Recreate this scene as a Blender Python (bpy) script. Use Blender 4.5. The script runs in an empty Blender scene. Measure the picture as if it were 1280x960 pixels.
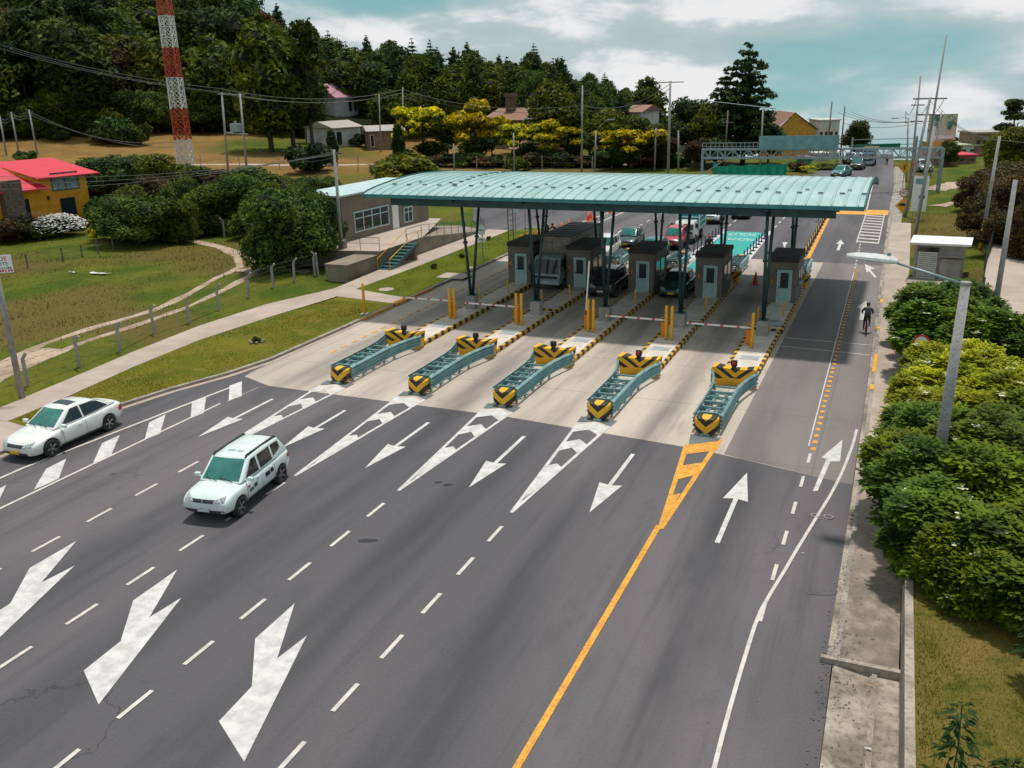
import bpy, bmesh, math, random
from math import sin, cos, pi, radians, hypot, atan2, floor, sqrt, exp
from mathutils import Vector, Matrix, noise
from mathutils.bvhtree import BVHTree
random.seed(7)
SC = bpy.context.scene
COL = SC.collection
# ------------------------------------------------------------------ camera
F_PX, PIT, YAW, ROLL, CH = 1129.0, .323, .411, -.027, 13.7
FW = Vector((-sin(YAW)*cos(PIT), cos(YAW)*cos(PIT), -sin(PIT)))
RT = FW.cross(Vector((0, 0, 1))).normalized(); UP = RT.cross(FW)
R2 = RT*cos(ROLL)+UP*sin(ROLL); U2 = -RT*sin(ROLL)+UP*cos(ROLL)
CAM = Vector((0, 0, CH))
cd = bpy.data.cameras.new('camera'); co = bpy.data.objects.new('camera', cd); COL.objects.link(co)
co.matrix_world = Matrix(((R2.x, U2.x, -FW.x, 0), (R2.y, U2.y, -FW.y, 0), (R2.z, U2.z, -FW.z, CH), (0, 0, 0, 1)))
cd.sensor_width = 36; cd.lens = F_PX/1280*36; cd.clip_start = .3; cd.clip_end = 9000
SC.camera = co
def ray(x, y): return FW+R2*((x-640)/F_PX)-U2*((y-480)/F_PX)
def proj(P):
    v = Vector(P)-CAM; d = v.dot(FW); return 640+F_PX*v.dot(R2)/d, 480-F_PX*v.dot(U2)/d
def hgt(P, ytop):
    P = Vector(P); lo, hi = 0, 60
    for _ in range(30):
        m = (lo+hi)/2
        if proj(P+Vector((0, 0, m)))[1] > ytop: lo = m
        else: hi = m
    return lo
def G(x, y, z=0.0):
    d = ray(x, y); t = (z-CH)/d.z
    return Vector((d.x*t, d.y*t, z))
def smooth(a, b, v):
    t = min(1, max(0, (v-a)/(b-a))); return t*t*(3-2*t)
def lerp(a, b, t): return a+(b-a)*t
def piece(v, pts):
    if v <= pts[0][0]: return pts[0][1]
    for (a, p), (b, q) in zip(pts, pts[1:]):
        if v <= b: return p+(q-p)*(v-a)/(b-a)
    return pts[-1][1]
def terr(x, y):
    r = hypot(x, y); az = math.degrees(atan2(x, y))
    # hill of the forest on the left
    A = piece(az, [(-60, 1.3), (-40, 1.18), (-33, .58), (-28, .42), (-20, .33), (-14, .12), (-9, 0)])
    z = A*piece(r, [(150, 0), (215, 4.2), (250, 10), (330, 26), (420, 30), (3000, 30)])
    # the road crests and the land falls away behind it
    B = smooth(-19, -10, az)
    z -= B*max(0, r-165)*.085
    z -= .09
    dn = noise.noise(Vector((x*.07, y*.07, 1)))*.5+noise.noise(Vector((x*.25, y*.25, 7)))*.16
    if x < -38.4 and not (y > 78 and x > -62 and y < 116):
        z += (dn+.25)*smooth(-38.4, -41, x)*1.0 if x < -38.4 else 0
        z += .07*smooth(-38.4, -39, x)
    if -6 < x < 1.12 and y < 56: z -= .35
    if x > .9:
        if y < 56: z += 1.0*smooth(1.1, 1.4, x) + .1*dn*smooth(1.1, 1.4, x)
        else: z += piece(x, [(1.2, .2), (3, .35), (6, .9), (14, 2.2), (30, 3.5), (60, 4)])*smooth(.9, 1.5, x)*lerp(1, .45, smooth(88, 112, y))*lerp(1, .75, smooth(58, 70, y) if y < 70 else 1)
    return z
def T(px, py, tmax=900):
    d = ray(px, py); t = 8.0; last = t
    while t < tmax:
        p = CAM+d*t
        if p.z < terr(p.x, p.y):
            a, b = last, t
            for _ in range(18):
                m = (a+b)/2; p = CAM+d*m
                if p.z < terr(p.x, p.y): b = m
                else: a = m
            p = CAM+d*b; return Vector((p.x, p.y, terr(p.x, p.y)))
        last = t; t += max(.4, t*.006)
    p = CAM+d*tmax; return Vector((p.x, p.y, terr(p.x, p.y)))
def at(px, py, dist):
    """point on the terrain straight under/over a pixel column at a given forward distance"""
    p = CAM+ray(px, py)*dist
    return Vector((p.x, p.y, terr(p.x, p.y)))
def wallpt(A, B, px, py):
    """where a sight line meets the upright plane through A and B -> (metres along, height)"""
    u = Vector((B.x-A.x, B.y-A.y, 0)); L = u.length; u /= L
    n = Vector((u.y, -u.x, 0)); d = ray(px, py)
    t = (Vector((A.x, A.y, 0))-CAM).dot(n)/d.dot(n); p = CAM+d*t
    return ((p-Vector((A.x, A.y, 0))).dot(u), p.z)
# ------------------------------------------------------------------ materials
def _nodes(name):
    m = bpy.data.materials.new(name); m.use_nodes = True
    nt = m.node_tree; b = nt.nodes['Principled BSDF']; return m, nt, b
def N(nt, typ, **kw):
    n = nt.nodes.new(typ)
    for k, v in kw.items():
        if k in n.inputs: n.inputs[k].default_value = v
        else: setattr(n, k, v)
    return n
def mixc(nt, fac, a, b, mode='MIX'):
    n = nt.nodes.new('ShaderNodeMix'); n.data_type = 'RGBA'; n.blend_type = mode
    for s, v in ((0, fac), (6, a), (7, b)):
        if isinstance(v, (int, float)): n.inputs[s].default_value = v
        elif isinstance(v, tuple): n.inputs[s].default_value = (*v, 1)
        else: nt.links.new(v, n.inputs[s])
    return n.outputs[2]
def mth(nt, op, a, b=None, c=None):
    n = nt.nodes.new('ShaderNodeMath'); n.operation = op
    for i, v in enumerate((a, b, c)):
        if v is None: continue
        if isinstance(v, (int, float)): n.inputs[i].default_value = v
        else: nt.links.new(v, n.inputs[i])
    return n.outputs[0]
def ramp(nt, v, lo, hi):
    n = nt.nodes.new('ShaderNodeMapRange'); n.interpolation_type = 'SMOOTHSTEP'
    nt.links.new(v, n.inputs[0]); n.inputs[1].default_value = lo; n.inputs[2].default_value = hi
    return n.outputs[0]
def pos(nt, world=True):
    if world: return nt.nodes.new('ShaderNodeNewGeometry').outputs['Position']
    return nt.nodes.new('ShaderNodeTexCoord').outputs['Object']
def noi(nt, vec, scale, detail=4, rough=.6, stretch=None, dist=0):
    if stretch:
        mp = nt.nodes.new('ShaderNodeMapping'); mp.inputs['Scale'].default_value = stretch
        nt.links.new(vec, mp.inputs[0]); vec = mp.outputs[0]
    n = nt.nodes.new('ShaderNodeTexNoise'); nt.links.new(vec, n.inputs['Vector'])
    n.inputs['Scale'].default_value = scale; n.inputs['Detail'].default_value = detail
    n.inputs['Roughness'].default_value = rough; n.inputs['Distortion'].default_value = dist
    return n.outputs['Fac']
def bump(nt, b, h, strength=.3, dist=.02):
    n = nt.nodes.new('ShaderNodeBump'); n.inputs['Strength'].default_value = strength
    n.inputs['Distance'].default_value = dist; nt.links.new(h, n.inputs['Height'])
    nt.links.new(n.outputs[0], b.inputs['Normal'])
def mat(name, c1, c2=None, scale=3, rough=.7, metal=0, rnd=0, bmp=0, spec=None, world=False, fine=None):
    m, nt, b = _nodes(name)
    b.inputs['Roughness'].default_value = rough; b.inputs['Metallic'].default_value = metal
    if spec is not None: b.inputs['Specular IOR Level'].default_value = spec
    if c2 is None: c2 = tuple(v*.72 for v in c1)
    P = pos(nt, world); f = noi(nt, P, scale, 6, .62)
    c = mixc(nt, ramp(nt, f, .36, .66), c1, c2)
    if fine: c = mixc(nt, ramp(nt, noi(nt, P, fine, 3), .45, .7), c, mixc(nt, 1.0, c, (.6, .6, .6), 'MULTIPLY'))
    if rnd:
        oi = nt.nodes.new('ShaderNodeObjectInfo'); h = N(nt, 'ShaderNodeHueSaturation')
        nt.links.new(mth(nt, 'MULTIPLY_ADD', oi.outputs['Random'], rnd, 1-rnd/2), h.inputs['Value'])
        nt.links.new(c, h.inputs['Color']); c = h.outputs[0]
    nt.links.new(c, b.inputs['Base Color'])
    if bmp: bump(nt, b, noi(nt, P, scale*8, 4), bmp, .01)
    return m
def leafmat(name, dark, light, hue=.03, scale=1.2, world=False):
    m, nt, b = _nodes(name); P = pos(nt, world)
    f = ramp(nt, noi(nt, P, scale, 3, .7), .35, .68)
    c = mixc(nt, f, dark, light)
    oi = nt.nodes.new('ShaderNodeObjectInfo'); r = oi.outputs['Random']
    h = nt.nodes.new('ShaderNodeHueSaturation')
    nt.links.new(mth(nt, 'MULTIPLY_ADD', r, -hue*1.6, .5+hue*.8), h.inputs['Hue'])
    r2 = mth(nt, 'FRACT', mth(nt, 'MULTIPLY', r, 17.3))
    nt.links.new(mth(nt, 'MULTIPLY_ADD', r2, .55, .75), h.inputs['Value'])
    nt.links.new(mth(nt, 'MULTIPLY_ADD', r, .2, 1.0), h.inputs['Saturation'])
    nt.links.new(c, h.inputs['Color'])
    nt.links.new(h.outputs[0], b.inputs['Base Color']); b.inputs['Roughness'].default_value = .75
    b.inputs['Specular IOR Level'].default_value = .25
    tr = nt.nodes.new('ShaderNodeBsdfTranslucent'); nt.links.new(h.outputs[0], tr.inputs[0])
    mx = nt.nodes.new('ShaderNodeMixShader'); mx.inputs[0].default_value = .25
    nt.links.new(b.outputs[0], mx.inputs[1]); nt.links.new(tr.outputs[0], mx.inputs[2])
    nt.links.new(mx.outputs[0], nt.nodes['Material Output'].inputs[0])
    return m
def sepxyz(nt, P):
    s = nt.nodes.new('ShaderNodeSeparateXYZ'); nt.links.new(P, s.inputs[0]); return s.outputs
def road_mat(name, c1, c2, tracks, grain, stain, joints=False):
    m, nt, b = _nodes(name); P = pos(nt); x, y, z = sepxyz(nt, P)
    big = noi(nt, P, .11, 5, .55, (1, .35, 1), .6)
    c = mixc(nt, ramp(nt, big, .35, .65), c1, c2)
    mid = noi(nt, P, .9, 6, .6, (1, .4, 1))
    c = mixc(nt, mth(nt, 'MULTIPLY', ramp(nt, mid, .5, .8), .45), c, stain)
    # darker worn wheel paths and oil drip strip down each lane
    ph = mth(nt, 'FRACT', mth(nt, 'DIVIDE', mth(nt, 'ADD', x, 24.3+44.5), 4.45))
    d = mth(nt, 'ABSOLUTE', mth(nt, 'SUBTRACT', ph, .5))
    strip = mth(nt, 'SUBTRACT', 1, ramp(nt, d, .06, .30))
    wob = ramp(nt, noi(nt, P, .5, 4, .6, (1, .12, 1)), .25, .75)
    c = mixc(nt, mth(nt, 'MULTIPLY', mth(nt, 'MULTIPLY', strip, wob), tracks), c, stain)
    str2 = ramp(nt, noi(nt, P, 1.6, 5, .6, (1, .045, 1)), .5, .75)
    c = mixc(nt, mth(nt, 'MULTIPLY', str2, tracks*.5), c, stain)
    g = noi(nt, P, 38, 3, .7)
    c = mixc(nt, mth(nt, 'MULTIPLY', ramp(nt, g, .35, .7), grain), c, mixc(nt, 1.0, c, (.55, .55, .55), 'MULTIPLY'))
    g3_ = noi(nt, P, 11, 4, .75)
    c = mixc(nt, mth(nt, 'MULTIPLY', ramp(nt, g3_, .45, .68), grain*.7), c, mixc(nt, 1.0, c, (.7, .7, .72), 'MULTIPLY'))
    sp = noi(nt, P, 5.5, 2, .5)
    c = mixc(nt, mth(nt, 'MULTIPLY', ramp(nt, sp, .74, .78), .5), c, (.03, .028, .027))
    if not joints:
        vo = nt.nodes.new('ShaderNodeTexVoronoi'); vo.feature = 'DISTANCE_TO_EDGE'; vo.inputs['Scale'].default_value = .16
        wp = nt.nodes.new('ShaderNodeVectorMath'); wp.operation = 'MULTIPLY_ADD'
        nn = nt.nodes.new('ShaderNodeTexNoise'); nn.inputs['Scale'].default_value = .8; nn.inputs['Detail'].default_value = 6; nt.links.new(P, nn.inputs['Vector'])
        nt.links.new(nn.outputs['Color'], wp.inputs[0]); wp.inputs[1].default_value = (2.2, 2.2, 0); nt.links.new(P, wp.inputs[2])
        nt.links.new(wp.outputs[0], vo.inputs['Vector'])
        ck = mth(nt, 'MULTIPLY', mth(nt, 'SUBTRACT', 1, ramp(nt, vo.outputs['Distance'], .0, .006)), ramp(nt, noi(nt, P, .07, 2), .52, .62))
        c = mixc(nt, mth(nt, 'MULTIPLY', ck, .6), c, (.02, .02, .022))
    if joints:
        for ax, per, off in ((x, 4.45, 22.1+44.5), (y, 5.4, 3)):
            fr = mth(nt, 'FRACT', mth(nt, 'DIVIDE', mth(nt, 'ADD', ax, off), per))
            dd = mth(nt, 'ABSOLUTE', mth(nt, 'SUBTRACT', fr, .5))
            c = mixc(nt, mth(nt, 'MULTIPLY', mth(nt, 'SUBTRACT', 1, ramp(nt, dd, .002, .007)), .5), c, (.10, .085, .07))
    nt.links.new(c, b.inputs['Base Color']); b.inputs['Roughness'].default_value = .82
    b.inputs['Specular IOR Level'].default_value = .3
    bump(nt, b, g, .25, .006)
    return m
def stripes(name, expr, a, bcol, rough=.6, wear=.25):
    m, nt, b = _nodes(name); P = pos(nt, False); x, y, z = sepxyz(nt, P)
    v = expr(nt, x, y, z)
    c = mixc(nt, v, a, bcol)
    c = mixc(nt, mth(nt, 'MULTIPLY', ramp(nt, noi(nt, P, 5, 6, .7), .5, .72), wear), c, (.16, .14, .12))
    nt.links.new(c, b.inputs['Base Color']); b.inputs['Roughness'].default_value = rough
    return m
YEL = (.80, .40, .015); BLK = (.02, .02, .02)
M = {}
M['asphalt'] = road_mat('asphalt', (.150, .134, .143), (.098, .092, .102), .9, .55, (.054, .054, .062))
M['concrete_road'] = road_mat('concrete_road', (.56, .475, .405), (.42, .36, .31), .88, .22, (.165, .145, .14), True)
M['concrete_dark'] = road_mat('concrete_dark', (.235, .205, .198), (.18, .158, .155), .75, .25, (.115, .102, .105), True)
M['paint'] = mat('road_paint_white', (.60, .575, .565), (.44, .42, .415), 2.6, .7, world=True)
M['paint_old'] = mat('road_paint_old', (.60, .55, .51), (.46, .42, .40), 3, .75, world=True)
M['paint_faint'] = mat('road_paint_faint', (.30, .27, .26), (.22, .195, .19), 3, .8, world=True)
M['paint_y'] = mat('road_paint_yellow', (.78, .36, .035), (.58, .26, .03), 2.5, .7, world=True, fine=14)
M['paint_teal'] = mat('road_paint_teal', (.012, .40, .35), (.015, .32, .30), 2, .7, world=True, fine=9)
M['paint_grey'] = mat('road_paint_grey', (.12, .15, .15), (.08, .10, .10), 2, .7, world=True)
M['kerb'] = mat('kerb_concrete', (.36, .32, .28), (.22, .19, .165), 1.3, .85, world=True, bmp=.3, fine=16)
M['walk'] = mat('sidewalk_concrete', (.43, .345, .29), (.34, .27, .225), .45, .85, world=True, bmp=.1)
M['grime'] = mat('grimy_concrete', (.42, .36, .30), (.16, .13, .10), .55, .9, world=True, bmp=.3, fine=6)
M['concrete'] = mat('concrete', (.40, .37, .34), (.28, .26, .24), 1.4, .85, bmp=.2, rnd=.15, fine=20)
M['wallc'] = mat('weathered_concrete_wall', (.40, .34, .28), (.22, .18, .145), .8, .9, world=True, bmp=.2, fine=10)
M['office'] = mat('brown_plaster', (.21, .165, .13), (.165, .13, .10), .7, .9, bmp=.2)
M['booth'] = mat('booth_plaster', (.20, .172, .155), (.14, .122, .11), 1.2, .85, rnd=.12)
M['terrace'] = mat('terrace_plaster', (.26, .215, .165), (.18, .15, .115), .6, .9)
M['yellow'] = mat('yellow_paint', (.80, .41, .012), (.62, .29, .01), 3, .45)
M['orange'] = mat('orange_paint', (.80, .24, .012), (.65, .19, .01), 3, .45)
M['steel_teal'] = mat('galvanised_teal_steel', (.30, .47, .47), (.20, .34, .35), 1.5, .38, .3, rnd=.3)
M['col'] = mat('dark_green_steel', (.020, .066, .070), (.013, .042, .046), 2, .4, .2)
M['black'] = mat('black', (.018, .018, .02), None, 4, .5)
M['rubber'] = mat('rubber', (.015, .015, .016), (.03, .028, .027), 9, .85)
M['white'] = mat('white_paint', (.78, .78, .77), (.66, .66, .65), 2, .45)
M['red'] = mat('red_paint', (.55, .03, .025), None, 4, .5)
M['doorteal'] = mat('pale_teal_door', (.36, .54, .56), (.30, .46, .48), 3, .5)
M['frame'] = mat('pale_window_frame', (.50, .66, .68), None, 3, .5)
M['glassd'] = mat('dark_window_glass', (.012, .022, .026), (.02, .035, .04), 2, .08, spec=.8)
M['grating'] = mat('grey_lid', (.4, .42, .44), (.25, .27, .28), 5, .6)
M['greenstair'] = mat('green_steel_stair', (.03, .14, .14), (.02, .09, .09), 4, .5)
M['bark'] = mat('bark', (.07, .05, .036), (.035, .025, .018), 3, .95, bmp=.4)
M['polewood'] = mat('timber_pole', (.16, .125, .10), (.10, .08, .065), 2, .9)
M['pole'] = mat('concrete_pole', (.34, .33, .33), (.25, .24, .24), 1.2, .8, rnd=.2, fine=18)
M['wire'] = mat('cable', (.03, .035, .035), None, 1, .6)
M['wirel'] = mat('pale_cable', (.11, .12, .115), None, 1, .6)
M['stone'] = mat('dark_brick', (.16, .11, .085), (.07, .05, .04), 4, .9, bmp=.5)
M['cone'] = mat('orange_plastic', (.85, .16, .04), (.75, .12, .03), 2, .5)
M['greenfab'] = mat('green_mesh_fabric', (.01, .38, .25), (.006, .26, .17), 1.1, .8, bmp=.5)
M['skin'] = mat('skin', (.32, .18, .12), None, 2, .6)
M['navy'] = mat('navy_cloth', (.02, .022, .035), None, 6, .9)
M['maroon'] = mat('maroon_cloth', (.12, .012, .022), None, 6, .9)
M['dirt'] = mat('dirt_track', (.47, .35, .26), (.30, .21, .15), .5, .95, world=True, bmp=.4, fine=5)
# hazard stripes
M['kerbstripe'] = stripes('black_yellow_kerb', lambda nt, x, y, z: mth(nt, 'GREATER_THAN', mth(nt, 'FRACT', mth(nt, 'DIVIDE', mth(nt, 'ADD', y, mth(nt, 'MULTIPLY', mth(nt, 'ABSOLUTE', x), .8)), .78)), .52), (.62, .34, .03), BLK, wear=.5)
def chev(name, per, top, off=0.):
    def e(nt, x, y, z):
        v = mth(nt, 'SUBTRACT', z, mth(nt, 'MULTIPLY', mth(nt, 'ABSOLUTE', x), .9))
        s = mth(nt, 'GREATER_THAN', mth(nt, 'FRACT', mth(nt, 'DIVIDE', mth(nt, 'ADD', v, off), per)), .55)
        return mth(nt, 'MULTIPLY', s, mth(nt, 'GREATER_THAN', z, top))
    return stripes(name, e, (.80, .42, .015), BLK, wear=.3)
M['chevbig'] = chev('yellow_black_chevron_block', .46, -.13, .12)
M['chevnose'] = chev('yellow_black_chevron_nose', .56, -.30, .30)
M['mast'] = None
def gatestripe(nt, x, y, z):
    return mth(nt, 'MULTIPLY', mth(nt, 'GREATER_THAN', mth(nt, 'FRACT', mth(nt, 'DIVIDE', mth(nt, 'ADD', x, 9), .85)), .8), 1)
M['gatearm'] = stripes('white_red_arm', gatestripe, (.75, .73, .70), (.55, .10, .12), wear=.15)
def redroof(name, a, b_, per):
    m, nt, b = _nodes(name); P = pos(nt, False); x, y, z = sepxyz(nt, P)
    w = mth(nt, 'ABSOLUTE', mth(nt, 'SUBTRACT', mth(nt, 'FRACT', mth(nt, 'DIVIDE', x, per)), .5))
    c = mixc(nt, ramp(nt, w, .1, .4), a, b_)
    c = mixc(nt, mth(nt, 'MULTIPLY', ramp(nt, noi(nt, P, .8, 6, .7), .45, .75), .35), c, tuple(v*.5 for v in a))
    nt.links.new(c, b.inputs['Base Color']); b.inputs['Roughness'].default_value = .6
    bump(nt, b, w, .6, .05); return m
M['redroof'] = redroof('red_corrugated_roof', (.66, .022, .055), (.50, .014, .035), .24)
M['pinkroof'] = redroof('pink_roof', (.50, .25, .32), (.40, .19, .25), .4)
M['tileroof'] = redroof('clay_tile_roof', (.30, .14, .085), (.15, .07, .045), .3)
M['tinroof'] = redroof('pale_tin_roof', (.42, .37, .34), (.33, .29, .27), .3)
M['greenroof'] = redroof('pale_green_roof', (.42, .45, .30), (.33, .37, .25), .3)
M['yellowwall'] = mat('yellow_brick_wall', (.72, .33, .012), (.55, .24, .008), 1.0, .85, bmp=.5, fine=9)
M['curtain'] = mat('curtain', (.25, .34, .36), (.08, .12, .13), 1.5, .5)
M['whitewall'] = mat('white_wall', (.55, .54, .53), (.42, .40, .39), .8, .85)
M['brickwall'] = mat('rough_brick_wall', (.26, .17, .115), (.15, .095, .065), 2, .9, bmp=.4)
# leaves
M['leaf_dark'] = leafmat('leaf_dark', (.014, .032, .008), (.075, .105, .020), .04, .5)
M['leaf_mid'] = leafmat('leaf_mid', (.026, .052, .009), (.135, .165, .024), .05, .6)
M['leaf_pine'] = leafmat('leaf_pine', (.014, .038, .014), (.075, .120, .030), .03, .6)
M['leaf_brown'] = leafmat('leaf_brown', (.034, .024, .011), (.115, .080, .030), .03, .7)
M['leaf_yellow'] = leafmat('leaf_yellow_blossom', (.26, .24, .010), (.78, .62, .02), .02, .9)
M['leaf_olive'] = leafmat('leaf_olive', (.05, .07, .012), (.17, .18, .03), .03, .9)
M['leaf_bushg'] = leafmat('leaf_hedge_green', (.028, .055, .006), (.15, .20, .016), .03, .9)
M['leaf_bushy'] = leafmat('leaf_hedge_lime', (.10, .135, .006), (.38, .39, .016), .02, .8)
M['flower'] = mat('cream_blossom', (.62, .62, .42), (.5, .52, .3), 5, .8)
M['flowerw'] = mat('white_blossom', (.6, .6, .58), None, 5, .8)
# ------------------------------------------------------------------ mesh building
class MB:
    def __init__(s): s.v = []; s.f = []; s.mi = []; s.cur = 0
    def quad(s, *p):
        n = len(s.v); s.v += [tuple(q) for q in p]; s.f.append(tuple(range(n, n+len(p)))); s.mi.append(s.cur); return s
    def box(s, c, d, rz=0, taper=1):
        cx, cy, cz = c; hx, hy, hz = d[0]/2, d[1]/2, d[2]/2; n = len(s.v); ca, sa = cos(rz), sin(rz)
        for z, k in ((-hz, 1), (hz, taper)):
            for a, b in ((-hx, -hy), (hx, -hy), (hx, hy), (-hx, hy)):
                a *= k; b *= k
                s.v.append((cx+a*ca-b*sa, cy+a*sa+b*ca, cz+z))
        for f in ((3, 2, 1, 0), (4, 5, 6, 7), (0, 1, 5, 4), (1, 2, 6, 5), (2, 3, 7, 6), (3, 0, 4, 7)):
            s.f.append(tuple(n+i for i in f)); s.mi.append(s.cur)
        return s
    def bar(s, a, b, w, h=None):
        """rectangular bar between two points"""
        a = Vector(a); b = Vector(b); h = h or w; d = (b-a).normalized()
        u = Vector((0, 0, 1)) if abs(d.z) < .95 else Vector((0, 1, 0))
        r = d.cross(u).normalized(); u = r.cross(d); n = len(s.v)
        for p in (a, b):
            for i, j in ((-1, -1), (1, -1), (1, 1), (-1, 1)): s.v.append(tuple(p+r*(i*w/2)+u*(j*h/2)))
        for f in ((0, 1, 2, 3), (7, 6, 5, 4), (0, 4, 5, 1), (1, 5, 6, 2), (2, 6, 7, 3), (3, 7, 4, 0)):
            s.f.append(tuple(n+i for i in f)); s.mi.append(s.cur)
        return s
    def tube(s, a, b, r0, r1=None, n=10, cap=True):
        a = Vector(a); b = Vector(b); r1 = r0 if r1 is None else r1; d = (b-a).normalized()
        u = Vector((0, 0, 1)) if abs(d.z) < .95 else Vector((1, 0, 0))
        x = d.cross(u).normalized(); y = d.cross(x); k = len(s.v)
        for p, r in ((a, r0), (b, r1)):
            for i in range(n):
                t = 2*pi*i/n; s.v.append(tuple(p+x*(r*cos(t))+y*(r*sin(t))))
        for i in range(n):
            j = (i+1) % n; s.f.append((k+i, k+n+i, k+n+j, k+j)); s.mi.append(s.cur)
        if cap:
            s.f.append(tuple(k+i for i in range(n))); s.f.append(tuple(k+n+i for i in reversed(range(n)))); s.mi += [s.cur]*2
        return s
    def path(s, pts, r, n=6):
        for a, b in zip(pts, pts[1:]): s.tube(a, b, r, r, n)
        return s
    def prism(s, poly, z0, z1):
        """poly: list of (x,y)"""
        n = len(poly); k = len(s.v)
        ar = sum(poly[i][0]*poly[(i+1) % n][1]-poly[(i+1) % n][0]*poly[i][1] for i in range(n))
        if ar < 0: poly = list(reversed(poly))
        for z in (z0, z1):
            for x, y in poly: s.v.append((x, y, z))
        s.f.append(tuple(k+i for i in reversed(range(n)))); s.f.append(tuple(k+n+i for i in range(n)))
        for i in range(n):
            j = (i+1) % n; s.f.append((k+i, k+j, k+n+j, k+n+i))
        s.mi += [s.cur]*(n+2); return s
    def flat(s, poly, z):
        z += .0011*len(s.f)
        n = len(poly); k = len(s.v)
        ar = sum(poly[i][0]*poly[(i+1) % n][1]-poly[(i+1) % n][0]*poly[i][1] for i in range(n))
        if ar < 0: poly = list(reversed(poly))
        s.v += [(p[0], p[1], z) for p in poly]; s.f.append(tuple(range(k, k+n))); s.mi.append(s.cur); return s
    def mesh(s, name, mats, smooth_=False):
        me = bpy.data.meshes.new(name); me.from_pydata(s.v, [], s.f)
        for m in (mats if isinstance(mats, (list, tuple)) else [mats]): me.materials.append(M[m] if isinstance(m, str) else m)
        if any(s.mi): me.polygons.foreach_set('material_index', s.mi)
        if smooth_: me.polygons.foreach_set('use_smooth', [True]*len(me.polygons))
        me.update(); return me
    def build(s, name, mats, parent=None, smooth_=False, bev=0):
        o = bpy.data.objects.new(name, s.mesh(name, mats, smooth_)); COL.objects.link(o)
        if parent: o.parent = parent
        if bev:
            b = o.modifiers.new('b', 'BEVEL'); b.width = bev; b.segments = 2; b.limit_method = 'ANGLE'
        return o
def recalc(o):
    b = bmesh.new(); b.from_mesh(o.data); bmesh.ops.recalc_face_normals(b, faces=b.faces); b.to_mesh(o.data); b.free(); return o
def tag(o, label, cat, group=None):
    o['label'] = label; o['category'] = cat
    if group: o['group'] = group
    return o
def thing(name, label, cat, loc=(0, 0, 0), rz=0, group=None):
    o = bpy.data.objects.new(name, None); COL.objects.link(o); o.location = loc; o.rotation_euler = (0, 0, rz)
    o.empty_display_size = .3
    return tag(o, label, cat, group)
def struct(o): o['kind'] = 'structure'; return o
def copy_tree(o, parent=None):
    c = o.copy(); COL.objects.link(c); c.parent = parent
    for ch in list(o.children): copy_tree(ch, c)
    return c
def dup(o, loc, rz=0, scale=1, label=None):
    c = copy_tree(o); c.location = loc; c.rotation_euler = (0, 0, rz); c.scale = (scale,)*3 if not isinstance(scale, tuple) else scale
    if label: c['label'] = label
    return c
def realize(o):
    """apply modifiers without operators"""
    dg = bpy.context.evaluated_depsgraph_get(); dg.update()
    me = bpy.data.meshes.new_from_object(o.evaluated_get(dg)); o.modifiers.clear(); old = o.data; o.data = me
    return o
# ------------------------------------------------------------------ sky and sun
SUN = Vector((.0, .22, .975)).normalized()
w = bpy.data.worlds.new('World'); SC.world = w; w.use_nodes = True
nt = w.node_tree; bg = nt.nodes['Background']
tc = nt.nodes.new('ShaderNodeTexCoord'); mp = nt.nodes.new('ShaderNodeMapping'); mp.vector_type = 'POINT'
mp.inputs['Rotation'].default_value = (radians(5.6), 0, 0); nt.links.new(tc.outputs['Generated'], mp.inputs[0])
sky = nt.nodes.new('ShaderNodeTexSky'); sky.sky_type = 'NISHITA'; sky.sun_disc = False
sky.sun_elevation = math.asin(SUN.z); sky.sun_rotation = atan2(SUN.x, SUN.y); sky.air_density = 1.2; sky.dust_density = 2.5; sky.altitude = 2600
nt.links.new(mp.outputs[0], sky.inputs[0])
X, Y, Z = sepxyz(nt, mp.outputs[0])
zz = mth(nt, 'ADD', mth(nt, 'MAXIMUM', Z, -.02), .16)
cb = nt.nodes.new('ShaderNodeCombineXYZ')
zz = mth(nt, 'ADD', mth(nt, 'MULTIPLY', mth(nt, 'MAXIMUM', Z, 0), .75), .42)
nt.links.new(mth(nt, 'DIVIDE', X, zz), cb.inputs[0]); nt.links.new(mth(nt, 'DIVIDE', Y, zz), cb.inputs[1]); nt.links.new(mth(nt, 'MULTIPLY', Z, 4.2), cb.inputs[2])
n1 = noi(nt, cb.outputs[0], 1.5, 7, .52, None, .15); n2 = noi(nt, cb.outputs[0], 3.2, 8, .55, None, .1); n3 = noi(nt, cb.outputs[0], .7, 2, .5)
cover = ramp(nt, mth(nt, 'ADD', n1, mth(nt, 'MULTIPLY', mth(nt, 'SUBTRACT', n3, .5), .5)), .38, .55)
puff = mth(nt, 'MULTIPLY', ramp(nt, n2, .45, .56), ramp(nt, n1, .43, .54))
hor = mth(nt, 'SUBTRACT', 1, ramp(nt, Z, -.02, .30))
blue = mixc(nt, .75, mixc(nt, 1.0, sky.outputs[0], (.62, 1.0, .92), 'MULTIPLY'), (2.2, 4.3, 4.5))
blue = mixc(nt, mth(nt, 'MULTIPLY', hor, .45), blue, (3.3, 5.3, 5.4))
grey = mixc(nt, ramp(nt, n2, .3, .7), (4.2, 5.2, 5.3), (6.3, 6.7, 6.8))
c = mixc(nt, mth(nt, 'MULTIPLY', cover, .88), blue, grey)
c = mixc(nt, mth(nt, 'MULTIPLY', puff, .9), c, (8.6, 8.5, 8.6))
nt.links.new(c, bg.inputs[0]); bg.inputs[1].default_value = .102
sd = bpy.data.lights.new('sun', 'SUN'); sd.energy = 3.45; sd.angle = radians(3.6); sd.color = (1, .94, .86)
so = bpy.data.objects.new('sun', sd); COL.objects.link(so); so.rotation_euler = SUN.to_track_quat('Z', 'Y').to_euler()
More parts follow.
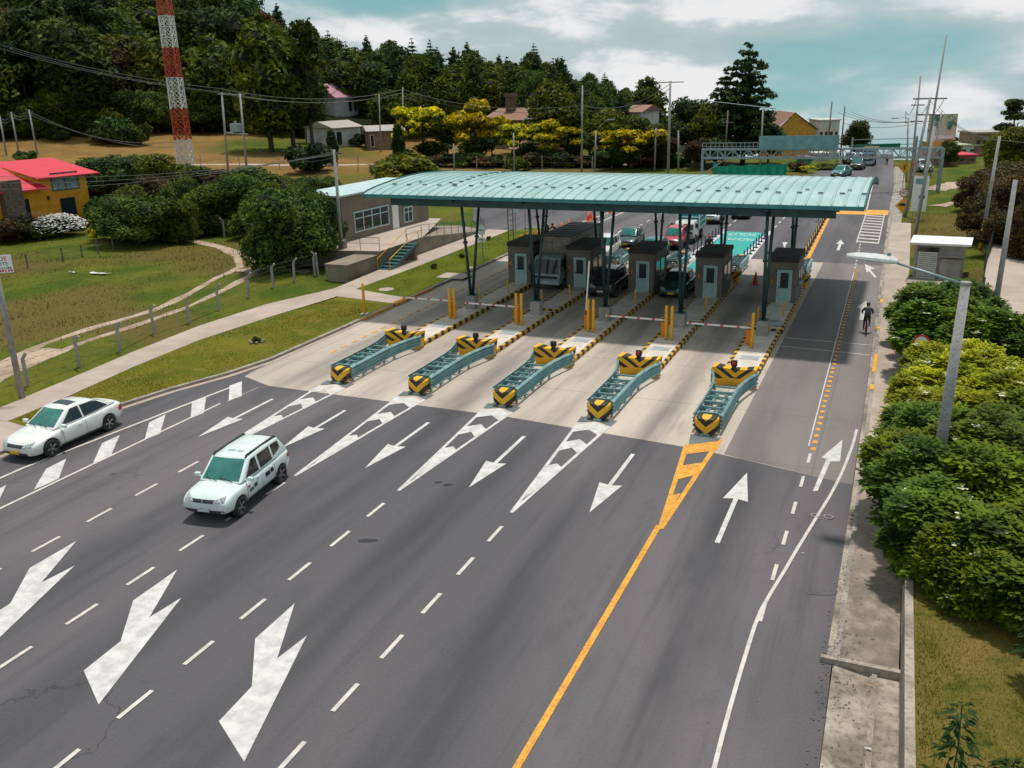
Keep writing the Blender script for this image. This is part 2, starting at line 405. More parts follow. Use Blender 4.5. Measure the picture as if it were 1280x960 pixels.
SC.view_settings.view_transform = 'Standard'; SC.view_settings.look = 'None'; SC.view_settings.exposure = 0
# ------------------------------------------------------------------ ground
azs = [a*.55-100 for a in range(0, 310)]
rs = []; r = 6.0
while r < 7000:
    rs.append(r); r += max(.8, r*.016) if r < 400 else r*.08
gm = MB(); cols = []
for r in rs:
    for a in azs:
        x = r*sin(radians(a)); y = r*cos(radians(a)); gm.v.append((x, y, terr(x, y)))
        hay = smooth(118, 132, r+14*noise.noise(Vector((x*.02, y*.02, 9))))*(1-smooth(-26, -16, a))
        if a > -34: hay *= 1-.9*smooth(205, 225, r)
        hay *= 1-.85*smooth(-39, -35, a)*(1-smooth(140, 160, r))
        hay *= smooth(-.30, -.05, noise.noise(Vector((x*.03, y*.03, 3))) + .18)
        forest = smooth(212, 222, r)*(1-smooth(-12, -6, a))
        far = smooth(150, 170, r)*smooth(-10, -4, a)
        brn = smooth(.05, .35, noise.noise(Vector((x*.09, y*.09, 5)))+(.12 if x < 0 else .22))
        cols.append((min(1, hay), forest, brn, far))
na = len(azs)
for i in range(len(rs)-1):
    for j in range(na-1):
        k = i*na+j; gm.f.append((k, k+1, k+na+1, k+na)); gm.mi.append(0)
m, nt, b = _nodes('ground_grass'); P = pos(nt)
at_ = nt.nodes.new('ShaderNodeAttribute'); at_.attribute_name = 'zone'; cr, cg, cbb = sepxyz(nt, at_.outputs['Color'])
g1 = noi(nt, P, .22, 6, .65); g2 = noi(nt, P, 1.7, 6, .75); g3 = noi(nt, P, 9, 3, .7)
c = mixc(nt, ramp(nt, g1, .35, .65), (.052, .088, .009), (.125, .130, .016))
c = mixc(nt, mth(nt, 'MULTIPLY', cbb, mth(nt, 'MULTIPLY', ramp(nt, g2, .25, .55), .95)), c, (.135, .095, .030))
c = mixc(nt, mth(nt, 'MULTIPLY', ramp(nt, g2, .52, .72), .7), c, (.022, .036, .006))
h = mixc(nt, ramp(nt, g1, .3, .7), (.27, .155, .05), (.18, .11, .036))
h = mixc(nt, mth(nt, 'MULTIPLY', ramp(nt, g2, .5, .75), .5), h, (.10, .085, .025))
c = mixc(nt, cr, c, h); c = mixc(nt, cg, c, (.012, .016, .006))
c = mixc(nt, mth(nt, 'MULTIPLY', ramp(nt, g3, .42, .68), .55), c, mixc(nt, 1.0, c, (.4, .42, .35), 'MULTIPLY'))
nt.links.new(c, b.inputs['Base Color']); b.inputs['Roughness'].default_value = .95; b.inputs['Specular IOR Level'].default_value = .1
bump(nt, b, g3, .7, .06); M['ground'] = m
go = gm.build('ground', 'ground', None, True); struct(go)
ca = go.data.color_attributes.new('zone', 'FLOAT_COLOR', 'POINT')
ca.data.foreach_set('color', [v for c4 in cols for v in c4])
# verge / planter grass
def grassmat(name, c1, c2, c3):
    m, nt, b = _nodes(name); P = pos(nt)
    c = mixc(nt, ramp(nt, noi(nt, P, .35, 5, .6), .35, .65), c1, c2)
    c = mixc(nt, mth(nt, 'MULTIPLY', ramp(nt, noi(nt, P, 1.3, 5, .7), .5, .7), .8), c, c3)
    g = noi(nt, P, 14, 4, .8)
    c = mixc(nt, mth(nt, 'MULTIPLY', ramp(nt, g, .4, .7), .6), c, mixc(nt, 1.0, c, (.4, .42, .32), 'MULTIPLY'))
    nt.links.new(c, b.inputs['Base Color']); b.inputs['Roughness'].default_value = .95; b.inputs['Specular IOR Level'].default_value = .1
    bump(nt, b, g, .8, .04); return m
M['verge'] = grassmat('verge_grass', (.17, .15, .018), (.105, .125, .012), (.24, .165, .045))
M['vergeg'] = grassmat('verge_grass_green', (.125, .15, .012), (.08, .115, .01), (.16, .14, .03))
M['planter'] = grassmat('planter_grass', (.10, .10, .014), (.20, .14, .045), (.05, .065, .008))
# roads
KL = [(-32.6, 4), (-32.4, 15), (-32.35, 24), (-32.1, 28.5), (-31.5, 31.3), (-30.5, 34.2), (-29.95, 37), (-29.87, 45), (-29.87, 60), (-29.87, 77), (-30.1, 79.6), (-31.0, 81.6), (-32.4, 82.4), (-34.0, 82.0)]
asph = [p for p in KL[:10]]+[(-30.6, 80), (-34.5, 80.2), (-37.4, 80.2), (-41.5, 86), (-46, 96), (-51, 107), (-58, 113), (-58, 119), (-44, 118), (-30, 117), (-20, 120), (-14.5, 127), (-12.5, 140), (-10.5, 155), (-10, 175), (-2.6, 175), (-2.0, 150), (-1.4, 127), (-1.36, 104), (-1.0, 68), (-.72, 44), (-.62, 30), (-.45, 18), (-.3, 4)]
struct(MB().flat(asph, 0).build('road', 'asphalt'))
struct(MB().flat([(-29.6, 34.3), (-27.45, 33.45), (-14.8, 33.35), (-6.3, 32.5), (-.66, 31.1), (-.74, 44), (-1.0, 68), (-1.08, 71.9), (-29.87, 72.4), (-29.87, 45), (-29.9, 37.5)], .004).build('concrete_apron', 'concrete_road'))
struct(MB().flat([(-5.35, 32.35), (-.66, 31.1), (-.74, 44), (-1.0, 68), (-1.08, 71.9), (-5.2, 71.9)], .008).build('concrete_lane', 'concrete_dark'))
def strip(pts, w0, w1, z0, z1, name, m, closed=False):
    """kerb-like band: offset w0..w1 to the left of the polyline, from z0 up to z1"""
    mb = MB(); n = len(pts); L = []
    for i, p in enumerate(pts):
        a = Vector(pts[max(0, i-1)][:2]); b = Vector(pts[min(n-1, i+1)][:2]); d = (b-a).normalized(); nrm = Vector((-d.y, d.x))
        L.append((Vector(p[:2])+nrm*w0, Vector(p[:2])+nrm*w1))
    for (a, b), (c, d) in zip(L, L[1:]):
        mb.quad((*a, z1), (*c, z1), (*d, z1), (*b, z1))
        mb.quad((*a, z0), (*c, z0), (*c, z1), (*a, z1)); mb.quad((*b, z1), (*d, z1), (*d, z0), (*b, z0))
    return struct(mb.build(name, m))
def dense(pts, step=1.0):
    out = []
    for a, b in zip(pts, pts[1:]):
        n = max(1, int(hypot(b[0]-a[0], b[1]-a[1])/step))
        out += [(a[0]+(b[0]-a[0])*i/n, a[1]+(b[1]-a[1])*i/n) for i in range(n)]
    return out+[pts[-1]]
strip(KL, 0, .22, -.05, .14, 'kerb', 'kerb')
strip([(x+.0, y) for x, y in KL[:12]], -.28, -.004, -.02, .009, 'gutter', 'walk')
verge = [(x-.22, y) for x, y in KL[2:8]]+[(-30.09, 60), (-30.09, 77), (-30.4, 79.5), (-31.2, 81.2), (-32.4, 82.1), (-34.6, 80), (-34.7, 53.3), (-34.75, 50.0), (-35.8, 44.2), (-36.3, 38.7), (-36.0, 33.4), (-35.4, 28.6), (-35.2, 25.2)]
struct(MB().flat(verge, .125).build('grass_verge', 'verge'))
far = [(-30.1, 51.4), (-34.9, 53.0), (-34.65, 80), (-32.4, 82.1), (-31.2, 81.2), (-30.35, 79.5), (-30.09, 77)]
struct(MB().flat(far, .130).build('grass_verge', 'vergeg'))
struct(MB().flat([(-32.5, 24.9), (-35.2, 25.3), (-39, 24.6), (-39, 8), (-32.75, 8)], .130).build('driveway', 'walk'))
sl = [(-35.2, 25.3), (-35.4, 28.6), (-36.0, 33.4), (-36.3, 38.7), (-35.8, 44.2), (-34.9, 50.2), (-34.9, 53.1), (-34.65, 61.3), (-34.65, 80)]
sr = [(-36.9, 80), (-36.95, 65.1), (-36.9, 59.0), (-36.5, 52.7), (-38.2, 47.2), (-38.6, 41.3), (-38.2, 35.5), (-37.6, 30.6), (-37.0, 25.0)]
struct(MB().flat(sl+sr, .142).build('sidewalk', 'walk'))
struct(MB().flat([(-34.95, 53.0), (-30.05, 51.6), (-30.05, 49.9), (-34.9, 50.6)], .146).build('path', 'walk'))
mb = MB().box((-30.0, 50.7, .08), (.5, 1.6, .165)); struct(mb.build('kerb_ramp', 'paint_y'))
mb = MB().box((-29.83, 47.6, .07), (.07, 3.6, .16)); mb.box((-29.83, 53.6, .07), (.07, 3.0, .16)); struct(mb.build('painted_kerb', 'paint_y'))
m, nt, b = _nodes('soiled_sidewalk'); P = pos(nt); yy_ = sepxyz(nt, P)[1]
c = mixc(nt, ramp(nt, noi(nt, P, .45, 6, .6), .36, .66), (.43, .345, .29), (.33, .26, .215))
k = mth(nt, 'SUBTRACT', 1, ramp(nt, mth(nt, 'ADD', yy_, mth(nt, 'MULTIPLY', noi(nt, P, .6, 5, .6), 5)), 25, 34))
c = mixc(nt, mth(nt, 'MULTIPLY', k, ramp(nt, noi(nt, P, 1.6, 6, .65), .2, .6)), c, (.15, .125, .10))
c = mixc(nt, mth(nt, 'MULTIPLY', ramp(nt, noi(nt, P, 9, 4, .7), .55, .75), .5), c, (.12, .10, .08))
nt.links.new(c, b.inputs['Base Color']); b.inputs['Roughness'].default_value = .9; M['walk_r'] = m
# right side kerb, gutter, sidewalk
KR = [(-.62, 20.3), (-.62, 30), (-.72, 44), (-.86, 56), (-1.0, 68), (-1.2, 88), (-1.36, 104), (-1.4, 127), (-2.0, 150)]
KRn = list(KR)
strip(KRn, -.16, -.002, -.02, .010, 'gutter', 'grime')
strip(KRn, -.30, -.16, -.05, .15, 'kerb', 'kerb')
struct(MB().flat([(-.32, 20.3), (-.32, 30), (-.42, 44), (-.56, 56), (-.7, 68), (-.9, 88), (-.92, 93), (.8, 93), (.85, 56), (1.0, 44), (1.02, 20.3)], .14).build('sidewalk', 'walk_r'))
struct(MB().flat([(-.92, 93), (-1.06, 104), (-1.1, 127), (-1.7, 150), (-.6, 150), (-.1, 127), (-.05, 93)], .143).build('sidewalk', 'kerb'))
struct(MB().box((.2, 20.25, .02), (1.9, .14, .26)).build('sidewalk_end', 'grime'))
mb = MB(); mb.quad((-.45, 20.2, .006), (.42, 20.2, -.12), (.42, 3, -.12), (-.30, 3, .006)); struct(mb.build('drain_apron', 'grime'))
struct(MB().box((.5, 11.8, -.08), (.12, 16.6, .22)).build('drain_kerb', 'wallc'))
struct(MB().flat([(.4, 20.2), (1.1, 20.2), (1.1, 3), (.4, 3)], -.07).build('drain', 'grime'))
for y0, y1 in ((44.3, 47.4), (41.6, 42.3), (59, 60), (52.5, 53)):
    xx = piece((y0+y1)/2, [(p[1], p[0]) for p in KR])
    struct(MB().box((xx+.23, (y0+y1)/2, .085), (.17, y1-y0, .17)).build('painted_kerb', 'yellow'))
# parallel concrete road, right
cr_ = [(4.6, 40), (4.6, 58), (5.2, 66), (6.4, 75), (8.6, 84), (12, 95), (30, 95), (30, 40)]
mb = MB(); mb.flat([(x, y) for x, y in cr_], 1.0); mb = MB(); 
ys = [40+i*2.5 for i in range(23)]
for a, b in zip(ys, ys[1:]):
    xa = piece(a, [(58, 4.9), (66, 5.3), (75, 6.4), (84, 8.6), (95, 12)]); xb = piece(b, [(58, 4.9), (66, 5.3), (75, 6.4), (84, 8.6), (95, 12)])
    za = 1.05+max(0, a-56)*.03; zb = 1.05+max(0, b-56)*.03
    for q in range(6):
        p0 = xa+q*3; p1 = xa+q*3+3; q0 = xb+q*3; q1 = xb+q*3+3
        hz = lambda x, y, z: max(z, terr(x, y)+.06)
        mb.quad((p0, a, hz(p0, a, za)), (p1, a, hz(p1, a, za)), (q1, b, hz(q1, b, zb)), (q0, b, hz(q0, b, zb)))
struct(mb.build('concrete_street', 'walk', None, True))
# dirt track with two ruts
def drape(path, w, name, m, lift=.05, step=1.2):
    pts = dense(path, step); mb = MB(); L = []
    for i, p in enumerate(pts):
        a = Vector(pts[max(0, i-1)]); b = Vector(pts[min(len(pts)-1, i+1)]); d = (b-a).normalized(); nr = Vector((-d.y, d.x))
        ww = w*(.8+.5*noise.noise(Vector((p[0]*.5, p[1]*.5, 2))))
        row = [Vector(p)+nr*(k*ww/2) for k in (-1, -.33, .33, 1)]
        L.append([(q.x, q.y, terr(q.x, q.y)+(lift if abs(k) < 1 else lift*.1)) for q, k in zip(row, (-1, -.33, .33, 1))])
    for A, B in zip(L, L[1:]):
        for i in range(3): mb.quad(A[i], B[i], B[i+1], A[i+1])
    return struct(mb.build(name, m, None, True))
def gp(px): return [tuple(G(x, y)[:2]) for x, y in px]
rutA = gp([(-60, 500), (0, 462), (60, 438), (130, 415), (190, 393), (250, 363), (285, 347), (301, 338), (296, 323), (275, 311), (245, 304), (215, 299)])
rutB = gp([(-60, 520), (0, 480), (70, 452), (140, 426), (200, 402), (262, 374), (300, 356), (322, 345), (318, 330), (296, 317), (262, 306), (225, 298)])
drape(rutA, .75, 'dirt_track', 'dirt'); drape(rutB, .75, 'dirt_track', 'dirt', .055)
drape(gp([(300, 345), (330, 338), (360, 340), (388, 344)]), 2.2, 'dirt_track', 'dirt', .045)
drape(gp([(-80, 502), (0, 470), (70, 446)]), 2.6, 'dirt_track', 'dirt', .042)
drape([(x, y) for x, y in [tuple(T(p, 206)[:2]) for p in (170, 250, 330, 400, 470, 540, 640, 720, 800, 860)]], 1.4, 'field_path', 'walk', .12, 3)
drape([tuple(T(1170, 258)[:2]), tuple(T(1215, 250)[:2])], 2.4, 'dirt_track', 'dirt', .06)
drape([tuple(T(1160, 238)[:2]), tuple(T(1205, 228)[:2])], 5, 'dirt_track', 'dirt', .06)
# ------------------------------------------------------------------ road markings
def marks(name, polys, m, z=.012):
    mb = MB()
    for p in polys: mb.flat(p, z)
    return struct(mb.build(name, m))
def rect(x0, y0, x1, y1): return [(x0, y0), (x1, y0), (x1, y1), (x0, y1)]
for x, ys in ((-10.95, 24.0), (-15.47, 24.15), (-19.8, 24.4), (-24.22, 24.85)):
    P_ = []
    k = 0; y = ys
    while y > 2: P_.append(rect(x-.06, y-1.08, x+.06, y)); y -= 2.17
    marks('lane_dashes', P_, 'paint_old')
# gore chevrons in front of the islands
NX = [-24.4, -19.95, -15.5, -11.0, -6.4]
tips = [(-24.22, 25.9), (-19.8, 25.0), (-15.5, 25.2), (-11.05, 25.0)]
def skew(x): return .05*(-6.4-x)
for (tx, ty), nx in zip(tips, NX):
    by = 33.9+skew(nx); W = .78
    def edge(t): return tx+(nx-tx)*t, W*t
    P_ = []
    L = lambda y: (lambda t: (tx+(nx-tx)*t-W*t, y))((y-ty)/(by-ty)); R = lambda y: (lambda t: (tx+(nx-tx)*t+W*t, y))((y-ty)/(by-ty)); Cn = lambda y: (lambda t: (tx+(nx-tx)*t, y))((y-ty)/(by-ty))
    th = .11
    P_.append([(tx-.06, ty), (tx+.06, ty), (R(by)[0], by), (R(by)[0]-th*1.3, by)])
    P_.append([(tx-.06, ty), (tx+.06, ty), (L(by)[0]+th*1.3, by), (L(by)[0], by)])
    P_.append([(tx, ty+1.2), R(ty+4.0), Cn(ty+4.35), L(ty+4.0)])
    for a in (5.3, 7.3):
        a = ty+a*(by-ty)/8.9
        P_.append([L(a), Cn(a+.55), R(a), R(a+.95), Cn(a+1.5), L(a+.95)])
    marks('gore_chevron', P_, 'paint', .013)
    marks('gore_base', [[L(by-.45), Cn(by-.02), R(by-.45), R(by+.28), L(by+.28)]], 'paint_grey', .017)
# yellow gore
P_ = [[G(824, 660), G(829, 662), G(903, 550), G(896, 550)], [G(822, 661), G(827, 662), G(862, 556), G(855, 556)],
      [G(857, 556), G(902, 549), G(897, 563), G(852, 569)], [G(849, 583), G(881, 578), G(866, 595), G(843, 601)], [G(838, 620), G(851, 617), G(825, 661), G(822, 660)]]
marks('yellow_gore', [[tuple(q[:2]) for q in p] for p in P_], 'paint_y', .014)
marks('gore_base', [[tuple(G(*q)[:2]) for q in ((863, 543), (902, 548), (897, 552), (861, 556))]], 'paint_grey', .018)
marks('yellow_line', [[(-6.45, 2), (-6.3, 2), (-6.12, 25.8), (-6.30, 25.8)]], 'paint_y', .015)
def arrow(x, y0, y1, up, head=2.3, hw=.42, sw=.078, m='paint', rot=0):
    """straight lane arrow; tip at y0 when it points to the camera side"""
    if up: poly = [(-sw, y0), (sw, y0), (sw, y1-head), (hw, y1-head-.1), (0, y1), (-hw, y1-head-.1), (-sw, y1-head)]
    else: poly = [(-sw, y1), (sw, y1), (sw, y0+head), (hw, y0+head+.1), (0, y0), (-hw, y0+head+.1), (-sw, y0+head)]
    return marks('lane_arrow', [[(x+a, b) for a, b in poly]], m, .0125)
arrow(-26.05, 26.9, 31.9, False); arrow(-21.95, 27.1, 31.7, False); arrow(-17.7, 26.5, 31.6, False); arrow(-13.25, 26.3, 31.5, False); arrow(-8.6, 25.9, 31.2, False)
arrow(-4.25, 25.3, 30.9, True); 
marks('lane_arrow', [[tuple(G(*q)[:2]) for q in ((1016, 614), (1022, 614), (1038, 577), (1050, 577), (1053, 550), (1027, 572), (1033, 574))]], 'paint', .0125)
marks('lane_arrow', [[tuple(G(*q)[:2]) for q in ((1045.7, 313), (1048.6, 304.8), (1045, 304.8), (1051, 299.7), (1055.3, 305.3), (1052, 305.3), (1049.2, 313))]], 'paint', .012)
marks('lane_arrow', [[tuple(G(*q)[:2]) for q in ((1096, 347), (1088, 337), (1094, 336), (1081, 330), (1083, 341), (1086, 339), (1093, 347))]], 'paint', .012)
marks('lane_arrow', [[tuple(G(*q)[:2]) for q in ((1074, 400), (1079, 400), (1082, 386), (1086, 386), (1083, 376), (1071, 384), (1076, 386))]], 'paint', .012)
marks('lane_arrow', [[tuple(G(*q)[:2]) for q in ((978, 303), (985, 303), (982, 306), (981, 312), (979, 306))]], 'paint', .012)
big = [(0, 12.2), (-1.5, 13.0), (-1.55, 14.3), (-2.75, 16.0), (-2.7, 17.75), (-1.55, 15.45), (-1.5, 16.5)]
bigA = [(-11.8, 12.15), (-13.2, 13.0), (-13.3, 14.3), (-14.5, 15.95), (-14.55, 17.75), (-13.42, 15.45), (-13.3, 16.55)]
for q, dx, dy in (((bigA), 0, 0), (bigA, -4.48, .28), (bigA, -8.9, .55), (bigA, -13.3, .8)):
    marks('merge_arrow', [[(x+dx, y+dy) for x, y in q]], 'paint', .013)
# left painted median
marks('edge_line', [[(-28.05, 3), (-27.93, 3), (-27.93, 30.6), (-28.05, 30.6)], [(-30.45, 3), (-30.33, 3), (-30.25, 22), (-28.95, 33.3), (-29.1, 33.3), (-30.38, 22)]], 'paint_old', .012)
zl = lambda y: piece(y, [(3, -30.4), (22, -30.33), (33.3, -29.0)])
P_ = []
for q in (((185, 340), (265, 300), (235, 380), (135, 425)), ((408, 238), (480, 205), (445, 285), (372, 318)), ((597, 155), (663, 122), (640, 200), (578, 225)), ((768, 72), (825, 52), (815, 118), (763, 138)), ((918, 8), (968, -10), (967, 50), (915, 68)), ((-60, 452), (26, 405), (-10, 480), (-130, 545))):
    P_.append([tuple(G(x/3.2, 480+y/3.2)[:2]) for x, y in q])
marks('hatch_bars', P_, 'paint', .014)
# far-left faint arrow and dashes on the apron
marks('kerb_line', [[(-29.75, 34.8), (-29.68, 34.8), (-29.5, 48), (-29.6, 48)], [(-27.9, 30.9), (-27.8, 30.9), (-27.75, 33.1), (-27.85, 33.1)]], 'paint_faint', .013)
def yd(x0, y0, x1, y1, n, name='yellow_dashes', l=.42, wd=.075, m='paint_y'):
    P_ = []
    for i in range(n):
        t = i/(n-1); x = lerp(x0, x1, t); y = lerp(y0, y1, t); P_.append(rect(x-wd, y-l/2, x+wd, y+l/2))
    marks(name, P_, m, .016)
yd(-27.75, 39.5, -27.75, 68, 28, l=.55)
yd(-2.25, 34.0, -2.62, 69, 50, l=.30, wd=.085)
marks('lane_line', [[(-2.47, 34.2), (-2.42, 34.2), (-2.80, 69), (-2.85, 69)]], 'paint_old', .0155)
yd(-2.38, 21.9, -2.3, 33.0, 6, 'lane_dashes', .95, .055, 'paint_old')
yd(-2.85, 70.5, -3.05, 82, 9, 'lane_dashes', .6, .05, 'paint_old')
wl_ = [(1071, 537), (1066, 556), (1059, 575), (1051, 594), (1044.5, 607), (1037.5, 620), (1029, 634), (1020, 648), (1008.5, 667), (997.5, 685), (980, 715), (964, 741), (951, 764), (943, 784), (936, 806), (925, 842), (914, 880), (903, 920), (893, 960), (875, 1030)]
W_ = [tuple(G(*q)[:2]) for q in wl_]
marks('edge_line', [[(a[0]-.05, a[1]), (a[0]+.05, a[1]), (b[0]+.05, b[1]), (b[0]-.05, b[1])] for b, a in zip(W_, W_[1:])], 'paint_old', .0135)
marks('bicycle_mark', [rect(-1.6, 28.05, -1.25, 28.09), rect(-1.5, 28.2, -1.3, 28.23)]+[[(cx+r*cos(a), 28.25+r*sin(a)) , (cx+(r+.05)*cos(a), 28.25+(r+.05)*sin(a)), (cx+(r+.05)*cos(a+.5), 28.25+(r+.05)*sin(a+.5)), (cx+r*cos(a+.5), 28.25+r*sin(a+.5))] for cx in (-1.62, -1.22) for r in (.11,) for a in [i*.5 for i in range(13)]], 'paint_faint', .012)
marks('transverse_line', [[(-5.2, 47.9), (-.8, 47.6), (-.8, 47.68), (-5.2, 47.98)], [(-5.2, 49.6), (-.8, 49.5), (-.8, 49.58), (-5.2, 49.68)]], 'paint_old', .0165)
# far side of the plaza
marks('yellow_band', [[tuple(G(*q)[:2]) for q in ((880, 258), (1111, 263), (1110, 269), (880, 264))]], 'paint_y', .012)
marks('yellow_line', [[(-6.62, 72.2), (-6.3, 72.2), (-6.72, 101), (-7.02, 101)], [(-7.1, 72.2), (-6.95, 72.2), (-7.15, 101), (-7.3, 101)]], 'paint_y', .014)
P_ = [[(-3.35, y), (-3.35, y+.55), (-1.65, y+.1), (-1.65, y-.45)] for y in [82+i*1.75 for i in range(10)]]
P_ += [[(-3.42, 81.5), (-3.34, 81.5), (-3.4, 99.5), (-3.5, 99.5)], [(-1.68, 81.5), (-1.6, 81.5), (-1.66, 99.5), (-1.74, 99.5)]]
marks('hatch_bars', P_, 'paint_old', .012)
marks('edge_line', [[(-3.6, 102.5), (-3.48, 102.5), (-3.9, 128), (-4.05, 128)]], 'paint_old', .012)
teal = [tuple(G(*q)[:2]) for q in ((868, 338), (903, 290), (955, 291), (906, 341))]
marks('teal_lane', [[(-14.6, 66.5), (-14.9, 85), (-11.5, 85), (-11.4, 66.5)]], 'paint_teal', .012)
marks('rumble_lines', [rect(-14.5, y, -11.6, y+.12) for y in [68+i*1.0 for i in range(13)]], mat('road_paint_teal_light', (.05, .52, .46), world=True), .016)
for x, y0 in ((-15.3, 86), (-11.0, 86), (-19.6, 74), (-23.6, 84)):
    yd(x, y0, x+.3, y0+45, 17, 'lane_dashes', 1.3, .06, 'paint_old')
marks('island_paint', [[(-15.7, 70), (-14.9, 70), (-14.9, 85), (-15.2, 85)], [(-11.5, 70), (-10.6, 70), (-10.9, 86), (-11.3, 86)]], 'paint', .018)
marks('edge_line', [[(-28.9, 72), (-28.75, 72), (-27.5, 100), (-25, 118), (-25.2, 118), (-27.7, 100)], [(-30.2, 84), (-30.0, 84), (-28.6, 100), (-26, 120), (-26.25, 120), (-28.8, 100)], [(-24.6, 71), (-24.4, 71), (-24.3, 84), (-24.5, 84)]], 'paint_old', .0125)
def text(s, size, loc, rz, m, name, ext=.0, parent=None, tilt=None):
    cu = bpy.data.curves.new(name, 'FONT'); cu.body = s; cu.size = size; cu.align_x = 'CENTER'; cu.align_y = 'CENTER'; cu.extrude = ext
    o = bpy.data.objects.new(name, cu); COL.objects.link(o)
    dg = bpy.context.evaluated_depsgraph_get(); me = bpy.data.meshes.new_from_object(o.evaluated_get(dg))
    bpy.data.objects.remove(o); o = bpy.data.objects.new(name, me); COL.objects.link(o)
    me.materials.clear(); me.materials.append(M[m]); o.location = loc; o.rotation_euler = tilt or (0, 0, rz)
    if parent: o.parent = parent
    return o
o = text('SOLO', 1.15, (-13.2, 83.6, .017), pi, 'paint', 'road_lettering'); o.scale = (.85, 1.5, 1); struct(o)
o = text('FACILPASS', .9, (-13.2, 80.9, .017), pi, 'paint', 'road_lettering'); o.scale = (.68, 1.9, 1); struct(o)
# stains, patches
for px, py, a, b_ in ((460, 676, .32, .12), (1028, 742, .42, .10), (560, 606, .18, .1), (548, 603, .12, .1)):
    g_ = G(px, py); mb = MB(); mb.flat([(g_.x+a*cos(t*.5)*(.9+.2*random.random()), g_.y+b_*sin(t*.5)+.35*a*cos(t*.5)) for t in range(12)], .0115); struct(mb.build('oil_stain', 'black' if px != 1028 else mat('stain', (.085, .078, .084))))
M['col2'] = mat('teal_fascia', (.022, .145, .15), (.015, .10, .11), 2, .4, .2)
M['fascia'] = mat('pale_teal_fascia', (.045, .21, .21), (.03, .16, .165), 2, .4, .1)
M['rust'] = mat('rusty_red_paint', (.24, .10, .03), (.14, .04, .02), 4, .7)
M['navyblue'] = mat('dark_blue_plastic', (.012, .04, .11), None, 4, .5)
# ------------------------------------------------------------------ toll plaza
ORD = ['leftmost', 'second from the left', 'middle', 'second from the right', 'rightmost']
def wbeam(mb, path, z, side):
    prof = [(-.165, 0), (-.14, .06), (-.09, .11), (-.04, .06), (0, .0), (.04, .06), (.09, .11), (.14, .06), (.165, 0)]
    rows = []
    for i, p in enumerate(path):
        a = Vector(path[max(0, i-1)]); b = Vector(path[min(len(path)-1, i+1)]); d = (b-a).normalized(); n = Vector((d.y, -d.x))*side
        rows.append([(p[0]+n.x*o, p[1]+n.y*o, z+h) for h, o in prof])
    for A, B in zip(rows, rows[1:]):
        for j in range(len(prof)-1): mb.quad(A[j], B[j], B[j+1], A[j+1])
    return mb
def cushion(label, loc, rz=0, detail=True):
    t = thing('crash_cushion', label, 'crash cushion', loc, rz, 'guardrail crash cushions of the toll islands')
    # nose plate: octagon, chevron
    mb = MB(); w_, h = .47, .78
    oc = [(-w_, .22), (-w_+.14, .06), (w_-.14, .06), (w_, .22), (w_, h-.1), (w_-.10, h), (-w_+.10, h), (-w_, h-.1)]
    ins = [(x*.8, .08+(z-.08)*.86+.03) for x, z in oc]
    for i in range(8):
        j = (i+1) % 8; mb.quad((oc[i][0], .10, oc[i][1]), (oc[j][0], .10, oc[j][1]), (ins[j][0], 0, ins[j][1]), (ins[i][0], 0, ins[i][1]))
        mb.quad((oc[i][0], .42, oc[i][1]), (oc[j][0], .42, oc[j][1]), (oc[j][0], .10, oc[j][1]), (oc[i][0], .10, oc[i][1]))
    mb.quad(*[(x, 0, z) for x, z in ins]); mb.quad(*[(x, .42, z) for x, z in reversed(oc)])
    for v in range(len(mb.v)): x, y, z = mb.v[v]; mb.v[v] = (x, y, z-.36)
    o = mb.build('nose_plate', 'chevnose', t); o.location = (0, 0, .36)
    for s in (-1, 1):
        pth = [(s*.50, .35), (s*.50, 1.5), (s*.50, 3.0), (s*.52, 4.1), (s*.60, 4.8), (s*.76, 5.6), (s*.93, 6.2), (s*.99, 6.55)]
        mb = MB(); wbeam(mb, pth, .36, s); wbeam(mb, pth, .66, s)
        mb.build('guardrail', 'steel_teal', t, True)
        for y in (.6, 1.6, 2.6, 3.6, 4.5): MB().box((s*(.44 if y < 4.2 else .52), y, .38), (.08, .12, .76)).build('post', 'steel_teal', t)
    mb = MB()
    for k in range(6): y = .7+k*.68; mb.box((0, y, .74), (.9, .07, .07)); mb.box((0, y, .42), (.9, .06, .06))
    for y in (1.1, 2.4, 3.5): mb.tube((-.2, y-.3, .62), (-.2, y+.3, .62), .07); mb.tube((.2, y-.3, .62), (.2, y+.3, .62), .07)
    mb.box((-.2, 2.3, .5), (.05, 3.8, .05)); mb.box((.2, 2.3, .5), (.05, 3.8, .05)); mb.box((0, 2.3, .05), (.3, 4.2, .10))
    mb.build('ladder_frame', 'steel_teal', t)
    MB().box((0, .05, .05), (.34, .3, .1)).build('ground_anchor', 'steel_teal', t)
    return t
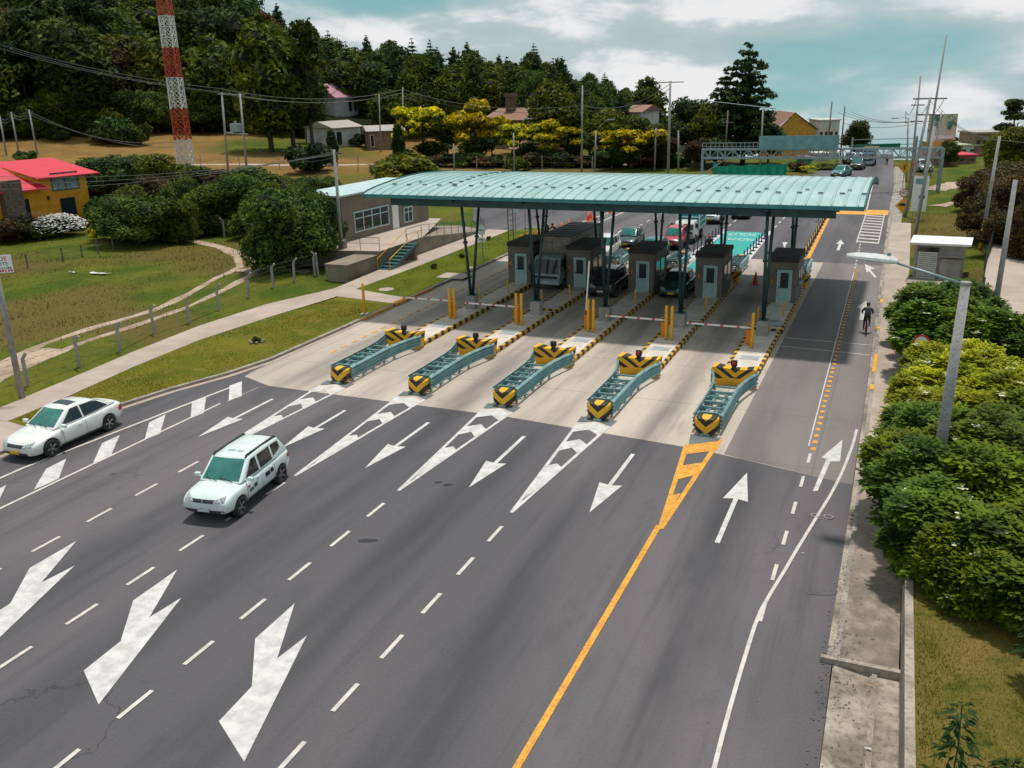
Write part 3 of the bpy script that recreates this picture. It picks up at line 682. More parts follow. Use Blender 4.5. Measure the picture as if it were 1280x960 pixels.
def hazard(label, loc, rz=0, lamp=True):
    t = thing('hazard_block', label, 'barrier block', loc, rz, 'yellow hazard blocks at the island ends')
    mb = MB(); n = 13; H0, H1 = .82, .98
    rows = []
    for i in range(n):
        u = -1+2*i/(n-1); x = u*1.0; y = .38*(1-u*u); rows.append((x, y, H0+(H1-H0)*abs(u)**1.5, abs(u)))
    for (x, y, h, q), (x2, y2, h2, q2) in zip(rows, rows[1:]):
        k = .62
        mb.quad((x*.86, y+.10, -.5), (x2*.86, y2+.10, -.5), (x2, y2, h2-.5), (x, y, h-.5))
        mb.quad((x, y, h-.5), (x2, y2, h2-.5), (x2, .95, h2-.5-.05), (x, .95, h-.5-.05))
        mb.quad((x2*.86, .95, -.5), (x*.86, .95, -.5), (x, .95, h-.55), (x2, .95, h2-.55))
    for s in (-1, 1): mb.quad((s*.86, .10, -.5), (s, 0, H1-.5), (s, .95, H1-.55), (s*.86, .95, -.5))
    o = mb.build('block', 'chevbig', t); o.location = (0, 0, .5)
    if lamp:
        mb = MB(); mb.tube((-.08, .5, .84), (-.08, .5, 1.0), .10, .12, 12); mb.box((-.08, .53, 1.08), (.28, .16, .26)); mb.build('beacon', 'black', t, bev=.01)
        mb = MB(); mb.tube((-.08, .44, 1.08), (-.08, .41, 1.08), .09, .08, 14); mb.build('lens', 'red' if any(w in label for w in ('from the right', 'rightmost')) else 'black', t)
    return t
def island(label, loc, L, w=.86, bev_front=True):
    t = thing('traffic_island', label, 'traffic island', loc, 0, 'raised concrete toll islands')
    MB().box((0, L/2, .105), (2*w-.36, L-.02, .21)).build('slab', 'white_slab', t)
    for s in (-1, 1):
        mb = MB().box((s*(w-.09), L/2, .115), (.18, L, .23)); mb.build('striped_kerb', 'kerbstripe', t, bev=.02)
    mb = MB().box((0, .1, .115), (2*w-.38, .2, .24)); o = mb.build('striped_end', 'kerbstripe2', t, bev=.02)
    return t
M['white_slab'] = mat('island_slab', (.64, .57, .51), (.48, .42, .37), 1.1, .85)
M['kerbstripe2'] = stripes('black_yellow_end', lambda nt, x, y, z: mth(nt, 'GREATER_THAN', mth(nt, 'FRACT', mth(nt, 'DIVIDE', x, .5)), .5), (.62, .34, .03), BLK, wear=.5)
hl = ['with clean chevrons', '', '', '', '']
for i, x in enumerate(NX):
    s = skew(x); o_ = ORD[i]
    cushion(f'teal crash cushion with yellow chevron nose, {o_} of the front five', (x, 33.97+s, 0))
    hazard(f'yellow block with black chevrons and beacon behind the {o_} crash cushion', (x, 40.15+s, 0))
    island(f'pale striped island strip carrying the bollards, {o_} in the row', (x, 41.15+s, 0), 8.9)
    island(f'striped toll island under the {o_} booth', (x+.05, 50.4+s, 0), 12.0, .88)
    hazard(f'yellow hazard block behind the {o_} toll booth', (x+.05, 63.3+s, 0), pi, lamp=i in (2, 3))
    cushion(f'teal guardrail cushion reaching away behind the {o_} toll booth', (x+.05, 69.5+s, 0), pi)
# booths
def pane(mb, x, y, z, w_, h, ax, off): pass
def booth(label, loc):
    t = thing('toll_booth', label, 'toll booth', loc, 0, 'brown toll booths under the canopy')
    W, D, H = 1.72, 3.5, 2.55
    mb = MB().box((0, D/2, H/2), (W, D, H)); mb.build('wall', 'booth', t, bev=.02)
    mb = MB()
    mb.box((0, D/2, H+.14), (W+.10, D+.10, .28)); mb.build('parapet', 'booth_dark', t, bev=.03)
    d = MB().box((.12, -.012, 1.02), (.76, .05, 2.0)).build('door', 'doorteal', t, bev=.01)
    MB().box((.12, -.045, 1.42), (.48, .02, .95)).build('pane', 'glassd', d)
    MB().box((-.2, -.06, .98), (.04, .05, .12)).build('handle', 'black', d)
    MB().box((.12, -.02, 1.03), (.88, .03, 2.06)).build('door_frame', 'frame', t)
    for s in (-1, 1):
        for y in (.95, 2.2):
            wn = MB().box((s*(W/2+.01), y, 1.5), (.04, 1.0, .95)).build('window', 'col', t)
            MB().box((s*(W/2+.035), y, 1.5), (.01, .9, .85)).build('pane', 'glassd', wn)
    MB().box((-.62, -.03, 1.35), (.10, .05, .3)).build('keypad', 'orange', t)
    MB().box((W/2+.12, 1.4, 1.05), (.26, 1.1, .05)).build('counter', 'grating', t)
    return t
M['booth_dark'] = mat('booth_parapet', (.052, .046, .044), (.035, .032, .03), 2, .85)
for i, x in enumerate(NX):
    s = skew(x)
    booth(f'small brown toll booth with pale teal door, {ORD[i]} of the five', (x-.03, 57.0+s, .21))
bl = MB()
def bollard(label, loc, h=1.9, r=.085, grp='tall yellow bollards by the barrier gates', m='yellow'):
    o = MB().tube((0, 0, 0), (0, 0, h), r, r, 14).build('bollard', m, None, True); o.location = loc
    md = o.modifiers.new('b', 'BEVEL'); md.width = .02; md.limit_method = 'ANGLE'
    return tag(o, label, 'bollard', grp)
for i, x in enumerate(NX):
    s = skew(x)
    for k, dx in enumerate((-.14, .17)):
        if i == 4 and k == 1: continue
        bollard(f"tall yellow bollard, {'left' if k == 0 else 'right'} one beside the {ORD[i]} barrier gate" if i != 4 else 'lone tall yellow bollard beside the rightmost barrier gate', (x+dx, 46.35+s, .21))
    g = thing('barrier_gate', f'orange toll gate cabinet with {"raised" if i == 2 else "lowered"} white arm, {ORD[i]} of the five', 'barrier gate', (x-.36, 47.0+s, .21), 0, 'toll barrier gates')
    MB().box((0, 0, .55), (.34, .38, 1.1)).build('cabinet', 'orange', g, bev=.02)
    mb = MB()
    if i == 2: mb.box((-.2, .0, 2.35), (.07, .06, 3.1), 0)
    else: mb.box((-1.55, -.22, .98), (3.5, .05, .09))
    a = mb.build('arm', 'gatearm', g); 
    if i == 2: a.rotation_euler = (0, radians(4), 0)
    if i == 4: a.rotation_euler = (0, 0, 0)
    MB().box((0, -.2, .98), (.22, .08, .2)).build('pivot', 'black', g)
    # cover plate on the island
    p = MB().box((0, 0, 0), (.9, .7, .012)).build('cover_plate', 'grating', None); p.location = (x+.05, 44.6+s, .216)
    tag(p, f'flat grey cover plate on the {ORD[i]} island strip', 'plate', 'cover plates on the islands')
    for k, (dx, dy) in enumerate(((-.62, 1.2), (.55, 3.2))):
        bollard(f"short yellow bollard {'at the front corner' if k == 0 else 'beside the door'} of the {ORD[i]} booth island", (x+dx, 50.4+s+dy, .21), .95, .05, 'short bollards on the booth islands')
g = G(962, 401, .25); t = MB().tube((0, 0, 0), (0, 0, .12), .55, .55, 24).build('round_cover', 'grating', None, True); t.location = (-6.1, 51.6, .21); tag(t, 'round grey cover in front of the rightmost toll booth', 'cover')
# canopy
can = thing('toll_canopy', 'long curved teal metal canopy on dark V shaped columns over the toll booths', 'canopy', (0, 0, 0))
prof = [(47.4, 7.50), (47.9, 7.62), (49, 7.76), (51, 7.92), (53, 8.0), (55, 7.99), (58, 7.82), (61, 7.52), (64, 7.12), (67.3, 6.62)]
def pz(y): return piece(y, prof)
X0, X1 = -30.1, -1.78
m, nt, b = _nodes('canopy_sheet'); P = pos(nt); x, y, z = sepxyz(nt, P)
seam = mth(nt, 'ABSOLUTE', mth(nt, 'SUBTRACT', mth(nt, 'FRACT', mth(nt, 'DIVIDE', x, .61)), .5))
c = mixc(nt, ramp(nt, noi(nt, P, .25, 5, .6), .35, .65), (.37, .505, .49), (.295, .43, .415))
c = mixc(nt, mth(nt, 'MULTIPLY', ramp(nt, noi(nt, P, .9, 8, .75, (1, .3, 1)), .42, .70), .75), c, (.22, .38, .36))
c = mixc(nt, mth(nt, 'SUBTRACT', 1, ramp(nt, seam, .01, .05)), c, (.17, .30, .29))
nt.links.new(c, b.inputs['Base Color']); b.inputs['Roughness'].default_value = .5; b.inputs['Metallic'].default_value = .1
M['roofsheet'] = m
ny = 34; yy = [47.4+(67.3-47.4)*i/ny for i in range(ny+1)]
mb = MB(); nseg = 48
for i in range(ny):
    mb.quad((X0, yy[i], pz(yy[i])), (X1, yy[i], pz(yy[i])), (X1, yy[i+1], pz(yy[i+1])), (X0, yy[i+1], pz(yy[i+1])))
    mb.quad((X0, yy[i+1], pz(yy[i+1])-.09), (X1, yy[i+1], pz(yy[i+1])-.09), (X1, yy[i], pz(yy[i])-.09), (X0, yy[i], pz(yy[i])-.09))
for k in range(1, 47):
    x = X0+k*.61
    for i in range(ny):
        a, b_ = yy[i], yy[i+1]
        mb.quad((x-.03, a, pz(a)), (x-.012, a, pz(a)+.05), (x-.012, b_, pz(b_)+.05), (x-.03, b_, pz(b_)))
        mb.quad((x-.012, a, pz(a)+.05), (x+.012, a, pz(a)+.05), (x+.012, b_, pz(b_)+.05), (x-.012, b_, pz(b_)+.05))
        mb.quad((x+.012, a, pz(a)+.05), (x+.03, a, pz(a)), (x+.03, b_, pz(b_)), (x+.012, b_, pz(b_)+.05))
roofmb = mb
for x in (X0-.04, X1+.04):
    mb = MB()
    for i in range(ny):
        a, b_ = yy[i], yy[i+1]; w_ = .04
        for sx in (-w_, w_): mb.quad((x+sx, a, pz(a)-.28), (x+sx, b_, pz(b_)-.28), (x+sx, b_, pz(b_)+.07), (x+sx, a, pz(a)+.07))
        mb.quad((x-w_, a, pz(a)+.07), (x+w_, a, pz(a)+.07), (x+w_, b_, pz(b_)+.07), (x-w_, b_, pz(b_)+.07))
    mb.build('end_trim', 'col2', can)
for o in can.children: 
    if o.name.startswith('end_trim'): o.data.materials[0] = M['col2']
mb = MB(); mb.box(((X0+X1)/2, 47.33, 7.40), (X1-X0+.1, .10, .20)); mb.build('gutter', 'fascia', can)
mb = MB(); mb.box(((X0+X1)/2, 67.36, 6.55), (X1-X0+.1, .10, .22)); mb.build('gutter', 'fascia', can)
mb = roofmb; mb.cur = 1
for k in range(27):
    x = X0+.9+k*1.05; 
    mb.box((x, 49.6+random.uniform(-.05, .05), pz(49.6)+.06), (.26, .14, .05)); 
    if k % 2: mb.box((x+.3, 50.5, pz(50.5)+.055), (.2, .12, .04))
for k in range(12): mb.box((-25.2+random.uniform(-.1, .1), 50+k*.9, pz(50+k*.9)+.055), (.3, .18, .04))
mb.build('roof_sheet', ['roofsheet', 'col'], can)
for y, dz in ((48.3, .5), (50.9, .6), (54.6, .6), (58.6, .6), (62.6, .6), (66, .5)):
    mb = MB(); z = pz(y)-.14; mb.box(((X0+X1)/2, y, z), (X1-X0-1.2, .10, .10)); mb.box(((X0+X1)/2, y, z-dz+.05), (X1-X0-3, .10, .10))
    n = 34; 
    for k in range(n):
        xa = X0+1.6+k*(X1-X0-3.2)/n; xb = xa+(X1-X0-3.2)/n
        if k % 2: xa, xb = xb, xa
        mb.bar((xa, y, z), (xb, y, z-dz+.05), .05)
    mb.build('truss', 'col', can)
for y, z_, h_ in ((48.4, 6.98, .46), (50.9, 6.95, .42), (61.5, 6.6, .40)): MB().box(((X0+X1)/2, y, z_), (X1-X0-2.6, .16, h_)).build('beam', 'col', can)
for y in (47.7, 49.6, 52.8, 56.6, 60.6, 64.4):
    MB().box(((X0+X1)/2, y, pz(y)-.13), (X1-X0-.2, .06, .10)).build('purlin', 'col', can)
LAMPX = []
for i, x in enumerate(NX):
    s = skew(x)
    mb = MB()
    ys_ = [47.8+k*(66.8-47.8)/20 for k in range(21)]
    for a, b_ in zip(ys_, ys_[1:]):
        mb.bar((x, a, pz(a)-.22), (x, b_, pz(b_)-.22), .14, .16); mb.bar((x, a, pz(a)-.75+.3*abs(a-57)/10), (x, b_, pz(b_)-.75+.3*abs(b_-57)/10), .12, .12)
        mb.bar((x, a, pz(a)-.22), (x, b_, pz(b_)-.75+.3*abs(b_-57)/10), .05)
    mb.build('arch_beam', 'col', can)
    for yp, tops in ((49.15+s, (-1.0, 1.75)), (61.4+s, (-1.5, 1.6))):
        MB().box((x, yp, .62), (.62, .62, .86 if yp < 55 else .86)).build('pedestal', 'concrete', can, bev=.02)
        for q, tp in enumerate(tops):
            for dx in ((-.0,) if q == 0 else (.0,)):
                a = Vector((x+dx, yp+(-.12, .12)[q], 1.0)); b_ = Vector((x+dx, yp+tp, pz(yp+tp)-.55))
                mb = MB(); mb.tube(a, b_, .092, .082, 12)
                mm = a.lerp(b_, .55); mb.tube(mm, a.lerp(b_, .565), .15, .15, 10); mb.tube(a, a.lerp(b_, .02), .17, .17, 10)
                mb.build('column', 'col', can, True)
        MB().box((x, yp, 1.07), (.5, .5, .05)).build('base_plate', 'col', can)
for i, x in enumerate((-27.2, -22, -17.7, -13.2, -8.6)):
    for y in (51, 56.6, 62.6): MB().box((x, y, pz(y)-.26), (.9, .3, .12)).build('light_fitting', 'white', can)
# ladder
ld = thing('ladder', 'narrow red and yellow access ladder above the leftmost toll booth', 'ladder', (NX[0]-.75, 58.2, 2.9))
for s in (-1, 1): MB().box((s*.19, 0, 2.1), (.045, .045, 4.2)).build('rail', 'rust', ld)
for o in ld.children: o.data.materials[0] = M['rust']
mb = MB(); [mb.box((0, 0, .2+k*.36), (.38, .03, .03)) for k in range(11)]; mb.build('rungs', 'rust', ld)
# delineator posts and rows
for x in (-15.25, -11.0):
    for k in range(9):
        o = MB().tube((0, 0, 0), (0, 0, .85), .05, .045, 8).box((0, 0, .04), (.3, .34, .08)).build('delineator_post', 'navyblue', None); o.location = (x+.0, 71+k*1.5, 0)
        tag(o, f"dark blue delineator post on the {'left' if x < -13 else 'right'} edge of the teal lane", 'post', f"blue delineator posts {'left' if x < -13 else 'right'} of the teal lane")
for o in COL.objects:
    if o.name.startswith('delineator_post'): o.data.materials[0] = M['navyblue']
for k in range(15):
    o = MB().tube((0, 0, 0), (0, 0, .8), .05, .04, 8).box((0, 0, .03), (.26, .26, .06)).build('delineator_post', 'black', None); o.location = (-6.75-.02*k, 73.5+k*1.9, 0)
    tag(o, 'dark delineator post standing along the yellow dividing line beyond the canopy', 'post', 'dark delineator posts on the yellow line')
# cones
cp = None
for k, (px, py) in enumerate(((652, 305), (659, 303), (665, 301), (672, 299), (679, 298), (686, 296), (694, 292), (702, 289), (711, 285), (735, 276), (738, 274), (743, 273), (762, 266), (734, 287), (800, 262), (1097, 332))):
    g = G(px, py)
    if cp is None:
        cp = thing('traffic_cone', 'small orange cone or drum standing on the far approach road', 'traffic cone', (g.x, g.y, 0), 0, 'orange cones along the far approach road')
        mb = MB(); mb.tube((0, 0, .05), (0, 0, .85), .20, .04, 14); mb.build('cone', 'cone', cp, True); MB().box((0, 0, .03), (.5, .5, .06)).build('base', 'cone', cp)
        MB().tube((0, 0, .42), (0, 0, .58), .125, .09, 14).build('reflective_band', 'white', cp)
    else:
        if px == 1097: g = Vector((-8.9, 63, 0))
        c_ = dup(cp, (g.x, g.y, 0))
# short T shaped sign stand near the yellow band
for k, (px, py) in enumerate(((1023, 277), (1039, 264))):
    g = G(px, py)
    t = thing('sign_stand', ['thin lamp stand with white head beyond the canopy, nearer one', 'small dark stand on the yellow band beyond the canopy'][k], 'stand', (g.x, g.y, 0))
    MB().tube((0, 0, 0), (0, 0, 2.6 if k == 0 else .9), .03).build('pole', 'black', t); MB().tube((0, 0, 0), (0, 0, .12), .4, .1, 12).build('base', 'black', t)
    if k == 0: MB().box((0, 0, 2.7), (.5, .2, .22)).build('head', 'white', t)
# yellow posts left of the lane
for px, py, h, lab in ((456, 393, 2.0, 'tall yellow post on the grass beside the left kerb'), (570, 375, 1.2, 'yellow post at the kerb by the leftmost canopy column')):
    if px == 570: continue
    g = G(px, py, .14); bollard(lab, (g.x, g.y, .13), h, .085, None)
    o = MB().box((0, 0, .03), (.5, .5, .06)).build('post_footing', 'concrete', None); o.location = (g.x, g.y, .13); tag(o, 'square concrete footing of the tall yellow post in the grass', 'footing')
for px, py, r, lab in ((334, 0, 0, ''),):
    pass
for px, py, r, lab in ((483, 362, .55, 'round manhole cover in the grass beside the crossing path'), (590, 335, .4, 'small round cover in the grass near the canopy')):
    g = G(px, py, .13); o = MB().tube((0, 0, 0), (0, 0, .03), r, r, 24).build('manhole_cover', 'walk', None); o.location = (g.x, g.y, .132); tag(o, lab, 'manhole cover')
o = MB().box((0, 0, .02), (2.2, 1.8, .04)).build('concrete_pad', 'walk', None); g = G(568, 345, .14); o.location = (g.x, g.y, .13); tag(o, 'square concrete pad set in the grass verge', 'concrete pad')
# ------------------------------------------------------------------ vehicles
def carpaint(name, c, rough=.28):
    m, nt, b = _nodes(name); P = pos(nt, False)
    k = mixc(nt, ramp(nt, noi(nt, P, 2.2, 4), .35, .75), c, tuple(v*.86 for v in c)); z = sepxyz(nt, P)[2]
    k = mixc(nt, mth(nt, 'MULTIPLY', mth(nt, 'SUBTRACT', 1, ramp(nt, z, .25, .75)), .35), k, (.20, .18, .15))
    nt.links.new(k, b.inputs['Base Color']); b.inputs['Roughness'].default_value = rough; b.inputs['Coat Weight'].default_value = .5; b.inputs['Coat Roughness'].default_value = .06
    return m
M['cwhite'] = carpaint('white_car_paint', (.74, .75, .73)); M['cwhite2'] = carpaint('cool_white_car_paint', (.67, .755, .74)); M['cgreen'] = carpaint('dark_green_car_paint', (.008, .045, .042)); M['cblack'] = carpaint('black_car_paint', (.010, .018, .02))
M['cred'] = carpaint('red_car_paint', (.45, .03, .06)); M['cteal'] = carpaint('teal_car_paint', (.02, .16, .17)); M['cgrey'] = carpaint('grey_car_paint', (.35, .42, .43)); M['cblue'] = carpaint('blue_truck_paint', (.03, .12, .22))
def glassmat(name, c, c2):
    m = mat(name, c, c2, 1.5, .06, spec=.5); b = m.node_tree.nodes['Principled BSDF']; b.inputs['Coat Weight'].default_value = .12; b.inputs['Coat Roughness'].default_value = .03; return m
M['cglass'] = glassmat('tinted_car_glass', (.012, .12, .105), (.03, .19, .165)); M['cglassd'] = glassmat('dark_car_glass', (.010, .018, .02), (.03, .028, .03))
M['lamp'] = mat('headlight_glass', (.45, .50, .52), (.12, .14, .15), 14, .12); M['tail'] = mat('tail_light', (.45, .015, .02), None, 5, .25); M['chrome'] = mat('alloy_wheel', (.42, .43, .44), (.25, .26, .27), 5, .3, .7)
M['plasticd'] = mat('dark_plastic', (.022, .024, .026), (.035, .036, .038), 6, .6); M['platey'] = mat('yellow_plate', (.75, .45, .01), None, 5, .5); M['platew'] = mat('white_plate', (.55, .62, .62), None, 5, .5)
BODY = dict(
 sedan=dict(st=[(-2.30,.58,.52,.76,.79),(-2.27,.74,.36,.90,.95),(-2.12,.84,.27,.955,1.02),(-1.75,.91,.20,.965,1.03),(-1.2,.93,.19,.955,1.02),(-.4,.93,.18,.935,1.0),(.5,.93,.18,.91,.98),(1.0,.93,.18,.875,.965),(1.55,.915,.19,.80,.885),(1.95,.875,.20,.715,.79),(2.18,.76,.22,.63,.69),(2.29,.56,.28,.54,.58)],
   cab=dict(w0=1.12,r0=.22,r1=-1.02,b1=-2.0,zb=.90,zb1=.99,zr=1.46,zr1=1.40,wb=.83,wr=.60), win=[[(.74,.10),(-.22,.10),(-.22,.88),(.14,.88)],[(-.30,.10),(-1.52,.20),(-1.06,.80),(-.30,.88)]],
   wh=(1.42,-1.355,.33,.80), L=4.6),
 suv=dict(st=[(-2.13,.66,.60,.92,.96),(-2.10,.80,.46,1.0,1.05),(-1.95,.88,.38,1.04,1.08),(-1.5,.91,.32,1.05,1.09),(-.5,.91,.30,1.03,1.08),(.5,.91,.30,1.01,1.07),(1.0,.91,.30,.99,1.07),(1.5,.905,.32,.97,1.06),(1.85,.88,.34,.92,1.02),(2.07,.83,.36,.81,.90),(2.16,.70,.40,.74,.80)],
   cab=dict(w0=1.12,r0=.34,r1=-1.62,b1=-2.05,zb=1.02,zb1=1.03,zr=1.66,zr1=1.64,wb=.86,wr=.70), win=[[(.80,.10),(.02,.10),(.02,.84),(.30,.84)],[(-.10,.10),(-.88,.12),(-.88,.84),(-.10,.84)],[(-1.0,.22),(-1.55,.40),(-1.50,.78),(-1.0,.84)]],
   wh=(1.35,-1.32,.345,.78), L=4.3),
 hatch=dict(st=[(-2.02,.66,.56,.88,.92),(-1.98,.80,.40,.96,1.0),(-1.7,.88,.30,.99,1.03),(-1.0,.90,.24,.98,1.02),(0,.90,.22,.96,1.0),(.7,.90,.22,.93,1.0),(1.2,.89,.24,.88,.96),(1.65,.86,.26,.79,.88),(1.95,.74,.28,.68,.74),(2.05,.54,.34,.58,.62)],
   cab=dict(w0=1.10,r0=.30,r1=-1.45,b1=-1.92,zb=.96,zb1=.99,zr=1.52,zr1=1.47,wb=.82,wr=.62), win=[[(.74,.10),(.0,.10),(.0,.86),(.25,.86)],[(-.08,.10),(-.95,.14),(-.95,.84),(-.08,.86)],[(-1.03,.2),(-1.5,.4),(-1.35,.78),(-1.03,.84)]],
   wh=(1.28,-1.28,.32,.78), L=4.05),
)
BODY['saloon'] = dict(BODY['sedan'])
def loft_body(st):
    mb = MB(); rings = []
    for (x, hw, zb, zs, zc) in st:
        h = [(.80*hw, zb), (.97*hw, zb+.07), (hw, zb+.22*(zs-zb)+.03), (hw*.995, zb+.62*(zs-zb)), (hw*.965, zs-.05), (hw*.88, zs), (hw*.55, zs+.72*(zc-zs)), (0, zc)]
        ring = [(x, y, z) for y, z in h]+[(x, -y, z) for y, z in reversed(h[:-1])]
        k = len(mb.v); mb.v += ring; rings.append(list(range(k, k+len(ring))))
    n = len(rings[0])
    for A, B in zip(rings, rings[1:]):
        for j in range(n):
            q = (j+1) % n; mb.f.append((A[j], A[q], B[q], B[j])); mb.mi.append(0)
    mb.f.append(tuple(rings[0])); mb.f.append(tuple(reversed(rings[-1]))); mb.mi += [0, 0]
    return mb
_wheel = {}
def wheel_meshes(r):
    if r in _wheel: return _wheel[r]
    def lathe(prof, n=28):
        mb = MB(); 
        for i in range(n):
            t = 2*pi*i/n
            for rr, y in prof: mb.v.append((rr*cos(t), y, rr*sin(t)))
        p = len(prof)
        for i in range(n):
            j = (i+1) % n
            for k in range(p-1): mb.f.append((i*p+k, i*p+k+1, j*p+k+1, j*p+k)); mb.mi.append(0)
        return mb
    ty = lathe([(r*.66, -.085), (r*.70, -.10), (r*.93, -.105), (r*.985, -.08), (r, -.04), (r, .04), (r*.985, .08), (r*.93, .105), (r*.70, .10), (r*.66, .085)]).mesh('tyre', 'rubber', True)
    rm = lathe([(.001, .02), (r*.60, .02), (r*.66, .09), (r*.69, .095), (r*.69, -.08)])
    rm.cur = 1
    for k in range(5):
        a = 2*pi*k/5
        for da in (-.13, .13):
            rm.bar((r*.12*cos(a), .055, r*.12*sin(a)), (r*.64*cos(a+da), .075, r*.64*sin(a+da)), .045, .035)
    rm.tube((0, .02, 0), (0, .085, 0), r*.17, r*.13, 12)
    rim = rm.mesh('rim', ['plasticd', 'chrome'])
    _wheel[r] = (ty, rim); return _wheel[r]
def vehicle_wheels(t, xs, r, hw):
    ty, rim = wheel_meshes(r)
    for x in xs:
        for s in (1, -1):
            o = bpy.data.objects.new('wheel', ty); COL.objects.link(o); o.parent = t; o.location = (x, s*hw, r)
            if s < 0: o.rotation_euler = (0, 0, pi)
            q = bpy.data.objects.new('rim', rim); COL.objects.link(q); q.parent = o
def decal(name, bvh, quad, direc, m, parent, off=.008, nu=8, nv=5):
    """patch hugging the body: a quad of start points cast along a direction"""
    direc = Vector(direc).normalized(); a, b_, c_, d_ = [Vector(q) for q in quad]; g = {}; mb = MB()
    for i in range(nu+1):
        for j in range(nv+1):
            u, v = i/nu, j/nv; p = a.lerp(b_, u).lerp(d_.lerp(c_, u), v)
            h = bvh.ray_cast(p, direc)
            if h[0] is not None and (h[0]-p).length < 1.6: g[i, j] = h[0]-direc*off
    for i in range(nu):
        for j in range(nv):
            ks = [(i, j), (i+1, j), (i+1, j+1), (i, j+1)]
            if all(k in g for k in ks): mb.quad(*[g[k] for k in ks])
    if mb.f: return mb.build(name, m, parent, True)
def car(label, cat, loc, heading, kind, paint, glass='cglass', plate='platey', rails=False, sunroof=False, group=None, detail=True, name='car', badge=False, marks_=False, sc=1):
    S = BODY[kind]; t = thing(name, label, cat, loc, heading, group)
    if sc != 1: t.scale = (sc,)*3
    o = recalc(loft_body(S['st']).build('body', paint, t, True))
    ss = o.modifiers.new('s', 'SUBSURF'); ss.levels = 2; ss.render_levels = 2
    cut = []
    f, r_, R, hw = S['wh']
    for x in (f, r_):
        for s in (1, -1):
            c_ = MB().tube((x, s*(hw-.22), R+.01), (x, s*1.3, R+.01), R+.055, R+.06, 28).build('cut', 'black'); recalc(c_); cut.append(c_)
            bm_ = o.modifiers.new('b', 'BOOLEAN'); bm_.object = c_; bm_.operation = 'DIFFERENCE'; bm_.solver = 'EXACT'
    o.parent = None; o.matrix_world = Matrix()
    for c_ in cut: c_.matrix_world = Matrix()
    realize(o); o.parent = t; o.matrix_parent_inverse = Matrix()
    for c_ in cut: bpy.data.objects.remove(c_)
    me = o.data; bm_ = bmesh.new(); bm_.from_mesh(me); bvh = BVHTree.FromBMesh(bm_); bm_.free()
    for x in (f, r_):
        for s in (1, -1): 
            w_ = MB().tube((x, s*(hw-.215), R+.01), (x, s*(hw-.16), R+.01), R+.05, R+.05, 24); w_.build('wheel_well', 'black', t)
    C = S['cab']; mb = MB()
    xw, r0, r1, b1, zb, zb1, zr, zr1, wb, wr = [C[k] for k in ('w0', 'r0', 'r1', 'b1', 'zb', 'zb1', 'zr', 'zr1', 'wb', 'wr')]
    lo = .14
    V = [(xw, wb*.93, zb), (xw, -wb*.93, zb), (b1, wb*.92, zb1), (b1, -wb*.92, zb1), (r0, wr, zr), (r0, -wr, zr), (r1, wr*.97, zr1), (r1, -wr*.97, zr1),
         ((r0+r1)/2+.1, wr*1.0, zr+.03), ((r0+r1)/2+.1, -wr*1.0, zr+.03), (.3*xw+.7*b1, wb, (zb+zb1)/2), (.3*xw+.7*b1, -wb, (zb+zb1)/2), (.7*xw+.3*b1, wb, zb), (.7*xw+.3*b1, -wb, zb)]
    V += [(r0, 0, zr+.035), ((r0+r1)/2+.1, 0, zr+.065), (r1, 0, zr1+.03)]
    Fc = [(0, 1, 5, 14, 4), (3, 2, 6, 16, 7), (4, 14, 15, 8), (14, 5, 9, 15), (8, 15, 16, 6), (15, 9, 7, 16), (2, 10, 6), (10, 8, 6), (10, 12, 8), (12, 4, 8), (12, 0, 4), (3, 7, 11), (11, 7, 9), (11, 9, 13), (13, 9, 5), (13, 5, 1), (0, 12, 10, 2, 3, 11, 13, 1)]
    mb.v = V; mb.f = [tuple(q) for q in Fc]; mb.mi = [0]*len(Fc)
    cb_ = mb.build('cabin', paint, t, True); bv = cb_.modifiers.new('b', 'BEVEL'); bv.width = .07; bv.segments = 4; bv.limit_method = 'ANGLE'; bv.angle_limit = radians(14)
    cb_.parent = None; realize(cb_); cb_.parent = t
    for p in cb_.data.polygons: p.use_smooth = True
    bm_ = bmesh.new(); bm_.from_mesh(cb_.data); cv = BVHTree.FromBMesh(bm_); bm_.free()
    def on(x, tt, s): return None
    # windscreen and rear glass hug the cabin
    zt, zl = zr-.035, zb+.07
    def wsx(z): return xw+(r0-xw)*(z-zb)/(zr-zb)
    decal('windscreen', cv, [(wsx(zl)+.5, wb*.80, zl), (wsx(zl)+.5, -wb*.80, zl), (wsx(zt)+.5, -wr*.86, zt), (wsx(zt)+.5, wr*.86, zt)], (-1, 0, 0), glass, t, .012)
    zt2 = zr1-.04; zl2 = zb1+.12
    def bx(z): return b1+(r1-b1)*(z-zb1)/(zr1-zb1)
    decal('rear_window', cv, [(bx(zl2)-.5, -wb*.76, zl2), (bx(zl2)-.5, wb*.76, zl2), (bx(zt2)-.5, wr*.82, zt2), (bx(zt2)-.5, -wr*.82, zt2)], (1, 0, 0), glass, t, .012)
    for s in (1, -1):
        for W_ in S['win']:
            q = [(x, s*1.6, zb+.03+(zr-zb)*tt) for x, tt in W_]
            decal('side_window', cv, q, (0, -s, 0), 'cglassd', t, .012, 7, 5)
    fx = S['st'][-1][0]; rx = S['st'][0][0]
    zf = S['st'][-3][3]
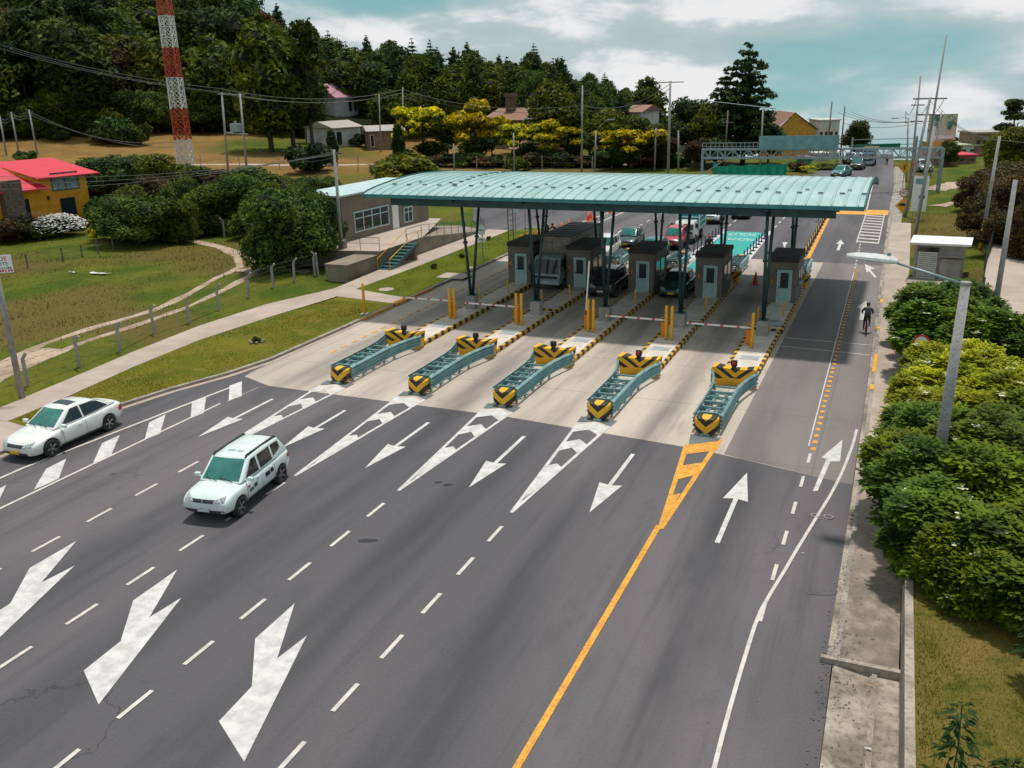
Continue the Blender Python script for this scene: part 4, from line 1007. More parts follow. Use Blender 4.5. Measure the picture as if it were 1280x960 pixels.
    for s in (1, -1):
        decal('headlight', bvh, [(fx+.5, s*.42, zf-.16), (fx+.5, s*.80, zf-.13), (fx+.5, s*.82, zf+.03), (fx+.5, s*.46, zf-.06)], (-1, -s*.12, 0), 'lamp', t, .01)
        decal('tail_light', bvh, [(rx-.4, s*.60, S['st'][1][3]-.26), (rx-.4, s*.86, S['st'][1][3]-.26), (rx-.4, s*.86, S['st'][1][3]-.02), (rx-.4, s*.60, S['st'][1][3]-.06)], (1, 0, 0), 'tail', t, .01)
        decal('tail_light', bvh, [(rx+.02, s*1.4, S['st'][1][3]-.22), (rx+.34, s*1.4, S['st'][1][3]-.18), (rx+.30, s*1.4, S['st'][1][3]-.05), (rx+.02, s*1.4, S['st'][1][3]-.08)], (0, -s, 0), 'tail', t, .01) if detail else None
        mb = MB(); mb.box((xw-.30, s*(wb+.15), zb+.10), (.13, .20, .13)); mb.box((xw-.28, s*(wb+.03), zb+.05), (.05, .14, .04)); mb.build('mirror', paint, t, bev=.025)
        if detail:
            for W_ in S['win'][:2]:
                xm = (W_[0][0]*.25+W_[1][0]*.75); h = bvh.ray_cast(Vector((xm, s*1.6, zb-.10)), Vector((0, -s, 0)))
                if h[0] is not None: MB().box((xm, h[0].y+s*.012, zb-.10), (.18, .03, .035)).build('door_handle', paint, t)
            # door seams and sill strip
            for xs_ in (S['win'][0][0][0]+.10, (S['win'][0][1][0]+S['win'][1][0][0])/2, S['win'][1][1][0]-.02):
                decal('door_seam', bvh, [(xs_, s*1.5, S['st'][4][2]+.14), (xs_+.014, s*1.5, S['st'][4][2]+.14), (xs_+.014, s*1.5, zb-.03), (xs_, s*1.5, zb-.03)], (0, -s, 0), 'black', t, .003, 1, 8)
            decal('sill', bvh, [(r_+R+.08, s*1.5, S['st'][4][2]+.05), (f-R-.08, s*1.5, S['st'][4][2]+.05), (f-R-.08, s*1.5, S['st'][4][2]+.15), (r_+R+.08, s*1.5, S['st'][4][2]+.15)], (0, -s, 0), 'plasticd', t, .008, 8, 2)
        if rails:
            h0 = cv.ray_cast(Vector((r0-.05, s*wr*.86, 3)), Vector((0, 0, -1)))[0]; h1 = cv.ray_cast(Vector((r1+.1, s*wr*.86, 3)), Vector((0, 0, -1)))[0]
            mb = MB(); a = h0+Vector((0, 0, .06)); b_ = h1+Vector((0, 0, .06)); mb.bar(a, b_, .055, .05); mb.bar(a, h0+Vector((.08, 0, -.02)), .05); mb.bar(b_, h1+Vector((-.06, 0, -.02)), .05); mb.build('roof_rail', 'plasticd', t)
    decal('grille', bvh, [(fx+.5, .42, zf-.16), (fx+.5, -.42, zf-.16), (fx+.5, -.42, zf-.05), (fx+.5, .42, zf-.05)], (-1, 0, 0), 'plasticd', t, .009)
    decal('lower_bumper', bvh, [(fx+.5, .80, S['st'][-2][2]+.02), (fx+.5, -.80, S['st'][-2][2]+.02), (fx+.5, -.72, S['st'][-2][2]+.17), (fx+.5, .72, S['st'][-2][2]+.17)], (-1, 0, 0), 'plasticd', t, .010)
    if badge: MB().bar((fx+.0, .0, zf-.15), (fx-.03, 0, zf-.04), .10, .03).build('badge', 'chrome', t)
    hp = bvh.ray_cast(Vector((fx+1, 0, S['st'][-2][2]+.17)), Vector((-1, 0, 0)))[0]
    if hp: MB().box((hp.x+.02, 0, hp.z), (.02, .42, .13)).build('licence_plate', plate, t)
    if sunroof: decal('sunroof', cv, [(.02, .40, 3), (.02, -.40, 3), (-.42, -.40, 3), (-.42, .40, 3)], (0, 0, -1), 'cglassd', t, .010)
    if sunroof or detail:
        for k in (0,): 
            mb = MB(); mb.bar((xw+.02, .5, zb+.07), (xw-.12, -.05, zb+.14), .02, .02); mb.bar((xw+.03, -.08, zb+.07), (xw-.12, -.55, zb+.14), .02, .02); mb.build('wiper', 'black', t)
    if marks_:
        for x0, x1, z0, z1, mm in ((.55, .80, .62, .74, 'cteal'), (.30, .50, .66, .80, 'plasticd'), (-.55, -.25, .70, .86, 'black'), (-.80, -.60, .72, .86, 'black'), (.72, .86, .80, .86, 'tail')):
            decal('door_lettering', bvh, [(x0, 1.5, z0), (x1, 1.5, z0), (x1, 1.5, z1), (x0, 1.5, z1)], (0, -1, 0), mm, t, .006, 4, 2)
        mb = MB(); decal('roof_lettering', cv, [(.02, .30, 3), (.02, .06, 3), (-.12, .06, 3), (-.12, .30, 3)], (0, 0, -1), 'cgrey', t, .006, 3, 2); decal('roof_lettering', cv, [(.02, -.02, 3), (.02, -.30, 3), (-.12, -.30, 3), (-.12, -.02, 3)], (0, 0, -1), 'cgrey', t, .006, 3, 2)
    vehicle_wheels(t, (f, r_), R, hw+.02)
    return t
def head_from(front, rear): d = front-rear; return atan2(d.y, d.x)
# near sedan and SUV, placed from their left wheel contacts
def place(kind, fpx, rpx, side=1):
    a, b_ = G(*fpx), G(*rpx); h = head_from(a, b_); f, r_, R, hw = BODY[kind]['wh']; sc = (a-b_).length/(f-r_)
    n = Vector((-sin(h), cos(h), 0)); mid = (a+b_)/2; u = Vector((cos(h), sin(h), 0))
    return mid-n*side*(hw+.08)*sc-u*((f+r_)/2)*sc, h, sc
l, h, k = place('sedan', (67.2, 570.5), (138.3, 538.1)); print('sedan', l, k)
car('white saloon car with open sunroof panel driving along the left kerb', 'car', l, h, 'sedan', 'cwhite', sunroof=True, name='sedan_car', sc=k)
l, h, k = place('suv', (303, 645), (352.9, 603.5)); print('suv', l, k)
car('white off-road car with black roof rails and door lettering, alone on the open lanes', 'car', l, h, 'suv', 'cwhite2', plate='platew', rails=True, badge=True, marks_=True, name='suv_car', sc=k)
D = -pi/2
car('black off-road car waiting between the middle booths', 'car', (-17.75, 57.6, 0), D+.02, 'suv', 'cblack', 'cglassd', rails=True, name='suv_car', plate='platew')
car('dark green hatchback waiting left of the second booth from the right', 'car', (-13.3, 58.6, 0), D, 'hatch', 'cgreen', 'cglassd', name='hatchback_car')
g = G(738, 326); car('white off-road car queuing behind the cargo truck', 'car', (g.x+.5, g.y+2.2, 0), D+.02, 'suv', 'cwhite', 'cglass', rails=True, name='suv_car')
g = G(779, 312); car('dark green estate car with yellow plate approaching the booths', 'car', (g.x, g.y+2.2, 0), D+.05, 'hatch', 'cgreen', 'cglass', name='hatchback_car')
g = G(838, 313); car('red off-road car queuing ahead of the small box truck', 'car', (g.x-.1, g.y+2.0, 0), D+.03, 'suv', 'cred', 'cglass', rails=True, name='suv_car')
g = G(822, 325); car('teal car half hidden beyond the middle booth', 'car', (g.x-.6, g.y+1.2, 0), D, 'hatch', 'cteal', 'cglass', name='hatchback_car')
g = G(886, 281); car('white off-road car just visible under the canopy edge', 'car', (g.x, g.y+2.2, 0), D+.03, 'suv', 'cwhite', 'cglass', detail=False, name='suv_car')
g = G(909, 277); car('dark car beside the white one under the canopy edge', 'car', (g.x+.9, g.y+3.5, 0), D+.03, 'hatch', 'cblack', 'cglassd', detail=False, name='hatchback_car')
g = G(1050, 222); car('dark teal car driving down the far road', 'car', (g.x, g.y+2, 0), D-.25, 'saloon', 'cteal', 'cglass', detail=False, name='sedan_car')
g = G(1071, 213); car('dark off-road car with bright headlights, far down the road', 'car', (g.x, g.y+2, 0), D-.1, 'suv', 'cblack', 'cglass', detail=False, name='suv_car')
g = G(1058, 211); car('dark car behind the off-road car on the far road', 'car', (g.x, g.y+9, 0), D-.1, 'suv', 'cgreen', 'cglassd', detail=False, name='suv_car')
p = T(683, 207); car('pale blue car parked by the stone wall below the tiled house', 'car', (p.x, p.y, p.z), radians(172), 'saloon', 'cteal', 'cglass', detail=False, name='sedan_car')
# trucks
def truck(label, loc, rz, cabm, boxm, L, W, H, slat, cab_w=1.95, cab_h=2.25, kind='truck'):
    t = thing(kind, label, 'truck', loc, rz)
    mb = MB(); zc = .55; cl = 1.75
    pr = [(0, zc), (.02, .95), (-.02, 1.25), (-.30, cab_h-.12), (-.42, cab_h), (-cl, cab_h+.02), (-cl, zc)]
    for s in (1, -1): 
        P_ = [(x, s*cab_w/2*(1 if z < 1.3 else .93), z) for x, z in pr]; mb.quad(*(P_ if s < 0 else reversed(P_)))
    for i in range(len(pr)):
        a, b_ = pr[i], pr[(i+1) % len(pr)]; k0 = cab_w/2*(1 if a[1] < 1.3 else .93); k1 = cab_w/2*(1 if b_[1] < 1.3 else .93)
        mb.quad((a[0], k0, a[1]), (b_[0], k1, b_[1]), (b_[0], -k1, b_[1]), (a[0], -k0, a[1]))
    c_ = mb.build('cab', cabm, t, bev=.05)
    def fr(z): return (-.02+(-.28)*(z-1.25)/(cab_h-.12-1.25))
    z0, z1 = 1.22, cab_h-.18; w_ = cab_w*.455
    MB().quad((fr(z0)+.02, w_, z0), (fr(z0)+.02, -w_, z0), (fr(z1)+.02, -w_*.97, z1), (fr(z1)+.02, w_*.97, z1)).build('windscreen', 'cglassd', t)
    for s in (1, -1):
        y = s*(cab_w/2*.945+.035); Q = [(-.35, y, 1.32), (-1.35, y, 1.32), (-1.35, y*.99, cab_h-.25), (-.48, y*.99, cab_h-.25)]
        MB().quad(*(Q if s < 0 else reversed(Q))).build('side_window', 'cglassd', t)
        MB().box((.02, s*cab_w*.36, .86), (.06, .34, .18)).build('headlight', 'lamp', t)
        mb = MB(); mb.box((.0, s*(cab_w/2+.2), 1.6), (.10, .18, .36)); mb.bar((-.1, s*cab_w/2*.93, 1.8), (0, s*(cab_w/2+.16), 1.7), .03); mb.build('mirror', 'black', t)
    MB().box((.025, 0, .98), (.05, cab_w*.8, .16)).build('grille', 'black', t); MB().box((.05, 0, .62), (.16, cab_w*.98, .24)).build('bumper', 'cgrey', t, bev=.03); MB().box((.14, 0, .62), (.02, .4, .14)).build('licence_plate', 'platew', t)
    MB().box((-L/2-.9, 0, .62), (L+1.2, .8, .22)).build('chassis', 'black', t)
    bx0 = -cl-.12
    mb = MB(); b_ = (H-.95)
    mb.box((bx0-L/2, 0, .95+b_/2), (L, W, b_)); mb.build('cargo_box', boxm, t)
    mb = MB()
    for k in range(9 if slat else 3):
        z = 1.0+b_*(k+.3)/(9 if slat else 3); mb.box((bx0-L/2, W/2+.02, z), (L, .03, .06)); mb.box((bx0-L/2, -W/2-.02, z), (L, .03, .06)); mb.box((bx0+.02, 0, z), (.03, W, .06))
    for s in (1, -1):
        for x in (bx0, bx0-L): mb.box((x, s*W/2, .95+b_/2), (.09, .09, b_))
    mb.build('side_slats', 'slats' if slat else 'white', t)
    mb = MB(); mb.box((bx0-L/2, 0, H+.03), (L+.1, W+.12, .08)); [mb.box((bx0-k*L/7, 0, H+.08), (.05, W+.06, .03)) for k in range(1, 7)]; mb.build('box_roof', 'slatroof' if slat else 'tarp', t)
    vehicle_wheels(t, (-.75, -L-.6), .40, W/2-.14)
    return t
M['slats'] = mat('slat_side', (.28, .24, .23), (.18, .15, .15), 3, .7); M['slatroof'] = mat('maroon_truck_top', (.075, .05, .052), (.05, .035, .038), 2, .6); M['boxfront'] = mat('pale_slatted_box', (.40, .33, .28), (.28, .23, .2), 3, .7, fine=6); M['tarp'] = mat('beige_tarp', (.38, .28, .18), (.28, .2, .13), 2, .9); M['cabt'] = carpaint('grey_green_cab', (.22, .28, .27), .4); M['tealbox'] = mat('teal_cargo_side', (.02, .22, .25), (.015, .16, .19), 2, .6)
truck('grey cabbed cargo truck with slatted box waiting between the two leftmost booths', (-21.95, 56.7, 0), D-.01, 'cabt', 'boxfront', 6.4, 2.15, 3.45, True, 1.98, 2.35)
g = G(853, 305); truck('small white truck with a teal cargo box behind the red car', (g.x+.1, g.y, 0), D+.03, 'cwhite', 'tealbox', 3.2, 1.9, 2.35, False, 1.75, 1.85)
g = G(1084, 208); truck('blue truck arriving at the crest of the far road', (g.x, g.y, 0), D-.05, 'cblue', 'cblue', 3, 1.9, 2.6, False, 1.8, 2.0)
# ------------------------------------------------------------------ people
def person(label, loc, rz, J, R, colors, group=None, hair='black', parent_name='person', sc=1):
    """J: joint -> position, edges fixed; skin modifier body with clothing chosen by height bands"""
    E_ = [('pelvis', 'belly'), ('belly', 'chest'), ('chest', 'neck'), ('neck', 'head'), ('head', 'crown')]
    for s in 'lr': E_ += [('chest', 'sh'+s), ('sh'+s, 'el'+s), ('el'+s, 'wr'+s), ('wr'+s, 'ha'+s), ('pelvis', 'hi'+s), ('hi'+s, 'kn'+s), ('kn'+s, 'an'+s), ('an'+s, 'to'+s)]
    names = list(J); me = bpy.data.meshes.new('person'); me.from_pydata([J[n] for n in names], [(names.index(a), names.index(b_)) for a, b_ in E_], [])
    o = bpy.data.objects.new('person', me); COL.objects.link(o)
    o.modifiers.new('k', 'SKIN'); sv = me.skin_vertices[0].data
    for i, n in enumerate(names):
        r = R.get(n, R.get(n[:-1], .06)); sv[i].radius = r if isinstance(r, tuple) else (r, r); sv[i].use_root = n == 'pelvis'
    s_ = o.modifiers.new('s', 'SUBSURF'); s_.levels = 2
    realize(o); me = o.data; me.materials.clear()
    for c_ in colors: me.materials.append(M[c_])
    jj = {n: Vector(J[n]) for n in names}
    for p in me.polygons:
        c_ = p.center; best = min(names, key=lambda n: (c_-jj[n]).length-(.05 if n in ('head', 'crown') else 0))
        k = 0
        if best in ('head', 'crown', 'neck') or best[:2] in ('wr', 'ha'): k = 2
        elif best[:2] in ('hi', 'kn') or best == 'pelvis': k = 1
        elif best[:2] in ('an', 'to'): k = 3
        p.material_index = min(k, len(colors)-1); p.use_smooth = True
    hc = jj['crown'].lerp(jj['head'], .35); mb = MB()
    bm_ = bmesh.new(); bmesh.ops.create_icosphere(bm_, subdivisions=2, radius=.118); hm = bpy.data.meshes.new('hair'); bm_.to_mesh(hm); bm_.free(); hm.materials.append(M[hair])
    ho = bpy.data.objects.new('helmet' if hair != 'black' or 'cyclist' in label else 'hair', hm); COL.objects.link(ho); ho.location = hc; ho.scale = (1, 1.1, .85); ho.parent = o
    for p in hm.polygons: p.use_smooth = True
    o.location = loc; o.rotation_euler = (0, 0, rz); o.scale = (sc,)*3; tag(o, label, 'person', group); return o
RR = dict(pelvis=(.15, .12), belly=(.14, .11), chest=(.17, .12), neck=.055, head=.095, crown=.085, sh=.075, el=.05, wr=.036, ha=.04, hi=.10, kn=.065, an=.045, to=.042)
def standing(arm=.12, stride=.0):
    return dict(pelvis=(0, 0, .95), belly=(0, 0, 1.12), chest=(0, 0, 1.34), neck=(0, 0, 1.48), head=(0, .02, 1.58), crown=(0, .01, 1.68),
        shl=(-.19, 0, 1.40), ell=(-.25, -.03, 1.12), wrl=(-.27, .04+arm, .88), hal=(-.27, .06+arm, .80), shr=(.19, 0, 1.40), elr=(.25, -.03, 1.12), wrr=(.27, .04-arm, .88), har=(.27, .06-arm, .80),
        hil=(-.10, 0, .90), knl=(-.12, .06+stride*.5, .50), anl=(-.13, stride, .09), tol=(-.14, stride+.15, .04), hir=(.10, 0, .90), knr=(.12, .02-stride*.3, .50), anr=(.13, -stride, .10), tor=(.14, -stride+.15, .04))
g = G(886, 322); person('person in dark clothing and a red cap walking beside the teal lane', (g.x, g.y, 0), radians(20), standing(.12, .22), RR, ['navy', 'maroon', 'skin', 'black'], hair='red', sc=1.03)
# cyclist seen from behind
cy = G(1081.5, 419); 
def bicycle(label, loc, rz):
    t = thing('bicycle', label, 'bicycle', loc, rz)
    for y in (-.52, .52):
        mb = MB(); n = 26
        for i in range(n): a, b_ = 2*pi*i/n, 2*pi*(i+1)/n; mb.tube((0, y+.34*cos(a), .35+.34*sin(a)), (0, y+.34*cos(b_), .35+.34*sin(b_)), .025, .025, 6, False)
        w_ = mb.build('wheel', 'rubber', t, True); mb = MB(); [mb.tube((0, y, .35), (0, y+.33*cos(k*pi/5), .35+.33*sin(k*pi/5)), .004, .004, 4) for k in range(10)]; mb.build('spokes', 'chrome', w_)
    mb = MB()
    for a, b_ in (((0, -.52, .35), (0, -.08, .32)), ((0, -.08, .32), (0, -.22, .82)), ((0, -.08, .32), (0, .33, .80)), ((0, -.20, .78), (0, .32, .86)), ((0, -.52, .35), (0, -.20, .78)), ((0, .33, .95), (0, .52, .35))): mb.tube(a, b_, .02)
    mb.build('frame', 'navy', t, True); MB().tube((-.28, .40, 1.0), (.28, .40, 1.0), .018).tube((0, .33, .93), (0, .40, 1.0), .02).build('handlebar', 'black', t); MB().box((0, -.24, .87), (.14, .26, .06)).build('saddle', 'black', t, bev=.02)
    MB().tube((-.14, -.08, .22), (.14, -.08, .42), .015).box((-.15, -.08, .2), (.09, .09, .03)).box((.15, -.08, .44), (.09, .09, .03)).build('crank', 'black', t); return t
bicycle('dark bicycle ridden up the narrow right hand lane', (cy.x, cy.y+.55, 0), .06)
J = dict(pelvis=(0, -.22, .98), belly=(0, -.12, 1.12), chest=(0, .08, 1.30), neck=(0, .18, 1.42), head=(0, .24, 1.52), crown=(0, .25, 1.62), shl=(-.19, .10, 1.34), ell=(-.29, .22, 1.12), wrl=(-.26, .38, 1.02), hal=(-.26, .43, 1.0), shr=(.19, .10, 1.34), elr=(.29, .22, 1.12), wrr=(.26, .38, 1.02), har=(.26, .43, 1.0),
    hil=(-.10, -.20, .94), knl=(-.13, .12, .62), anl=(-.14, -.06, .29), tol=(-.14, .06, .24), hir=(.10, -.20, .94), knr=(.13, .14, .78), anr=(.14, -.02, .48), tor=(.14, .10, .46))
person('cyclist in black riding away up the narrow right hand lane', (cy.x, cy.y+.55, 0), .06, J, RR, ['navy', 'black', 'skin', 'black'])
def motorcycle(label, loc, rz, m):
    t = thing('motorcycle', label, 'motorcycle', loc, rz, None)
    for y in (-.62, .62): MB().tube((-.05, y, .3), (.05, y, .3), .30, .30, 20).build('wheel', 'rubber', t, bev=.02)
    MB().box((0, .05, .55), (.26, .7, .32)).build('engine', 'black', t, bev=.05); MB().box((0, .15, .82), (.30, .42, .22)).build('tank', m, t, bev=.06); MB().box((0, -.38, .80), (.26, .62, .10)).build('seat', 'black', t, bev=.03)
    MB().tube((0, .62, .3), (0, .36, 1.0), .03).tube((-.32, .34, 1.02), (.32, .34, 1.02), .018).build('fork', 'chrome', t); MB().tube((0, .46, .86), (0, .54, .86), .09).build('headlight', 'lamp', t); return t
for k, (px, py, m_) in enumerate(((684, 300, 'navy'), (693, 302, 'black'))):
    g = G(px, py); motorcycle(['motorcycle on the left by the grass tip beyond the cargo truck', 'motorcycle on the right by the grass tip beyond the cargo truck'][k], (g.x, g.y, 0), pi-.4, m_)
    Jm = dict(J); person(['rider in navy on the left motorcycle beyond the cargo truck', 'rider in black on the right motorcycle beyond the cargo truck'][k], (g.x, g.y, 0), pi-.4, Jm, RR, [m_, 'black', 'skin', 'black'], hair='navy')
g = G(700, 249); motorcycle('motorcycle parked by the far side road', (g.x, g.y, 0), 1.2, 'cred'); 
p = G(683, 247); car('blue car stopped on the far side road', 'car', (p.x, p.y+2, 0), D+.5, 'hatch', 'cblue', 'cglassd', detail=False, name='hatchback_car')
# ------------------------------------------------------------------ trees
def leaves(blobs, n, size, seed, flat=.35, inner=.18, core=True, mi2=None, elong=1.6, up=.25):
    """crown of many small leaf clumps spread through the volume of several uneven lobes"""
    rnd = random.Random(seed); mb = MB(); W = [b_[3]**2 for b_ in blobs]; tot = sum(W)
    for b_, w_ in zip(blobs, W):
        cx, cy, cz, r = b_[:4]; sq = b_[4] if len(b_) > 4 else .8
        for _ in range(int(n*w_/tot)):
            th = rnd.uniform(0, 2*pi); u = rnd.uniform(-.75, 1); s_ = sqrt(max(0, 1-u*u)); d = Vector((s_*cos(th), s_*sin(th), u))
            rr = r*(rnd.uniform(.80, 1.06) if rnd.random() > inner else rnd.uniform(.5, .8))
            nz = noise.noise(Vector((cx+d.x*1.7+seed, cy+d.y*1.7, cz+d.z*1.7)))
            if nz < -.32 and rnd.random() < .7: continue
            rr *= 1+.28*nz
            p = Vector((cx+d.x*rr, cy+d.y*rr, cz+d.z*rr*sq))
            nn = (d*(1-flat)+Vector((rnd.uniform(-1, 1), rnd.uniform(-1, 1), rnd.uniform(-1, 1)+up))*.75).normalized()
            a = nn.cross(Vector((rnd.uniform(-1, 1), rnd.uniform(-1, 1), rnd.uniform(-1, 1)))).normalized(); b2 = nn.cross(a)
            sz = size*rnd.uniform(.6, 1.35); a *= sz*.5*elong; b2 *= sz*.42
            mb.cur = 1 if (mi2 and d.z > (-.25 if mi2 > .8 else .1) and rnd.random() < mi2) else 0
            mb.quad(p-a, p+b2*.9-a*.1, p+a, p-b2*.9+a*.1)
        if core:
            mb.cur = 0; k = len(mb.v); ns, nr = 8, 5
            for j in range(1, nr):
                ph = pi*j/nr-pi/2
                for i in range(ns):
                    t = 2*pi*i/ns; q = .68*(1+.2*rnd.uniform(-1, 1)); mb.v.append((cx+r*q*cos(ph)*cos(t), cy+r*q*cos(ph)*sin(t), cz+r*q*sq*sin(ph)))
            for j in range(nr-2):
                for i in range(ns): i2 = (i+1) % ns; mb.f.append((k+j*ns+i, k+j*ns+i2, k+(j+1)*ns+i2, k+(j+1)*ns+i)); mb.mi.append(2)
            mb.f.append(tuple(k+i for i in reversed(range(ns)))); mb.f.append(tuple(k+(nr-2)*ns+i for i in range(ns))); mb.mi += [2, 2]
    return mb
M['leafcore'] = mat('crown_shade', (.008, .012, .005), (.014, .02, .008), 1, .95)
def trunk_mb(h, r, limbs, seed, lean=.3):
    rnd = random.Random(seed); mb = MB(); p = Vector((0, 0, -.4)); n = 5
    pts = [p]+[Vector((rnd.uniform(-lean, lean)*i/n, rnd.uniform(-lean, lean)*i/n, h*i/n)) for i in range(1, n+1)]
    for i in range(n): mb.tube(pts[i], pts[i+1], r*(1-.75*i/n), r*(1-.75*(i+1)/n), 8, i in (0, n-1))
    for k in range(limbs):
        t = rnd.uniform(.35, .95); b_ = Vector((0, 0, h*t)); an = rnd.uniform(0, 2*pi); l = h*rnd.uniform(.22, .4)*(1.15-t*.6)
        mb.tube(b_, b_+Vector((cos(an)*l, sin(an)*l, l*.65)), r*.38*(1.2-t), r*.10, 6)
    return mb
PROTO = {}
def proto(kind, v=0):
    if (kind, v) in PROTO: return PROTO[kind, v]
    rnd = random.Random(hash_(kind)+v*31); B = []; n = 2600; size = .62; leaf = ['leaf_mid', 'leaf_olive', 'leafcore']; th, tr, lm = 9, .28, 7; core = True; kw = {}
    if kind in ('broad', 'dark', 'brown', 'near', 'small'):
        H = 12
        for k in range(9):
            a = rnd.uniform(0, 2*pi); z = rnd.uniform(3.4, 10.2); q = (1-abs(z-6.8)/6.0)*rnd.uniform(1.4, 3.2); B.append((q*cos(a), q*sin(a), z, rnd.uniform(1.5, 2.5), .8))
        B.append((0, 0, 7.0, 3.0, .95)); n = 5200; size = .40; leaf[0] = {'broad': 'leaf_mid', 'dark': 'leaf_dark', 'brown': 'leaf_brown', 'near': 'leaf_mid', 'small': 'leaf_mid'}[kind]
        if kind == 'near': B = [(x*1.25, y*1.25, z*.95-1.6, r*1.08, s_) for x, y, z, r, s_ in B]; H = 10.6; n = 15000; size = .27
        if kind == 'dark': leaf[1] = 'leaf_mid'; 
        kw['mi2'] = .12 if kind in ('dark', 'near') else None
    elif kind == 'shrub':
        H = 3; th, tr, lm = 1.6, .08, 8; n = 2600; size = .26
        for k in range(9): a = rnd.uniform(0, 2*pi); q = rnd.uniform(.2, 1.3); B.append((q*cos(a), q*sin(a), rnd.uniform(.7, 2.1), rnd.uniform(.6, .95), .85))
    elif kind == 'yellow':
        H = 9; th = 6.5; n = 3600; size = .45; leaf = ['leaf_olive', 'leaf_yellow', 'leafcore']; kw['mi2'] = .9
        for k in range(13): a = rnd.uniform(0, 2*pi); q = rnd.uniform(.8, 3.9); B.append((q*cos(a), q*sin(a), rnd.uniform(4.2, 7.9)-q*.25, rnd.uniform(.9, 1.5), .62))
    elif kind == 'cone':
        H = 16; th = 14; n = 5600; size = .42; leaf[0] = 'leaf_pine'; lm = 3
        for k in range(20): t = k/19; R_ = 3.5*(1-t)**.8+.22; a = k*2.4; B.append((R_*.42*cos(a), R_*.42*sin(a), 2.6+t*13.0, R_*.72+.12, .75))
    elif kind == 'fir':
        H = 16; th = 15.5; n = 4000; size = .5; leaf[0] = 'leaf_pine'; lm = 0; core = False; kw['up'] = .9
        for k in range(15):
            t = k/14; R_ = 3.1*(1-t)**.9+.15
            for q in range(5): a = k*1.3+q*1.257; B.append((R_*.72*cos(a), R_*.72*sin(a), 3+t*12.7-R_*.15, R_*.42+.1, .35))
    elif kind == 'cypress':
        H = 7; th = 6; n = 2600; size = .26; leaf[0] = 'leaf_dark'; lm = 0; tr = .12
        for k in range(12): t = k/11; B.append((rnd.uniform(-.08, .08), rnd.uniform(-.08, .08), .8+t*5.7, .62*(1-abs(t-.4)*.9)+.1, 1.2))
    elif kind == 'oval':
        H = 12; th = 10; n = 5600; size = .38; leaf[0] = 'leaf_mid'
        for k in range(16): t = k/15; R_ = 3.0*sin(pi*min(1, .16+t*.84))**.7; a = k*2.4; B.append((R_*.4*cos(a), R_*.4*sin(a), 2.2+t*9.0, R_*.66+.4, .8))
    elif kind == 'cedar':
        H = 19; th = 18; n = 9000; size = .52; leaf[0] = 'leaf_dark'; lm = 0; tr = .45; kw['up'] = 1.0; leaf[1] = 'leaf_mid'; kw['mi2'] = .18
        for k in range(15):
            t = k/14; R_ = 5.6*(1-t)**.62*rnd.uniform(.75, 1.1)+.5
            for q in range(6):
                a = k*1.1+q*1.047+rnd.uniform(-.3, .3); l = R_*rnd.uniform(.55, 1.0)
                B.append((l*cos(a), l*sin(a), 2.5+t*16.2+rnd.uniform(-.4, .4), R_*.26+.25, .38))
            B.append((0, 0, 2.5+t*16.2, R_*.42, .6))
    elif kind == 'euc':
        H = 20; th = 18; n = 3200; size = .5; core = False; leaf[0] = 'leaf_dark'; lm = 12; tr = .3
        for k in range(15): t = rnd.uniform(.35, 1); a = rnd.uniform(0, 2*pi); q = 3.3*(1.15-t); B.append((q*cos(a), q*sin(a), 19*t, rnd.uniform(.8, 1.7), .7))
    mb = leaves(B, n, size, hash_(kind)+v*7, core=core, **kw)
    tm = trunk_mb(th, tr, lm, v+3)
    if kind == 'cedar':
        for k in range(15):
            t = k/14; R_ = 5.6*(1-t)**.62
            for q in range(3): a = k*1.1+q*2.1; tm.tube((0, 0, 2.3+t*15.8), (R_*.8*cos(a), R_*.8*sin(a), 2.5+t*16.0), .10*(1.2-t), .03, 5)
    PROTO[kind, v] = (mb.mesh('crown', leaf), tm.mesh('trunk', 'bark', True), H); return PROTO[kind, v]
def hash_(s): return sum(ord(c)*(i+3) for i, c in enumerate(s))
def tree(kind, v, p, h, label, cat='tree', group=None, wide=1.0, name=None, leafm=None):
    cm, tm, H = proto(kind, v); nm = name or {'cone': 'conifer', 'fir': 'conifer', 'cedar': 'conifer', 'euc': 'eucalyptus', 'cypress': 'cypress', 'shrub': 'shrub', 'yellow': 'flowering_tree'}.get(kind, 'tree')
    t = thing(nm, label, cat, p, random.uniform(0, 6.28), group); s = h/H; t.scale = (s*wide, s*wide, s)
    for n_, me in (('crown', cm), ('trunk', tm)):
        o = bpy.data.objects.new('foliage' if kind == 'shrub' and n_ == 'crown' else ('stem' if kind == 'shrub' else n_), me); COL.objects.link(o); o.parent = t
        if leafm and n_ == 'crown': o.material_slots[0].link = 'OBJECT'; o.material_slots[0].material = M[leafm]
    return t
R_ = random.Random(11); nf = 0
